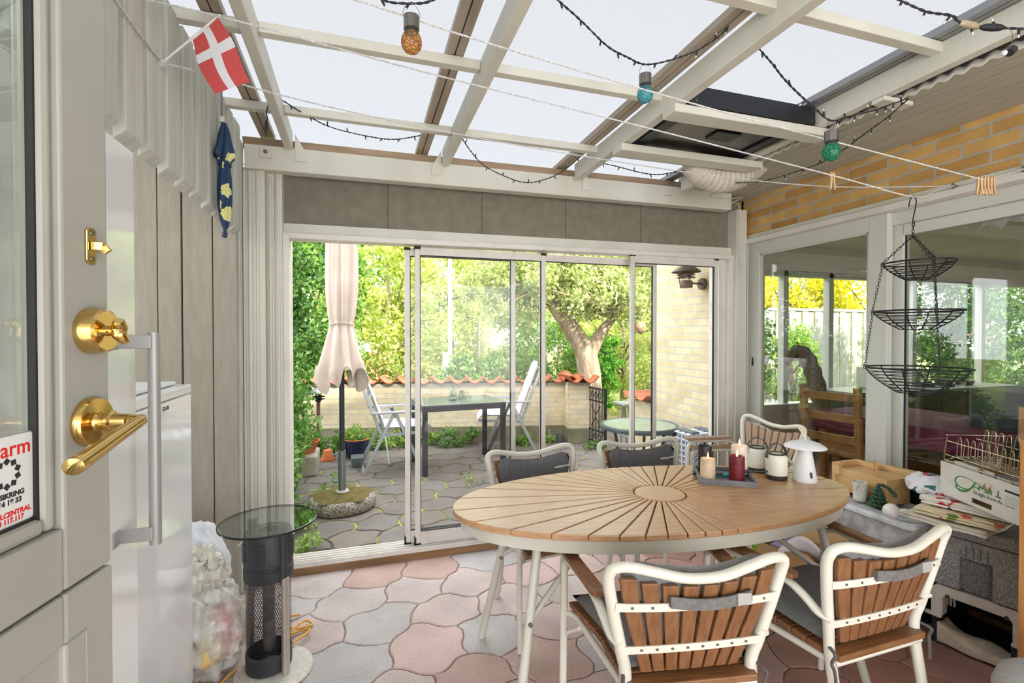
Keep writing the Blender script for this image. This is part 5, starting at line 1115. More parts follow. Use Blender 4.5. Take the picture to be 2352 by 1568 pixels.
rm = MB(); o1 = rrp(TUBX0 + .004, TUBX1 - .004, TUBY0 + .004, TUBY1 - .004, .048); o2 = rrp(TUBX0 + .03, TUBX1 - .03, TUBY0 + .03, TUBY1 - .03, .03); k_ = len(o1)
rm.add([(*p, .506) for p in o1] + [(*p, .518) for p in o1] + [(*p, .514) for p in o2] + [(*p, .507) for p in o2], [(i + r_ * k_, (i + 1) % k_ + r_ * k_, (i + 1) % k_ + (r_ + 1) * k_, i + (r_ + 1) * k_) for r_ in range(3) for i in range(k_)]); rm.build('lid_rim', CLR2, tu, True, smooth=40)
fi = MB().box(TUBX0 + .035, TUBX1 - .035, TUBY0 + .035, TUBY1 - .035, .206, .478).build('foam_block', SPECK, bevel=.015, bseg=3); tag(fi, 'grey speckled foam block inside the clear storage tub', 'foam block')
bc_ = MB().box(2.50, 2.84, 1.63, 2.13, 0, .199).build('black_crate', mat('black_crate_plastic', (22, 22, 24), .6), bevel=.008); tag(bc_, 'black plastic crate on the floor underneath the clear tub', 'crate')
bp_ = MB().box(2.862, 2.905, 1.40, 2.02, .075, .63).build('black_board', mat('black_panel', (30, 30, 34), .6), bevel=.003); tag(bp_, 'black flat panel leaning upright at the window below the wooden strip', 'panel')
ws_ = MB().bar((2.875, 2.06, .654), (2.878, 1.42, .664), .05, .045).build('wooden_strip', PINE, bevel=.003); tag(ws_, 'ribbed pale pine strip lying along the window on the black panel', 'wood strip')
# pine nest box
nb = thing('nest_box', 'pale pine nest box lying on its back with a round hole and peg upward', 'nest box', (2.735, 1.96, .519))
NX0, NX1, NY0, NY1, NZ0, NZ1 = 2.648, 2.822, 1.82, 2.10, .519, .655
for x0, x1, z0, z1, nm in ((NX0, NX0 + .015, NZ0, NZ1 - .015, 'side_board'), (NX1 - .015, NX1, NZ0, NZ1 - .015, 'side_board')): MB().box(x0, x1, NY0 + .014, NY1, z0, z1).build(nm, PINE, nb, True, bevel=.001)
MB().box(NX0, NX1, NY0, NY0 + .014, NZ0, NZ1).build('end_board', PINE, nb, True, bevel=.001)
MB().box(NX0, NX1, NY0 + .014, NY1, NZ0, NZ0 + .012).build('back_board', PINE, nb, True)
# front board with hole
fbm = MB(); hc = Vector((2.738, 2.035)); hr = .0165; n_ = 32; oc = []
cx0, cx1, cy0, cy1 = NX0, NX1, NY0 + .014, NY1
for i in range(n_):
    a = 2 * PI * i / n_; dx, dy = math.cos(a), math.sin(a); t_ = min([((cx1 if dx > 0 else cx0) - hc.x) / dx if abs(dx) > 1e-6 else 9, ((cy1 if dy > 0 else cy0) - hc.y) / dy if abs(dy) > 1e-6 else 9]); oc.append((hc.x + dx * t_, hc.y + dy * t_))
inn = [(hc.x + hr * math.cos(2 * PI * i / n_), hc.y + hr * math.sin(2 * PI * i / n_)) for i in range(n_)]
for za in (NZ1 - .014, NZ1): pass
fbm.add([(*p, NZ1) for p in oc] + [(*p, NZ1) for p in inn] + [(*p, NZ1 - .014) for p in inn] + [(*p, NZ1 - .014) for p in oc], [(i + r_ * n_, (i + 1) % n_ + r_ * n_, (i + 1) % n_ + ((r_ + 1) % 4) * n_, i + ((r_ + 1) % 4) * n_) for r_ in range(4) for i in range(n_)])
for c_ in ((cx0, cy0), (cx1, cy0), (cx0, cy1), (cx1, cy1)):
    q = sorted(range(n_), key=lambda i: (oc[i][0] - c_[0]) ** 2 + (oc[i][1] - c_[1]) ** 2)[:2]; fbm.add([(*oc[q[0]], NZ1), (*c_, NZ1), (*oc[q[1]], NZ1)], [(0, 1, 2)])
fbm.build('front_board', PINE, nb, True)
MB().box(NX0 - .012, NX1 + .012, NY1, NY1 + .02, NZ0 + .001, NZ1 + .028).build('roof_board', PINE, nb, True, bevel=.001)
MB().box(NX1 - .02, NX1 + .012, NY1 - .12, NY1, NZ1 + .001, NZ1 + .028).build('roof_lath', PINE, nb, True, bevel=.001); MB().box(NX0 - .012, NX0 + .012, NY1 - .022, NY1, NZ1 - .04, NZ1 + .028).build('roof_lath', PINE, nb, True, bevel=.001)
MB().tube([(2.76, 1.965, NZ1 - .002), (2.76, 1.965, NZ1 + .065)], .004, 10).build('perch', mat('orange_dowel', (206, 150, 92), .5), nb, True, smooth=50)
# small things on the tub lid
q = onZ(1975, 1148, .519); cl = thing('torn_candle', 'white stubby candle with a torn jagged upper rim, on the tub lid', 'candle', q)
def tf(u, v):
    a = 2 * PI * u; z = .11 * v; j = 0
    if v > .99: j = -.02 - .028 * abs(math.sin(2.5 * a + .4)) + .012 * math.sin(9 * a)
    r_ = .030 + .007 * max(0, v - .45) + .003 * math.sin(5 * a + 9 * v) * (v > .5); return (r_ * math.cos(a), r_ * math.sin(a), max(0, z + j))
MB().grid(tf, 48, 12, closeu=True).build('wax', mat('chalky_white_wax', (226, 222, 214), .7, col2=(206, 200, 190), nscale=20, bump=.5, bscale=60), cl, smooth=70, solid=.003); MB().lathe([(0, 0), (.030, 0), (.030, .045), (0, .045)], 30).build('core', _M['chalky_white_wax'], cl, smooth=40)
q = onZ(2016, 1160, .519); tc_ = thing('tree_candle', 'dark green tiered fir tree ornament with gold beads, on the tub lid', 'ornament', q)
GRN = mat('dark_green_wax', (52, 88, 62), .35, col2=(36, 66, 46), nscale=20, bump=.4, bscale=50)
pr = [(0, 0)]
for i in range(5): z = .020 * i; r_ = .044 - .0062 * i; pr += [(r_, z + .002), (r_ + .002, z + .006), (r_ - .013, z + .019)]
pr += [(.008, .103), (.004, .112), (0, .114)]
def tg(u, v):
    k = v * (len(pr) - 1); i = min(int(k), len(pr) - 2); f_ = k - i; r_ = pr[i][0] * (1 - f_) + pr[i + 1][0] * f_; z = pr[i][1] * (1 - f_) + pr[i + 1][1] * f_; a = 2 * PI * u
    return (r_ * (1 + .10 * math.sin(11 * a + 3 * i)) * math.cos(a), r_ * (1 + .10 * math.sin(11 * a + 3 * i)) * math.sin(a), z)
MB().grid(tg, 66, 55, closeu=True).build('tree', GRN, tc_, smooth=60)
for k in range(14): MB().ball((-.034 + .0021 * k + .004, -.030 + .0016 * k, .006 + .0066 * k), .0022, 5).build('bead', mat('gold_bead', (206, 168, 66), .25, .9), tc_, smooth=60)
MB().tube(smoothpath([(.0, .0, .108), (.02, -.01, .108), (.03, -.03, .10), (.045, -.035, .085), (.05, -.05, .07), (.05, -.055, .055)], 6), [.006 + .004 * math.sin(i * .8) ** 2 for i in range(31)], 8).build('garland', GRN, tc_, smooth=60)
q = onZ(2047, 1190, .519); wb_ = thing('white_scoop', 'round white ceramic bulb with a handle, rolled against the folded cloths', 'ceramic', (q.x, q.y, .519))
MB().ball((0, 0, .036), .036, 14).build('bulb', mat('matt_white_ceramic', (232, 230, 226), .5), wb_, smooth=70)
MB().tube(smoothpath([(.012, -.028, .040), (.02, -.045, .045), (.03, -.08, .05), (.042, -.13, .047)], 6), [.013, .014, .0155, .017, .017, .017, .0165, .016, .015, .014, .013, .012, .012, .011, .011, .011, .011, .011, .011], 14, flat=.75).build('handle', mat('flowered_white_handle', (230, 226, 214), .5, col2=(206, 150, 150), nscale=30, lo=.62, hi=.72), wb_, smooth=60)
# folded cloths and papers on box and tub
def stripe_mat(name, base, c2, c3, sc_):
    m = bpy.data.materials.new(name); m.use_nodes = True; nt = m.node_tree; b = nt.nodes['Principled BSDF']; b.inputs['Roughness'].default_value = .9
    tc = N(nt, 'ShaderNodeTexCoord'); vo = N(nt, 'ShaderNodeTexVoronoi', Scale=sc_); nt.links.new(tc.outputs['Object'], vo.inputs['Vector']); cr = N(nt, 'ShaderNodeValToRGB'); cr.color_ramp.interpolation = 'CONSTANT'
    sp_ = N(nt, 'ShaderNodeSeparateColor'); nt.links.new(vo.outputs['Color'], sp_.inputs[0]); e = cr.color_ramp.elements; e[0].color = L4(base); e[1].position = .78; e[1].color = L4(c2); e.new(.9).color = L4(c3)
    nt.links.new(sp_.outputs[0], cr.inputs[0]); nt.links.new(cr.outputs[0], b.inputs['Base Color']); _M[name] = m; return m
CL1 = stripe_mat('flowered_cloth', (232, 228, 220), (206, 74, 84), (48, 108, 112), 26.); CL2 = stripe_mat('beige_printed_cloth', (214, 200, 168), (196, 84, 70), (120, 140, 70), 34.); CL3 = mat('newsprint', (206, 196, 180), .9, col2=(150, 142, 132), nscale=60, lo=.6, hi=.75)
def fold(nm, label, cat, x0, x1, y0, y1, z0, th, m_, seed, rot=0., layers=3, tilt=0.):
    """loosely folded sheets: stacked wavy layers joined along the near edge"""
    o = thing(nm, label, cat, ((x0 + x1) / 2, (y0 + y1) / 2, z0), rot); lx, ly = x1 - x0, y1 - y0; g = random.Random(seed)
    for i in range(layers):
        zz = th * (i + .5) / layers; jx, jy = g.uniform(-.02, .02), g.uniform(-.02, .02)
        def fn(u, v, zz=zz, i=i, jx=jx, jy=jy): return ((u - .5) * lx + jx, (v - .5) * ly + jy, max(.0015, zz + .006 * MN.noise(Vector((u * 3 + i, v * 3, seed))) + .004 * math.sin(6 * u + i) + tilt * (u - .5)))
        MB().grid(fn, 16, 12).build('fold', m_, o, smooth=80, solid=th / layers * .8)
    return o
fold('folded_papers', 'loose stack of old newspapers lying across the foam box and tub lid', 'newspaper', 2.44, 2.86, 1.36, 1.64, .571, .022, CL3, 2, R(12), 4)
fold('folded_cloth', 'beige printed cloth folded on top of the newspapers', 'cloth', 2.50, 2.86, 1.34, 1.62, .598, .026, CL2, 3, R(14), 3)
fold('folded_cloth', 'white cloth with bright flowers directly under the white cardboard box', 'cloth', 2.56, 2.88, 1.32, 1.62, .630, .030, CL1, 5, R(15), 3)
fp_ = crumple((0, 0, .05), (.11, .13, .055), 12.5, .22, 2.4, 26).build('printed_cushion', stripe_mat('leaf_print_fabric', (232, 230, 236), (60, 116, 120), (196, 78, 92), 30.), smooth=80)
tag(fp_, 'white cushion with teal leaf print squeezed in behind the white cardboard box', 'cushion'); fp_.location = (2.74, 1.64, .622)
# white cardboard box with green writing
BA = Vector((2.60, 1.546, .684)); BU = Vector((-.42, -.9075, 0)).normalized(); BV = Vector((.9075, -.42, 0)).normalized()
BM = Matrix(((BU.x, BV.x, 0, BA.x), (BU.y, BV.y, 0, BA.y), (0, 0, 1, BA.z), (0, 0, 0, 1)))     # x along the front to the right, y into depth
WCARD = mat('white_printed_card', (214, 210, 200), .7, col2=(226, 223, 215), nscale=9, stretch=(1, 1, 3))
cbx = thing('cardboard_box', 'white cardboard produce box with green lettering and a torn address label', 'cardboard box', BA + BU * .23 + BV * .14)
BL, BD, BH = .46, .27, .150
f_ = MB(); xs2 = [0, .178, .28, BL]; zs2 = [0, .014, .036, BH]
for i in range(3):
    for j in range(3):
        if i == 1 and j == 1: continue
        f_.box(xs2[i], xs2[i + 1], 0, .004, zs2[j], zs2[j + 1], 0, BM)
f_.build('front_panel', WCARD, cbx, True)
MB().box(0, .004, .004, BD, 0, BH, 0, BM).build('side_panel', WCARD, cbx, True); MB().box(BL - .004, BL, .004, BD, 0, BH, 0, BM).build('side_panel', CARD, cbx, True)
MB().box(0, BL, BD - .004, BD, 0, BH, 0, BM).build('back_panel', CARD, cbx, True); MB().box(.004, BL - .004, .004, BD - .004, 0, .004, 0, BM).build('bottom_panel', CARD, cbx, True)
MB().box(.05, .26, .006, .009, BH - .02, BH + .016, 0, BM @ RX(R(-6))).build('flap', WCARD, cbx, True); MB().box(.20, .204, .01, BD - .01, .03, BH + .02, 0, BM).build('divider', CARD, cbx, True)
GP = mat('green_print', (52, 128, 62), .6); DG = mat('dark_grey_print', (70, 68, 66), .6); BN = -BV
def btx(body, x, z, size, m_, shear=0., bold=0.): text_mesh('lettering', body, size, frame_on(BM @ Vector((x, -.0006, z)), BU, BN), m_, cbx, shear=shear, bold=bold, ext=.0002)
btx('resh', .212, .078, .039, GP, .12, .0012); btx('.L', .297, .078, .039, DG, 0, .0006); btx('Straight from the Farm', .185, .056, .0215, DG, .1)
sw = MB()                                          # the swash capital F
def stroke(pts, ws): sw.tube([frame_on(BM @ Vector((0, -.0006, 0)), BU, BN) @ Vector((x, z, 0)) for x, z in smoothpath([Vector((x, z, 0)).to_2d().to_3d() for x, z in pts], 5) for x, z in [(x, z)]] if False else [BM @ Vector((p.x, -.0008, p.y)) for p in smoothpath([(x, z, 0) for x, z in [(.091 + (x_ - .05) * 1.48, z_) for x_, z_ in pts]], 6)], ws, 6, flat=.15)
stroke([(.098, .066), (.082, .062), (.060, .066), (.050, .085), (.062, .106), (.085, .112), (.110, .108), (.135, .103), (.160, .099)], .0036)
stroke([(.122, .104), (.112, .085), (.100, .066), (.080, .050), (.060, .050), (.052, .058), (.056, .066)], [.0045] * 12 + [.0055] * 12 + [.004] * 13)
stroke([(.108, .082), (.120, .086), (.132, .085)], .0028)
sw.build('lettering', GP, cbx, True)
rp = MB()
for pts in ([(.142, .085), (.152, .108), (.156, .118), (.154, .096), (.160, .088)], [(.165, .094), (.178, .098)], [(.174, .118), (.172, .084)]): rp.tube([BM @ Vector((.091 + (x - .05) * 1.48, -.001, z)) for x, z in pts], .0008, 5)
rp.build('red_scrawl', mat('red_marker', (206, 96, 92), .6), cbx, True)
al = MB().box(.328, .44, -.0012, -.0004, .062, .128, 0, BM).build('address_label', mat('label_paper', (226, 224, 220), .6), cbx, True)
MB().box(.342, .41, -.0016, -.0012, .113, .122, 0, BM).build('print', BLKP, al, True)
for k in range(6): MB().box(.338, .40 + .006 * (k % 3), -.0015, -.0012, .097 - .006 * k, .0978 - .006 * k, 0, BM).build('print_line', DG, al, True)
pn = thing('plastic_punnet', 'clear plastic punnet with dried sprigs and a price label, inside the white cardboard box', 'punnet', BM @ Vector((.31, .1, .08)))
MB().box(.225, .40, .03, .17, .08, .155, 0, BM).build('punnet', film('clear_punnet', (226, 222, 226), .6, .1), pn, True, bevel=.012, bseg=3)
MB().box(.27, .335, .026, .029, .115, .15, 0, BM).build('price_label', _M['label_paper'], pn, True)
for k in range(7): a = BM @ Vector((.25 + .02 * k, .05, .10)); MB().tube([a, a + Vector((rnd.uniform(-.03, .03), rnd.uniform(-.02, .02), .03 + .01 * (k % 3)))], .0015, 5).build('sprig', mat('dry_sprig', (150, 120, 62), .8), pn, True)
for k in range(5): c_ = BM @ Vector((.25 + .03 * k, .07, .105)); MB().ball(tuple(c_), .014, 8).build('dried_fruit', mat('dark_red_fruit', (168, 60, 46), .5), pn, True, smooth=60)
# dish rack on the box
CHR = mat('chromed_wire', (196, 184, 160), .22, 1.0, col2=(150, 130, 100), nscale=20, lo=.55, hi=.75)
dr = thing('dish_rack', 'chromed wire dish rack with plate loops standing on the white cardboard box', 'dish rack', BM @ Vector((.23, .13, BH + .01)))
def W3(x, y, z): return BM @ Vector((x, y, BH + .006 + (z - .006) * 1.2))
def wire(nm, pts, r=.0022, sm=0): P_ = [W3(*p) for p in pts]; return MB().tube(smoothpath(P_, sm) if sm else P_, r, 7).build(nm, CHR, dr, True, smooth=60)
wire('end_frame', [(.003, .015, .006), (.008, .010, .02), (.022, .012, .098), (.03, .02, .106), (.03, .23, .106), (.022, .245, .098), (.006, .25, .02), (.003, .24, .006)], .003, 5)
wire('end_frame', [(.455, .015, .006), (.45, .010, .02), (.44, .012, .098), (.43, .02, .106), (.43, .23, .106), (.44, .245, .098), (.452, .25, .02), (.455, .24, .006)], .003, 5)
for y in (.012, .25):
    for z in (.006, .028): wire('long_wire', [(.004, y, z), (.455, y, z)])
wire('long_wire', [(.020, .012, .082), (.45, .012, .082)], .0026); wire('long_wire', [(.02, .135, .092), (.45, .135, .092)], .0026)
for k in range(9): y = .03 + .025 * k; wire('bottom_wire', [(.004, y, .022), (.455, y, .022)], .0014)
wire('corner_brace', [(.012, .02, .006), (.04, .03, .02), (.06, .06, .03), (.12, .12, .035)], .0022, 5)
for k in range(11):
    x = .045 + .038 * k; wire('plate_loop', [(x, .035, .022), (x + .004, .038, .085), (x + .012, .04, .102), (x + .020, .04, .085), (x + .022, .038, .022)], .002, 5); wire('plate_loop', [(x + .02, .12, .022), (x + .03, .128, .12), (x + .038, .13, .135), (x + .046, .13, .12), (x + .046, .128, .022)], .002, 5)
cu_ = thing('cutlery_holder', 'black plastic cutlery holder standing in the back of the dish rack', 'cutlery holder', W3(.27, .2, .03))
for x0, x1, y0, y1 in ((.14, .44, .148, .152), (.14, .44, .236, .240), (.14, .144, .152, .236), (.436, .44, .152, .236), (.285, .289, .152, .236)): MB().box(x0, x1, y0, y1, .03, .125, 0, BM @ TR(0, 0, BH)).build('wall', mat('black_holder_plastic', (30, 30, 32), .35), cu_, True)
MB().box(.14, .44, .148, .24, .03, .034, 0, BM @ TR(0, 0, BH)).build('floor_plate', _M['black_holder_plastic'], cu_, True)
# plank at the right edge, pouf in the lower right corner, boxes under the table
q = atT(2354, 1010, 1.72); wbd = thing('wooden_board', 'upright varnished wooden board at the right edge of the view', 'board', (q.x + .13, q.y - .01, 0), R(-6))
MB().box(-.13, .20, -.011, .011, 0, 1.045).build('board', mat('varnished_oak', (208, 150, 88), .45, col2=(186, 124, 66), nscale=5, ndet=8, stretch=(5, 5, .6)), wbd, bevel=.003)
pf_ = thing('pouf', 'pale grey upholstered pouf in the lower right corner', 'pouf', (1.93, .76, 0))
LGF = mat('pale_grey_felt', (186, 188, 190), .95, col2=(176, 178, 180), nscale=60, bump=.2, bscale=200)
MB().lathe([(0, .43), (.10, .432), (.17, .425), (.205, .405), (.215, .375), (.212, .36), (0, .36)], 48).build('cushion', LGF, pf_, smooth=70); MB().lathe([(0, .03), (.195, .03), (.205, .06), (.21, .358), (0, .358)], 48).build('body', LGF, pf_, smooth=50)
for k in range(4): MB().cyl((.15 * math.cos(k * PI / 2), .15 * math.sin(k * PI / 2), 0), (.15 * math.cos(k * PI / 2), .15 * math.sin(k * PI / 2), .03), .015, n=12).build('foot', RUBBER, pf_)
cb2 = thing('cardboard_carton', 'open brown cardboard carton of odds and ends on the floor under the table', 'cardboard box', (2.29, 2.02, 0), R(14))
for x0, x1, y0, y1 in ((-.13, .13, -.17, -.166), (-.13, .13, .166, .17), (-.13, -.126, -.166, .166), (.126, .13, -.166, .166)): MB().box(x0, x1, y0, y1, 0, .27).build('wall', CARD, cb2)
MB().box(-.126, .126, -.166, .166, 0, .004).build('bottom', CARD, cb2)
MB().box(-.1315, -.130, -.05, .04, .15, .185).build('hand_hole', mat('paper_behind_hole', (222, 214, 224), .8), cb2)
MB().box(-.002, .002, -.16, .16, 0, .12, 0, TR(.13, 0, .268) @ RY(R(35))).build('flap', CARD, cb2); MB().box(-.12, .12, -.002, .002, 0, .10, 0, TR(0, -.168, .268) @ RX(R(40))).build('flap', CARD, cb2)
def curl(nm, label, loc, rz, L_, h, m_, cat='paper'):
    o = MB().grid(lambda u, v: ((u - .5) * L_, .05 * math.sin(PI * u) + .01 * v, .07 * math.sin(PI * u) + h * v), 16, 4).build(nm, m_, smooth=80, solid=.0015); o.location = loc; o.rotation_euler = (R(25), 0, rz); return tag(o, label, cat)
curl('curled_paper', 'white curled paper sheet sticking out of the open brown carton', (2.24, 1.98, .20), R(-40), .22, .10, mat('white_paper', (232, 230, 234), .7))
lp = MB().box(-.09, .09, -.06, .06, 0, .10).build('lilac_packet', mat('lilac_packet_card', (158, 146, 178), .6), bevel=.01); lp.location = (2.27, 2.08, .17); lp.rotation_euler = (0, 0, R(20)); tag(lp, 'lilac packet inside the open brown carton', 'packet')
op = MB().box(-.05, .05, -.09, .09, 0, .15).build('orange_packet', mat('orange_packet_card', (222, 148, 46), .6), bevel=.006); op.location = (2.335, 1.94, .09); op.rotation_euler = (0, 0, R(14)); tag(op, 'orange packet at the near end of the open brown carton', 'packet')
gb_ = thing('green_box', 'lime green plastic box with a barcode sticker on the floor under the far armchairs', 'plastic box', (2.43, 2.43, 0), R(8))
LIME = mat('lime_green_plastic', (138, 190, 40), .4)
MB().taper((.15, .10), (.165, .115), 0, .15).build('body', LIME, gb_, bevel=.012, bseg=3); MB().box(-.172, .172, -.122, .122, .148, .162).build('lid', LIME, gb_, bevel=.005)
bl_ = MB().box(-.03, .02, -.1135, -.1115, .085, .13).build('barcode_label', _M['label_paper'], gb_)
for k in range(8): MB().box(-.022 + .004 * k, -.0205 + .004 * k + .0012 * (k % 2), -.1142, -.1136, .09, .115).build('bar', BLKP, bl_)
# ------------------------------------------------------------------ garden wall with pantile coping, pier, gate
CEM = mat('grey_cement', (190, 184, 172), .9, col2=(160, 152, 136), nscale=6, ndet=8); PLINTH = mat('mossy_concrete_plinth', (156, 150, 128), .9, col2=(112, 112, 82), nscale=4, ndet=8, bump=.3)
TILE = mat('terracotta_pantile', (196, 112, 76), .75, col2=(160, 86, 58), nscale=7, ndet=8, bump=.2)
WP0, WP1 = Vector((-1.5, 7.02, 0)), Vector((2.66, 6.03, 0)); WA = math.atan2(WP1.y - WP0.y, WP1.x - WP0.x); WL = (WP1 - WP0).length
gw = thing('wall_garden', None, None, WP0, WA, kind='structure')
MB().box(0, WL, 0, .22, 0, .20).build('plinth', PLINTH, gw); MB().box(0, WL, .005, .215, .20, .735).build('brickwork', BRICK_GARDEN, gw); MB().box(0, WL, .0, .22, .735, .782).build('mortar_bed', CEM, gw)
def tile_fn(L_, w_=.225, amp=.042):
    def fn(u, v):
        z = amp * (1 - 1.9 * math.sin(PI * u) ** .9) + .010 * max(0, 1 - u / .1); return (u * w_ * 1.04, -.05 + v * L_, z + .03 - .02 * abs(v - .5))
    return fn
tile0 = MB().grid(tile_fn(.34), 22, 4).build('cap_tile', TILE, gw, smooth=60, solid=.014)
tile0.location = (0.02, 0, .80)
for k in range(1, int(WL / .225)):
    c = tile0.copy(); COL.objects.link(c); c.location = (.02 + .225 * k, rnd.uniform(-.006, .006), .80 + rnd.uniform(-.004, .004))
MB().box(WL, WL + .30, -.235, .22, 0, .20).build('plinth', PLINTH, gw); pb = MB().box(WL - .0, WL + .295, -.23, .215, .20, .76).build('brickwork', BRICK_GARDEN, gw); MB().box(WL, WL + .30, -.235, .22, .76, .80).build('mortar_bed', CEM, gw)
for k, (x0, y0, ro) in enumerate(((WL - .02, -.30, R(4)), (WL + .17, -.32, R(-6)))):
    c = tile0.copy(); COL.objects.link(c); c.location = (x0, y0 + .05, .825); c.scale = (.95, 1.6, 1.1); c.rotation_euler = (R(-3), 0, ro)
MB().lathe([(.085, 0), (.085, .40)], 16, TR(WL + .05, .25, .84) @ RX(R(90 + 6)), 0, 0, PI).build('ridge_tile', TILE, gw, smooth=60, solid=.014)
struct(MB().box(2.95, 3.17, 4.34, 4.82, 0, .70).build('wall_garden_stub', BRICK_OUT))
cs = thing('coping_tiles', 'red pantiles capping the low brick stub at the house corner', 'roof tile', (3.05, 4.6, .70))
for k in range(2): MB().grid(lambda u, v, k=k: (2.86 + v * .36, 4.38 + .225 * k + u * .235, .755 + .03 * (1 - 1.9 * math.sin(PI * u) ** .9)), 18, 3).build('tile', TILE, cs, True, smooth=60, solid=.014)
ga = thing('garden_gate', 'black wrought iron gate leaf with scrollwork, open beside the brick pier', 'gate', (2.89, 5.6, 0)); G0, G1 = Vector((2.885, 5.80, 0)), Vector((2.915, 5.36, 0)); GM = frame_on(G0, G1 - G0, Vector((0, 0, 1)))
GI = mat('black_wrought_iron', (44, 46, 50), .5, .5)
def gp(x, z, o=0.): return G0 + (G1 - G0).normalized() * x + Vector((0, 0, z)) + Vector((-o, 0, 0))
gl = (G1 - G0).length
for x in (0, gl): MB().bar(gp(x, .04), gp(x, .76), .03, .03, (0, 1, 0)).build('stile', GI, ga, True, bevel=.002)
for z in (.06, .20, .58, .74): MB().bar(gp(0, z), gp(gl, z), .016, .02).build('rail', GI, ga, True)
for k in range(1, 6): MB().tube([gp(gl * k / 6, .06), gp(gl * k / 6, .74)], .006, 6).build('bar', GI, ga, True, smooth=60)
for z in (.13, .65):
    for k in range(5): MB().tube([gp(gl * (k + .5) / 5 + .03 * math.cos(a), z + .045 * math.sin(a)) for a in [2 * PI * i / 14 for i in range(14)]], .005, 6, closed=True).build('scroll', GI, ga, True, smooth=60)
for s_ in (-1, 1): MB().tube([gp(gl / 2 + s_ * (.05 + .05 * math.cos(a * 2)), .25 + .27 * a / PI) for a in [PI * i / 14 for i in range(15)]], .006, 6).build('scroll', GI, ga, True, smooth=60)
MB().bar(gp(gl, .68), gp(gl + .05, .70), .012, .014).build('latch', GI, ga, True)

# ------------------------------------------------------------------ things on the patio
PARA = mat('beige_parasol_canvas', (220, 204, 192), .9, col2=(208, 190, 178), nscale=7); ANTH = mat('anthracite_tube', (54, 58, 64), .4, .4); ZINC = mat('galvanised_sleeve', (128, 136, 140), .4, .7)
PB = Vector((-.135, 4.22, 0)); pa = thing('parasol', 'closed beige canvas parasol on a dark pole with a mossy round stone foot', 'parasol', PB)
STONE = mat('mossy_washed_concrete', (96, 82, 54), .95, col2=(168, 164, 156), nscale=90, ndet=4, lo=.40, hi=.6, bump=.8, bscale=70)
MB().lathe([(0, 0), (.25, 0), (.268, .02), (.270, .06), (.258, .092), (.24, .105), (.0, .112)], 48).build('stone_foot', STONE, pa, smooth=50); MB().grid(lambda u, v: ((.05 + (.19 + .02 * math.sin(5 * 2 * PI * u) + .012 * math.sin(11 * 2 * PI * u)) * v) * math.cos(2 * PI * u), (.05 + (.19 + .02 * math.sin(5 * 2 * PI * u) + .012 * math.sin(11 * 2 * PI * u)) * v) * math.sin(2 * PI * u), .124 - .017 * v ** 3), 60, 8, closeu=True).build('moss', mat('brown_moss', (88, 70, 38), 1., col2=(104, 98, 44), nscale=18, ndet=8, bump=.8, bscale=80), pa, smooth=60)
MB().tube([(0, 0, .12), (0, 0, .47)], .030, 20).build('sleeve', ZINC, pa, smooth=50); MB().lathe([(.03, .128), (.055, .13), (.05, .142), (.03, .145)], 20).build('sleeve_collar', CEM, pa, smooth=50)
MB().box(-.055, -.02, -.012, .012, .40, .46).build('clamp', ZINC, pa, bevel=.003); MB().tube([(-.05, 0, .44), (-.075, 0, .44)], .006, 8).build('wing_screw', ZINC, pa, smooth=50); MB().tube([(-.03, 0, .22), (-.065, 0, .22)], .006, 8).build('wing_screw', ZINC, pa, smooth=50)
MB().tube([(0, 0, .45), (0, 0, 2.75)], .021, 18).build('pole', ANTH, pa, smooth=50)
prof = [(1.06, .175), (1.12, .165), (1.25, .135), (1.40, .105), (1.49, .088), (1.53, .086), (1.58, .097), (1.75, .112), (1.95, .118), (2.15, .113), (2.35, .10), (2.55, .08), (2.68, .045), (2.72, .02)]
def pf2(u, v):
    k = v * (len(prof) - 1); i = min(int(k), len(prof) - 2); f_ = k - i; z = prof[i][0] * (1 - f_) + prof[i + 1][0] * f_; r_ = prof[i][1] * (1 - f_) + prof[i + 1][1] * f_; a = 2 * PI * u
    fl_ = max(0, (1.49 - z) / .43); fo = .10 + .16 * fl_; r_ *= 1 + fo * math.sin(9 * a + 1.5 * v) + .06 * math.sin(17 * a - 3 * z); z2 = z + fl_ * (.07 * math.sin(9 * a + 1.1) + .05 * math.cos(2 * a + 2.2)) * (v < .08); return (r_ * math.cos(a), r_ * math.sin(a), z2)
MB().grid(pf2, 110, 44, closeu=True).build('canopy', PARA, pa, smooth=75); MB().tube([(.094 * math.cos(a), .094 * math.sin(a), 1.51 + .006 * math.sin(3 * a)) for a in [2 * PI * i / 30 for i in range(30)]], .012, 8, closed=True, flat=.35).build('tie_strap', PARA, pa, smooth=60)
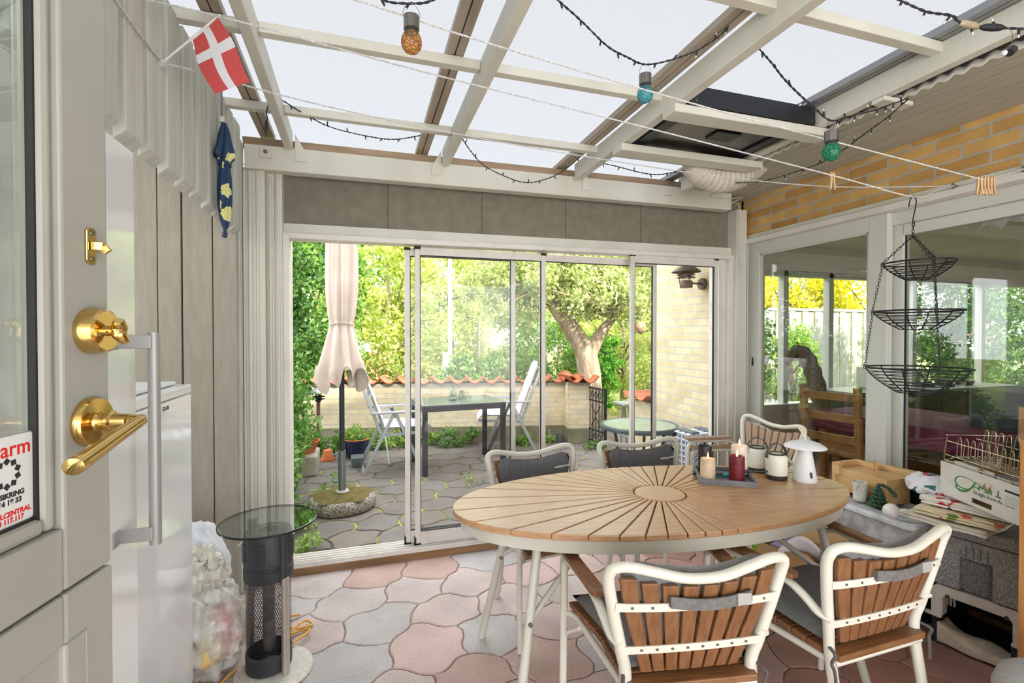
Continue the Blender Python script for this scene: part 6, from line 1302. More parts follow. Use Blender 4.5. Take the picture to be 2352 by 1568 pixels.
# garden table with jars
gt = thing('garden_table', 'square-legged anthracite garden table with a grey glass top, in front of the brick wall', 'table', (1.03, 5.24, 0), R(4))
for x in (-.44, .40):
    for y in (-.31, .31): MB().box(x - .005, x + .045, y - .025, y + .025, 0, .70).build('leg', ANTH, gt, bevel=.003)
for y in (-.31, .31): MB().box(-.445, .445, y - .025, y + .025, .645, .70).build('frame_rail', ANTH, gt, bevel=.002)
for x in (-.42, .42): MB().box(x - .025, x + .025, -.285, .285, .645, .70).build('frame_rail', ANTH, gt, bevel=.002)
MB().box(-.445, .445, -.335, .335, .701, .712).build('glass_top', mat('grey_frosted_glass_top', (104, 110, 112), .25, col2=(90, 96, 98), nscale=5), gt, bevel=.002)
JG = glass_mat('jar_glass', (226, 236, 234), 2.5)
def jar(label, p, r_, h_, sprig):
    o = thing('glass_jar', label, 'jar', p); MB().lathe([(0, .002), (r_ * .95, .002), (r_, .01), (r_, h_ * .78), (r_ * .72, h_ * .88), (r_ * .72, h_)], 24).build('glass', JG, o, smooth=50); MB().lathe([(r_ * .74, h_ - .018), (r_ * .78, h_ - .016), (r_ * .78, h_ - .002), (r_ * .74, h_)], 24).build('rim', STEEL, o, smooth=50)
    if sprig: leaves('plant_sprig', blob(40, (0, 0, h_ * .38), (r_ * .4, r_ * .4, h_ * .25), 5, r_ * .4, 5), .022, mat('sprig_green', (120, 160, 70), .6), o, 4); MB().lathe([(0, .004), (r_ * .9, .004), (r_ * .9, .018), (0, .02)], 18).build('gravel', mat('white_gravel', (224, 222, 214), .8, col2=(150, 146, 138), nscale=90), o)
jar('tall glass jar with a green sprig on the garden table', onZ(1040, 918, .7125), .044, .165, True); jar('short empty glass jar right of the tall jar on the garden table', onZ(1060, 915, .7125), .032, .09, False)
# recliners
RAL = mat('light_grey_aluminium_tube', (176, 180, 186), .35, .55); QUIL = mat('pale_quilted_cushion', (224, 224, 230), .9, col2=(212, 212, 220), nscale=20, bump=.5, bscale=26); DFR = mat('dark_recliner_tube', (84, 88, 94), .4, .4)
def recliner(label, loc, rz):
    o = thing('garden_recliner', label, 'garden chair', loc, rz, 'folding garden recliners at the garden table')
    for sy in (-1, 1):
        y = sy * .26
        MB().bar((.06, y, .605), (-.24, y, .0), .018, .035, (1, 0, 0)).build('leg', RAL, o, bevel=.004); MB().bar((.085, y - sy * .02, .605), (.36, y - sy * .02, 0), .018, .035, (1, 0, 0)).build('leg', RAL if sy < 0 else DFR, o, bevel=.004)
        MB().box(-.17, .34, y - .025, y + .025, .615, .638).build('armrest', RAL, o, bevel=.006)
        MB().bar((-.06, y - sy * .035, .40), (-.29, y - sy * .035, 1.02), .018, .032, (1, 0, 0)).build('back_tube', RAL, o, bevel=.004)
        MB().bar((-.08, y - sy * .035, .385), (.46, y - sy * .035, .405), .018, .03).build('seat_tube', RAL, o, bevel=.004)
    MB().bar((-.235, -.26, .015), (-.235, .26, .015), .02, .02).build('foot_rail', RAL, o); MB().bar((.355, -.24, .015), (.355, .24, .015), .02, .02).build('foot_rail', RAL, o); MB().bar((-.29, -.22, 1.01), (-.29, .22, 1.01), .025, .03).build('top_rail', RAL, o)
    def q(sg):
        def fn(u, v):
            e = (max(0, 1 - (2 * u - 1) ** 10) * max(0, 1 - (2 * v - 1) ** 10)) ** .5; tuft = .010 * abs(math.sin(v * PI * 6)) ** .4; y = (u - .5) * .47; s_ = v * 1.20
            if s_ < .52: bx, bz, nx, nz = .48 - s_ * 1.03, .44, 0, 1
            else: d_ = (s_ - .52); bx, bz, nx, nz = -.05 - d_ * .34, .45 + d_ * .94, .94, .34
            if s_ < .06: bz -= (.06 - s_) * .9
            th = .03 + sg * (.014 + tuft) * e; return (bx + nx * th, y, bz + nz * th)
        return fn
    MB().grid(q(1), 16, 46).grid(q(-1), 16, 46).build('cushion', QUIL, o, smooth=75)
    MB().bar((-.17, -.24, .80), (-.17, .24, .80), .012, .035).build('cushion_strap', QUIL, o); MB().tube(smoothpath([(-.04, -.24, .42), (-.02, -.27, .35), (.0, -.28, .2), (.01, -.27, .10)], 5), .007, 6).build('tie_tape', QUIL, o, smooth=60)
recliner('pale cushioned folding recliner left of the garden table, facing right', (.27, 5.36, 0), R(2)); recliner('pale cushioned folding recliner right of the garden table, facing left', (1.86, 5.72, 0), R(166))
# round glass table, white crates, wall lamp
rt = thing('round_table', 'small round glass garden table with dark metal rim by the brick wall outside', 'table', (2.46, 3.88, 0)); r_ = .345
MB().lathe([(r_ - .03, .565), (r_, .565), (r_ + .004, .575), (r_ + .004, .598), (r_, .605), (r_ - .02, .605), (r_ - .03, .598)], 56).build('rim', mat('grey_green_metal_rim', (86, 98, 104), .4, .3), rt, smooth=50); MB().lathe([(0, .594), (r_ - .022, .594), (r_ - .022, .600), (0, .600)], 48).build('glass_top', mat('hammered_glass', (176, 188, 168), .12, col2=(140, 156, 130), nscale=30, bump=.6, bscale=60), rt)
for k in range(4):
    a = PI / 4 + k * PI / 2; MB().tube(smoothpath([(.24 * math.cos(a), .24 * math.sin(a), .58), (.20 * math.cos(a), .20 * math.sin(a), .3), (.27 * math.cos(a), .27 * math.sin(a), .0)], 6), .014, 10).build('leg', ANTH, rt, smooth=60)
WCR = mat('white_plastic_lattice', (218, 224, 236), .45)
for kk, (x0, y0, lb) in enumerate(((2.56, 3.30, 'nearer white lattice plastic crate standing outside the right glass panel'), (2.60, 3.53, 'farther white lattice plastic crate beneath the round glass table'))):
    wc = thing('lattice_crate', lb, 'crate', (x0 + .15, y0 + .10, 0)); w_, d_, h_ = .30, .19, (.60 if kk == 0 else .53)
    def side(nm, a, b):
        a, b = Vector(a), Vector(b); L_ = (b - a).length; mb = MB(); nx, nz = max(3, int(L_ / .04)), int(h_ / .045)
        for i in range(nx + 1): p = a.lerp(b, i / nx); mb.bar(p, p + Vector((0, 0, h_)), .007, .007, (1, 0, 0))
        for j in range(nz + 1): z = Vector((0, 0, h_ * j / nz)); mb.bar(a + z, b + z, .007, .009)
        mb.build(nm, WCR, wc, True)
    c4 = [(x0, y0, 0.005), (x0 + w_, y0, 0.005), (x0 + w_, y0 + d_, 0.005), (x0, y0 + d_, 0.005)]
    for i in range(4): side('lattice_side', c4[i], c4[(i + 1) % 4])
    for i in range(3): MB().box(x0, x0 + w_, y0 + i * .07, y0 + i * .07 + .045, h_ + .001, h_ + .016).build('top_slat', WCR, wc, True, bevel=.004)
    for x in (x0 + .02, x0 + .2): MB().box(x, x + .07, y0 - .012, y0 + d_ + .01, h_ + .017, h_ + .032).build('grey_clip', mat('grey_clip_plastic', (96, 102, 110), .5), wc, True, bevel=.005)
BRZ = mat('brown_lamp_metal', (110, 92, 80), .5, .3, col2=(92, 76, 64), nscale=12)
wl = onX(1616, 652, 2.94); lx = wl + Vector((-.20, -.02, 0)); lp_ = thing('wall_lamp', 'brown metal lantern lamp with louvred rings on the outside brick wall', 'wall lamp', (wl.x, wl.y, wl.z - .06))
MB().cyl(wl + Vector((0, 0, 0)), wl + Vector((-.03, 0, 0)), .052, n=28).build('wall_rose', BRZ, lp_, True, smooth=40, bevel=.004); MB().tube([wl + Vector((-.02, 0, 0)), lx + Vector((.03, 0, 0))], .009, 10).build('arm', BRZ, lp_, True, smooth=50)
def lz(nm, pr, m_): return MB().lathe(pr, 32, TR(lx.x, lx.y, lx.z)).build(nm, m_, lp_, True, smooth=45)
lz('cup', [(0, -.045), (.052, -.042), (.054, -.035), (.054, .015), (.050, .02), (0, .02)], BRZ); lz('glass_tube', [(.034, .02), (.036, .03), (.036, .13), (.034, .15)], glass_mat('lamp_glass', (236, 238, 232), 2.))
for z in (.055, .08): lz('louvre_ring', [(.050, z), (.078, z - .010), (.079, z - .007), (.052, z + .004)], BRZ)
lz('hood', [(.125, .095), (.122, .102), (.08, .135), (.04, .150), (0, .153)], BRZ); lz('top_cap', [(.03, .15), (.03, .17), (0, .172)], mat('frosted_cap', (210, 210, 204), .5))
for k in range(3): a = 2 * PI * k / 3 + .4; MB().tube([lx + Vector((.055 * math.cos(a), .055 * math.sin(a), .0)), lx + Vector((.055 * math.cos(a), .055 * math.sin(a), .14))], .004, 6).build('stay', BRZ, lp_, True)
pl_ = thing('path_lamp', 'brown garden post lamp with a wide hood by the left shrub', 'garden lamp', (-.47, 6.28, 0))
MB().tube([(0, 0, 0), (0, 0, .66)], .022, 14).build('post', mat('brown_post', (104, 72, 60), .5), pl_, smooth=50); MB().lathe([(.035, .62), (.04, .70), (.03, .73), (0, .73)], 20).build('lamp_body', BLKM, pl_, smooth=50); MB().lathe([(.15, .725), (.145, .735), (.06, .775), (0, .785)], 28).build('hood', mat('pale_lamp_hood', (160, 162, 166), .35, .5), pl_, smooth=50)
for z in (.655, .685): MB().lathe([(.04, z), (.08, z - .008), (.08, z - .004), (.04, z + .004)], 24).build('louvre_ring', BLKM, pl_, smooth=50)
TERRA = mat('terracotta_pot', (206, 118, 70), .8, col2=(186, 100, 58), nscale=8); GREENL = leaf_mat('bright_green_leaves', (104, 142, 58), (144, 178, 84), (184, 208, 122)); MIDL = leaf_mat('mid_green_leaves', (74, 112, 50), (106, 148, 70), (150, 184, 106)); YELL = leaf_mat('yellow_green_leaves', (150, 166, 78), (198, 208, 116), (230, 234, 170), .45); DARKL = leaf_mat('dark_green_leaves', (44, 76, 34), (66, 104, 46), (104, 140, 66)); APL = leaf_mat('apple_leaves', (138, 154, 88), (180, 194, 122), (222, 228, 172), .4); GOLD = leaf_mat('golden_hedge_leaves', (182, 180, 44), (214, 208, 70), (234, 228, 110), .5)
bp2 = thing('flower_pot', 'dark blue glazed pot with an orange rim and green seedlings', 'flower pot', (-.03, 5.90, 0)); MB().lathe([(0, .002), (.09, .002), (.12, .10), (.135, .19), (.138, .21), (.125, .212), (.118, .19), (0, .185)], 36).build('pot', [mat('navy_glaze', (36, 48, 78), .2)], bp2, smooth=50); MB().lathe([(.122, .208), (.136, .208), (.139, .216), (.130, .222), (.121, .216)], 36).build('rim', TERRA, bp2, smooth=50); leaves('seedlings', blob(420, (0, 0, .25), (.11, .11, .08), 24, .05, 3), .04, GREENL, bp2, 3)
tp = thing('flower_pot', 'small terracotta pot turned upside down among the plants', 'flower pot', (-.34, 5.85, 0)); MB().lathe([(.075, 0), (.08, 0), (.08, .03), (.068, .032), (.048, .12), (0, .12)], 28).build('pot', TERRA, tp, smooth=45)
bw2 = thing('planter_bowl', 'cracked terracotta planter bowl on a grey trough under the left shrub', 'planter', (-.57, 5.45, 0)); MB().box(-.16, .16, -.22, .22, 0, .20).build('trough', CEM, bw2, bevel=.015); MB().lathe([(0, .202), (.12, .202), (.17, .30), (.18, .32), (.165, .32), (.15, .28), (0, .27)], 30).build('bowl', TERRA, bw2, smooth=45); leaves('blades', blob(160, (0, 0, .36), (.10, .10, .10), 12, .06, 6), .10, GREENL, bw2, 8, up=1.2, aspect=.14)
zt = thing('zinc_tray', 'small zinc planter standing behind the parasol pole', 'planter', (-.02, 5.52, 0)); MB().taper((.05, .08), (.065, .095), 0, .10).build('trough', ZINC, zt, solid=.004)
bk = thing('bucket', 'small grey metal bucket at the foot of the brick pier', 'bucket', (2.54, 5.90, 0)); MB().lathe([(0, .002), (.045, .002), (.058, .10), (.062, .102), (.062, .107), (.055, .105), (.044, .01)], 28).build('bucket', ZINC, bk, smooth=50)
def tuft(nm, label, cat, c, rad, n, size, m_, seed, **k):
    o = leaves(nm, blob(n, c, rad, max(6, n // 40), .07, seed), size, m_, None, seed, **k); return tag(o, label, cat)
tuft('ground_plants', 'low leafy plants along the foot of the brick wall behind the left recliner', 'plants', (.45, 6.30, .09), (.52, .14, .10), 1500, .055, GREENL, 21); tuft('ground_plants', 'green plants against the mossy plinth under the garden table', 'plants', (1.22, 6.14, .09), (.30, .12, .10), 700, .05, MIDL, 22); tuft('ground_plants', 'bright green weeds at the wall foot beside the right recliner', 'plants', (2.15, 5.93, .05), (.34, .10, .06), 500, .045, GREENL, 23); tuft('ground_plants', 'fern-like weeds between trough and blue pot', 'plants', (-.28, 6.1, .12), (.26, .18, .14), 900, .06, MIDL, 24); tuft('ground_plants', 'small weeds at the foot of the iron gate', 'plants', (2.80, 5.42, .04), (.10, .16, .05), 260, .04, MIDL, 25)
for i, (px, py, n) in enumerate(((690, 1210, 120), (715, 1255, 70), (735, 1135, 160), (700, 1180, 110), (695, 1260, 60), (775, 1110, 60), (1085, 1105, 40))):
    c = onZ(px, py, .03); tuft('weed', ('weed sprouting from the mossy patio joints, %s' % ('left of the sill', 'tiny one at the door sill', 'left of the parasol foot', 'by the shrub edge', 'in the corner of the sill', 'above the parasol foot', 'behind the left glass stile')[i]), 'weed', c, (.06, .06, .05), n, .035, GREENL, 30 + i)

# ------------------------------------------------------------------ shrubs and trees
BARK = mat('apple_bark', (190, 172, 150), .9, col2=(134, 116, 96), nscale=14, ndet=8, stretch=(1, 1, .4), bump=.9, bscale=26); TWIG = mat('brown_twigs', (112, 92, 70), .9)
def tree(nm, label, cat, c, rad, n, size, m_, seed, k=60, cr=.3, trunk=True, group=None, shell=.45, tz=0., up=.3):
    o = thing(nm, label, cat, (c[0], c[1], tz), 0, group)
    leaves('foliage', blob(n, (0, 0, c[2] - tz), rad, k, cr, seed, shell=shell), size, m_, o, seed, up=up)
    if trunk:
        g = random.Random(seed); mb = MB(); H_ = c[2] - tz
        mb.tube([(0, 0, 0), (.03, .02, H_ * .5), (0, 0, H_ + rad[2] * .5)], [.08, .06, .02], 10).build('trunk', BARK, o, smooth=60)
        for i in range(9): a = g.uniform(0, 6.28); e_ = Vector((rad[0] * .8 * math.cos(a), rad[1] * .8 * math.sin(a), H_ + g.uniform(-.5, .8) * rad[2])); s_ = Vector((0, 0, H_ * g.uniform(.4, 1))); MB().tube([s_, s_.lerp(e_, .5) + Vector((0, 0, .1)), e_], [.025, .015, .006], 6).build('branch', TWIG, o, smooth=60)
    return o
tree('shrub', 'dense dark green shrub filling the left side of the opening, nearest one', 'shrub', (-.88, 4.75, .75), (.40, 1.0, .85), 9000, .062, MIDL, 41, 70, .20)
tree('shrub', 'small leafy shrub low beside the door jamb and parasol foot', 'shrub', (-.66, 3.85, .40), (.20, .42, .42), 2600, .052, MIDL, 42, 34, .13, False)
tree('shrub', 'tall twiggy dark shrub rising behind the post lamp to the left', 'shrub', (-1.15, 5.95, 1.75), (.72, .62, 1.35), 15000, .07, DARKL, 43, 90, .26)
tree('garden_tree', 'bushy mid-green tree behind the left end of the brick wall', 'tree', (-.95, 8.4, 2.0), (1.15, .8, 1.9), 15000, .085, MIDL, 44, 90, .32)
BT = [(.55, 9.8, 1.9, 1.25, 2.1, 'yellow-green bush behind the parasol canopy'), (2.05, 11.2, 2.3, 1.35, 2.5, 'yellow-green bush between parasol and white post'), (3.6, 12.4, 2.3, 1.4, 2.6, 'yellow-green bush directly behind the white post'), (5.3, 12.4, 2.4, 1.5, 2.6, 'yellow-green bush behind the trampoline'), (7.0, 12.0, 2.3, 1.5, 2.6, 'yellow-green bush behind the apple tree crown'), (8.7, 11.4, 2.2, 1.5, 2.4, 'yellow-green bush right of the apple tree, toward the house corner')]
for i, (x, y, z, r1, r2, lb) in enumerate(BT): tree('garden_bush', lb, 'bush', (x, y, z), (r1, .95, r2), 11000, .10, YELL, 50 + i, 80, .36, True, 'yellow-green bushes along the back of the garden')
for i, (x, y, z) in enumerate(((-3.2, 12.5, 2.6), (.4, 14.8, 3.2), (4.4, 15.6, 3.4), (8.4, 15.0, 3.2), (12.2, 13.2, 3.0))): tree('hedge_tree', ('tall hedge tree in the back row, %s' % ('far left one', 'behind the parasol', 'behind the white post', 'behind the apple tree', 'far right one')[i]), 'tree', (x, y, z), (2.3, 1.1, 3.2), 7000, .19, GREENL, 60 + i, 60, .6, True, 'tall hedge trees in the back row')
tree('shrub', 'low bright shrub with pinkish blossom tint over the wall behind the left recliner', 'shrub', (.55, 7.9, .75), (.75, .4, .45), 3000, .075, leaf_mat('rhubarb_and_blossom', (112, 140, 60), (150, 170, 80), (236, 190, 160), .4), 71, 40, .18, False); tree('shrub', 'low green shrub over the wall below the white post', 'shrub', (1.75, 7.55, .72), (.55, .35, .35), 2200, .08, MIDL, 72, 30, .16, False)
tree('shrub', 'rounded green shrub behind the wall at the trampoline feet', 'shrub', (2.75, 8.9, .65), (.9, .5, .55), 3600, .07, GREENL, 73, 46, .2, False); tree('shrub', 'broad green shrub left of the apple trunk', 'shrub', (3.55, 8.9, 1.0), (.85, .6, .85), 5200, .075, GREENL, 74, 56, .22, False); tree('shrub', 'sunny shrub right of the apple trunk beyond the gate', 'shrub', (5.2, 8.8, 1.25), (.95, .8, 1.1), 6500, .075, YELL, 75, 60, .24)
tree('conifer', 'small bright green feathery conifer right of the apple trunk', 'conifer', (4.10, 7.75, .85), (.34, .34, .80), 4200, .075, leaf_mat('conifer_green', (70, 130, 36), (98, 164, 50), (140, 196, 76)), 76, 60, .13, True, None, .2, 0., 1.4)
tuft('dry_grass', 'pale dry grass and fallen leaves on the path beyond the gate', 'grass', (4.2, 6.9, .05), (.9, .8, .08), 2600, .07, leaf_mat('pale_grass', (196, 190, 120), (216, 206, 148), (150, 170, 80), .3), 77, up=1.0, aspect=.16)['kind'] = 'stuff'
# apple tree
ap_ = thing('apple_tree', 'old apple tree with a thick forked trunk and loose leafy crown behind the gate', 'tree', (3.52, 7.0, 0)); AT_ = 7.65
def ax_(px, py, dt=0.): v = atT(px, py, AT_ + dt); return v
b0 = ax_(1360, 900); b0.z = 0
MB().tube(smoothpath([b0, ax_(1352, 850), ax_(1340, 800), ax_(1318, 765), ax_(1298, 735), ax_(1280, 712), ax_(1268, 692)], 5), [.20 - .0036 * i for i in range(31)], 14).build('trunk', BARK, ap_, True, smooth=70)
MB().tube(smoothpath([ax_(1350, 838), ax_(1362, 800), ax_(1380, 765), ax_(1398, 742), ax_(1420, 715)], 5), [.13 - .004 * i for i in range(21)], 12).build('limb', BARK, ap_, True, smooth=70)
g_ = random.Random(5)
for k in range(26):
    s_ = ax_(1270, 694) if k % 2 else ax_(1420, 716); e_ = ax_(g_.uniform(1080, 1500), g_.uniform(570, 720), g_.uniform(-1.0, 1.0)); m_ = s_.lerp(e_, .5) + Vector((0, 0, g_.uniform(.0, .25))); MB().tube(smoothpath([s_, m_, e_], 4), [.035 - .0038 * i for i in range(9)], 6).build('branch', BARK, ap_, True, smooth=60)
cl_ = [ax_(px, py, dt) for px, py, dt in ((1300, 610, 0), (1380, 620, .2), (1230, 640, -.1), (1440, 620, .1), (1340, 680, -.2), (1150, 620, .1), (1180, 700, .0), (1300, 560, .3), (1420, 690, 0), (1250, 570, 0), (1480, 590, .2), (1360, 570, 0), (1130, 660, .2), (1400, 650, -.6), (1290, 650, -.6), (1210, 600, -.5))]
gg = np.random.default_rng(8); pts_ = np.concatenate([blob(1250, tuple(p), (.46, .6, .36), 16, .18, 100 + i) for i, p in enumerate(cl_)]); pts_ -= np.array((3.52, 7.0, 0)); leaves('foliage', pts_, .075, APL, ap_, 9)
# trampoline, post for a glass reflection, feeder, stones, trestle
tm = thing('trampoline', 'garden trampoline with a pale safety net, half hidden behind the wall', 'trampoline', (3.35, 10.6, 0)); NETM = film('pale_net', (206, 200, 176), .35, .9)
MB().tube([(.85 * math.cos(a), .85 * math.sin(a), .66) for a in [2 * PI * i / 40 for i in range(40)]], .035, 8, closed=True).build('frame_ring', ANTH, tm, smooth=60); MB().lathe([(0, .66), (.80, .66)], 40).build('jump_mat', BLKM, tm); MB().lathe([(.78, .68), (.88, .70), (.89, .64), (.86, .58)], 40).build('edge_pad', mat('dark_pad', (56, 60, 62), .6), tm, smooth=60)
MB().lathe([(.80, .70), (.80, 1.75)], 40).build('net', NETM, tm)
for k in range(6): a = 2 * PI * k / 6 + .3; MB().tube([(.86 * math.cos(a), .86 * math.sin(a), 0), (.86 * math.cos(a), .86 * math.sin(a), 1.8)], .018, 8).build('net_pole', RAL, tm, smooth=60)
for s_ in (-.12, .12): MB().tube([(-.45 + s_, -1.15, 0), (-.38 + s_, -.86, .66)], .014, 6).build('ladder_rail', RAL, tm, smooth=60)
for z in (.2, .42): MB().tube([(-.56 + z * .1, -1.15 + z * .44, z), (-.32 + z * .1, -1.15 + z * .44, z)], .012, 6).build('ladder_rung', RAL, tm, smooth=60)
wp = thing('white_post', 'slim white post with a white box at its foot behind the brick wall', 'post', atT(1034, 860, 8.6)); q = wp.location.copy(); wp.location.z = 0; MW[wp.name] = TR(q.x, q.y, 0); MB().tube([(0, 0, 0), (0, 0, 2.9)], .033, 12).build('post', mat('white_post_paint', (244, 244, 246), .4), wp, smooth=50); MB().box(-.13, -.035, -.05, .05, .42, 1.12).build('post_box', _M['white_post_paint'], wp, bevel=.006)  # a ghost reflection in the glass, modelled as a solid post and box
bf = thing('bird_feeder', 'round wicker bird feeder hanging in the right of the apple crown', 'bird feeder', atT(1471, 752, 7.2)); MB().ball((0, 0, 0), .086, 12, 0, (1, 1, 1.1)).build('ball', mat('pale_wicker', (196, 166, 132), .9, col2=(140, 110, 82), nscale=40, bump=.8, bscale=60), bf, smooth=70); MB().tube([(0, 0, .07), (-.03, .02, .9)], .004, 5).build('cord', TWIG, bf)
for i, (px, py, r_) in enumerate(((1388, 955, .085), (1405, 958, .07))): c = onZ(px, py + 8, 0); o = crumple((c.x, c.y, r_ * .5), (r_ * 1.2, r_, r_ * .7), 20 + i, .15, 2, 12).build('garden_stone', mat('pale_fieldstone', (206, 192, 178), .8, col2=(176, 162, 150), nscale=9), smooth=70); tag(o, ('left' if i == 0 else 'right') + ' one of two pale round stones on the path beyond the gate', 'stone')
ts = thing('trestle', 'grey folding trestle stand beyond the gate, near the brick stub', 'trestle', atT(1437, 1000, 5.6)); q = ts.location.copy(); ts.location.z = 0; MW[ts.name] = TR(q.x, q.y, 0)
for sx in (-1, 1): MB().bar((0, sx * .06, .62), (sx * .0 + .02, sx * .16, 0), .02, .02, (1, 0, 0)).build('leg', RAL, ts); MB().bar((.02, sx * .06, .62), (.12, sx * .16, 0), .02, .02, (1, 0, 0)).build('leg', RAL, ts)
MB().box(-.10, .10, -.14, .14, .62, .645).build('top', RAL, ts, bevel=.004); MB().bar((.0, -.13, .25), (.0, .13, .25), .015, .02).build('cross_bar', RAL, ts)
# beyond the house: board fence and golden hedge seen through the room
fe = thing('board_fence', 'weathered grey board fence seen through the house windows', 'fence', (9.5, 7.6, 0)); FEN = mat('weathered_fence_boards', (186, 188, 178), .85, col2=(150, 152, 140), nscale=5, ndet=8, stretch=(5, 5, .6))
for k in range(24): x = 7.6 + k * .17; MB().box(x, x + .155, 7.6 + (.02 if k % 2 else 0), 7.62 + (.02 if k % 2 else 0), 0, 1.92).build('board', FEN, fe, True)
MB().box(7.6, 11.7, 7.59, 7.66, 1.92, 1.97).build('cap_rail', FEN, fe, True)
for i, (x, y, lb) in enumerate(((8.0, 9.2, 'left part'), (10.2, 9.3, 'middle part'), (12.4, 9.0, 'right part'))): tree('golden_hedge', lb + ' of the golden yellow hedge above the board fence', 'hedge', (x, y, 2.3), (1.4, .6, 2.0), 7500, .12, GOLD, 80 + i, 70, .34, True, 'golden hedge behind the fence')
tree('shrub', 'dark evergreen shrub outside the house end window', 'shrub', (5.7, 6.6, 1.5), (.8, .7, 1.4), 7000, .085, DARKL, 90, 60, .26)
for x_, y_, lb_ in ((9.9, 5.7, 'nearer'), (11.6, 6.2, 'farther')): tree('shrub', 'tall dark evergreen beyond the house end window, %s one of the right-hand pair' % lb_, 'shrub', (x_, y_, 1.5), (.95, .7, 1.55), 8000, .09, DARKL, 92 + int(x_), 70, .28)
tree('shrub', 'light green shrub in front of the board fence', 'shrub', (7.6, 6.9, .8), (.6, .4, .75), 3500, .07, GREENL, 91, 46, .2)
# ------------------------------------------------------------------ furniture inside the house, seen through the glass
OAK = mat('honey_oak', (190, 140, 84), .45, col2=(164, 112, 60), nscale=5, ndet=8, stretch=(3, 3, .6)); MAR = mat('maroon_tablecloth', (120, 34, 78), .8, col2=(100, 24, 62), nscale=6)
sd = thing('sideboard', 'dark low sideboard along the house end window with small things on it', 'sideboard', (6.2, 3.92, .05))
MB().box(-1.3, 1.3, -.22, .22, .0, .74).build('body', mat('dark_stained_cabinet', (62, 52, 44), .45), sd, bevel=.005); MB().box(-1.33, 1.33, -.25, .24, .741, .775).build('top', mat('grey_green_top', (124, 132, 126), .35), sd, bevel=.004)
for k in range(4): MB().box(-1.28 + .645 * k, -.65 + .645 * k, -.235, -.222, .05, .70).build('door', mat('dark_cabinet_door', (70, 60, 50), .4), sd, bevel=.003)
mo = thing('microwave', 'small white and green countertop box on the sideboard inside', 'box', (5.55, 3.92, .828)); MB().box(-.14, .14, -.15, .15, 0, .24).build('case', mat('cream_case', (206, 206, 194), .4), mo, bevel=.01); MB().box(-.06, .12, -.156, -.151, .03, .21).build('door', mat('dark_green_door', (46, 62, 54), .3), mo, bevel=.004)
for i, (x, r_, h_, c_) in enumerate(((5.9, .07, .06, (60, 60, 62)), (6.25, .12, .04, (78, 82, 84)), (6.6, .09, .07, (54, 56, 58)), (6.95, .10, .05, (96, 96, 92)))): tag(MB().lathe([(0, 0), (r_ * .8, 0), (r_, h_), (r_ * .9, h_), (r_ * .75, .01), (0, .01)], 24, TR(x, 3.9, .829)).build('dish', mat('dark_dish_%d' % i if False else 'dark_dish_' + 'abcd'[i] * 3, c_, .4), smooth=50), ('first', 'second', 'third', 'fourth')[i] + ' dark dish from the left on the sideboard inside', 'dish')
dt = thing('dining_table', 'dining table with a maroon cloth inside the house, near the glass', 'table', (4.35, 2.55, .05))
MB().box(-.45, .45, -.75, .75, .66, .70).build('tabletop', OAK, dt)
for sx in (-1, 1):
    for sy in (-1, 1): MB().box(sx * .40 - .03, sx * .40 + .03, sy * .70 - .03, sy * .70 + .03, 0, .66).build('leg', OAK, dt)
tag(MB().box(3.88, 4.82, 1.78, 3.32, .60, .757).build('tablecloth', MAR, bevel=.012), 'maroon tablecloth over the dining table inside the house', 'tablecloth')
def wchair(label, loc, rz):
    o = thing('dining_chair', label, 'chair', loc, rz, 'honey oak dining chairs inside the house')
    for sx in (-1, 1): MB().bar((sx * .2, .2, 0), (sx * .2, .2, .44), .04, .04, (0, 1, 0)).build('leg', OAK, o); MB().bar((sx * .2, -.2, 0), (sx * .2, -.26, .98), .04, .045, (0, 1, 0)).build('leg', OAK, o)
    MB().box(-.23, .23, -.22, .23, .44, .475).build('seat', OAK, o, bevel=.008)
    for z in (.58, .74, .90): MB().bar((-.2, -.24, z), (.2, -.24, z), .02, .06).build('back_rail', OAK, o, bevel=.003)
wchair('honey oak dining chair standing nearest the glass at the maroon table', (3.72, 2.86, .05), R(-80)); wchair('honey oak dining chair at the near end of the maroon table', (3.78, 1.62, .05), R(-60))
tp_ = [atT(px, py, tt) for px, py, tt in ((1806, 836, 4.62), (1824, 809, 4.60), (1848, 816, 4.56), (1868, 858, 4.52), (1884, 915, 4.48), (1896, 965, 4.46), (1904, 995, 4.45))]
thr = MB().tube(smoothpath(tp_, 6), [.05 + .09 * min(1, i / 9) + .012 * math.sin(i * 1.9) for i in range(37)], 16, flat=.5).build('knitted_throw', mat('grey_brown_knit', (136, 122, 108), .95, col2=(92, 76, 66), nscale=40, bump=.8, bscale=90), smooth=80); tag(thr, 'grey brown knitted throw draped in an arch beside the maroon table inside', 'throw')
cbp = thing('cork_board', 'tan board propped on a dark cabinet inside, behind the wire baskets', 'board', (4.6, 1.95, .05)); MB().box(-.3, .3, -.012, .012, .78, 1.22).build('board', mat('tan_board', (190, 142, 92), .7), cbp); MB().box(-.35, .35, .02, .40, 0, .98).build('cabinet', mat('petrol_cabinet', (46, 58, 62), .5), cbp, bevel=.005)
cl2 = thing('ceiling_lamp', 'white petal-shaped ceiling lamp inside the house at the right edge', 'ceiling lamp', tuple(atT(2338, 500, 3.55) - Vector((0, 0, .08))))
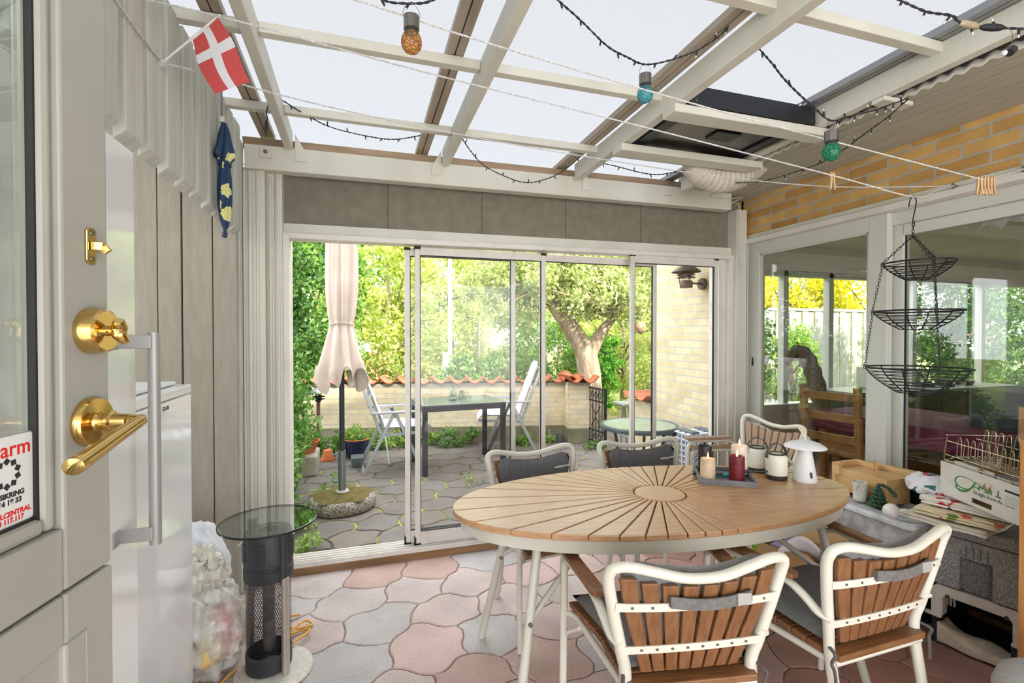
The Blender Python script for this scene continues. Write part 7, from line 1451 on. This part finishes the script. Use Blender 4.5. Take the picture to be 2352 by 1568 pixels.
for k in range(6):
    a = 2 * PI * k / 6; MB().grid(lambda u, v, a=a: ((.05 + .24 * u) * math.cos(a + (v - .5) * 1.1 * (1 - .5 * u)), (.05 + .24 * u) * math.sin(a + (v - .5) * 1.1 * (1 - .5 * u)), .16 - .12 * u * u + .04 * math.sin(PI * v)), 8, 7).build('petal', mat('white_lamp_petal', (236, 236, 238), .5), cl2, smooth=70, solid=.003)
MB().tube([(0, 0, .15), (0, 0, .32)], .006, 6).build('cord', WIRE, cl2)
wc_ = thing('bead_chain', 'brass bead chain hanging inside the window on the right', 'ornament', (3.25, 1.52, .9))
MB().tube([(0, 0, -.1), (0, 0, .78)], .0025, 6).build('cord', mat('brass_cord', (170, 128, 52), .4, .7), wc_)
for k in range(12): MB().ball((0, 0, -.05 + .07 * k), .009 + .004 * (k % 3 == 0), 8).build('bead', mat('brass_bead', (190, 146, 66), .3, .8), wc_, smooth=60)
q = onX(1761, 826, XR + .0165); ast = thing('alarm_sticker', 'tiny white alarm sticker low on the left house window', 'sticker', q)
AM = frame_on(q, (0, -1, 0), (-1, 0, 0))
MB().prism(rr(-.016, .016, -.034, .034, .003), 0, .0004, AM).build('sticker_film', WPR, ast, True)
text_mesh('print', 'Alarm', .0105, AM @ TR(-.0135, .018, .0005), REDP, ast, bold=.0002, ext=.0001)
for z_ in (-.014, -.02): MB().prism([(-.011, z_), (.011, z_), (.011, z_ + .003), (-.011, z_ + .003)], .0004, .0006, AM).build('print_line', BLKP, ast, True)
MB().prism([(-.012, -.029), (.012, -.029), (.012, -.026), (-.012, -.026)], .0004, .0006, AM).build('print_line', REDP, ast, True)
rg = MB()
for i in range(8):
    a_ = 2 * PI * i / 8; c_ = (.0075 * math.cos(a_), .004 + .0075 * math.sin(a_)); rg.prism([(c_[0] + .0022 * math.cos(b_), c_[1] + .0022 * math.sin(b_)) for b_ in (a_, a_ + PI / 2, a_ + PI, a_ + 1.5 * PI)], .0004, .0007, AM)
rg.build('emblem', BLKP, ast, True)
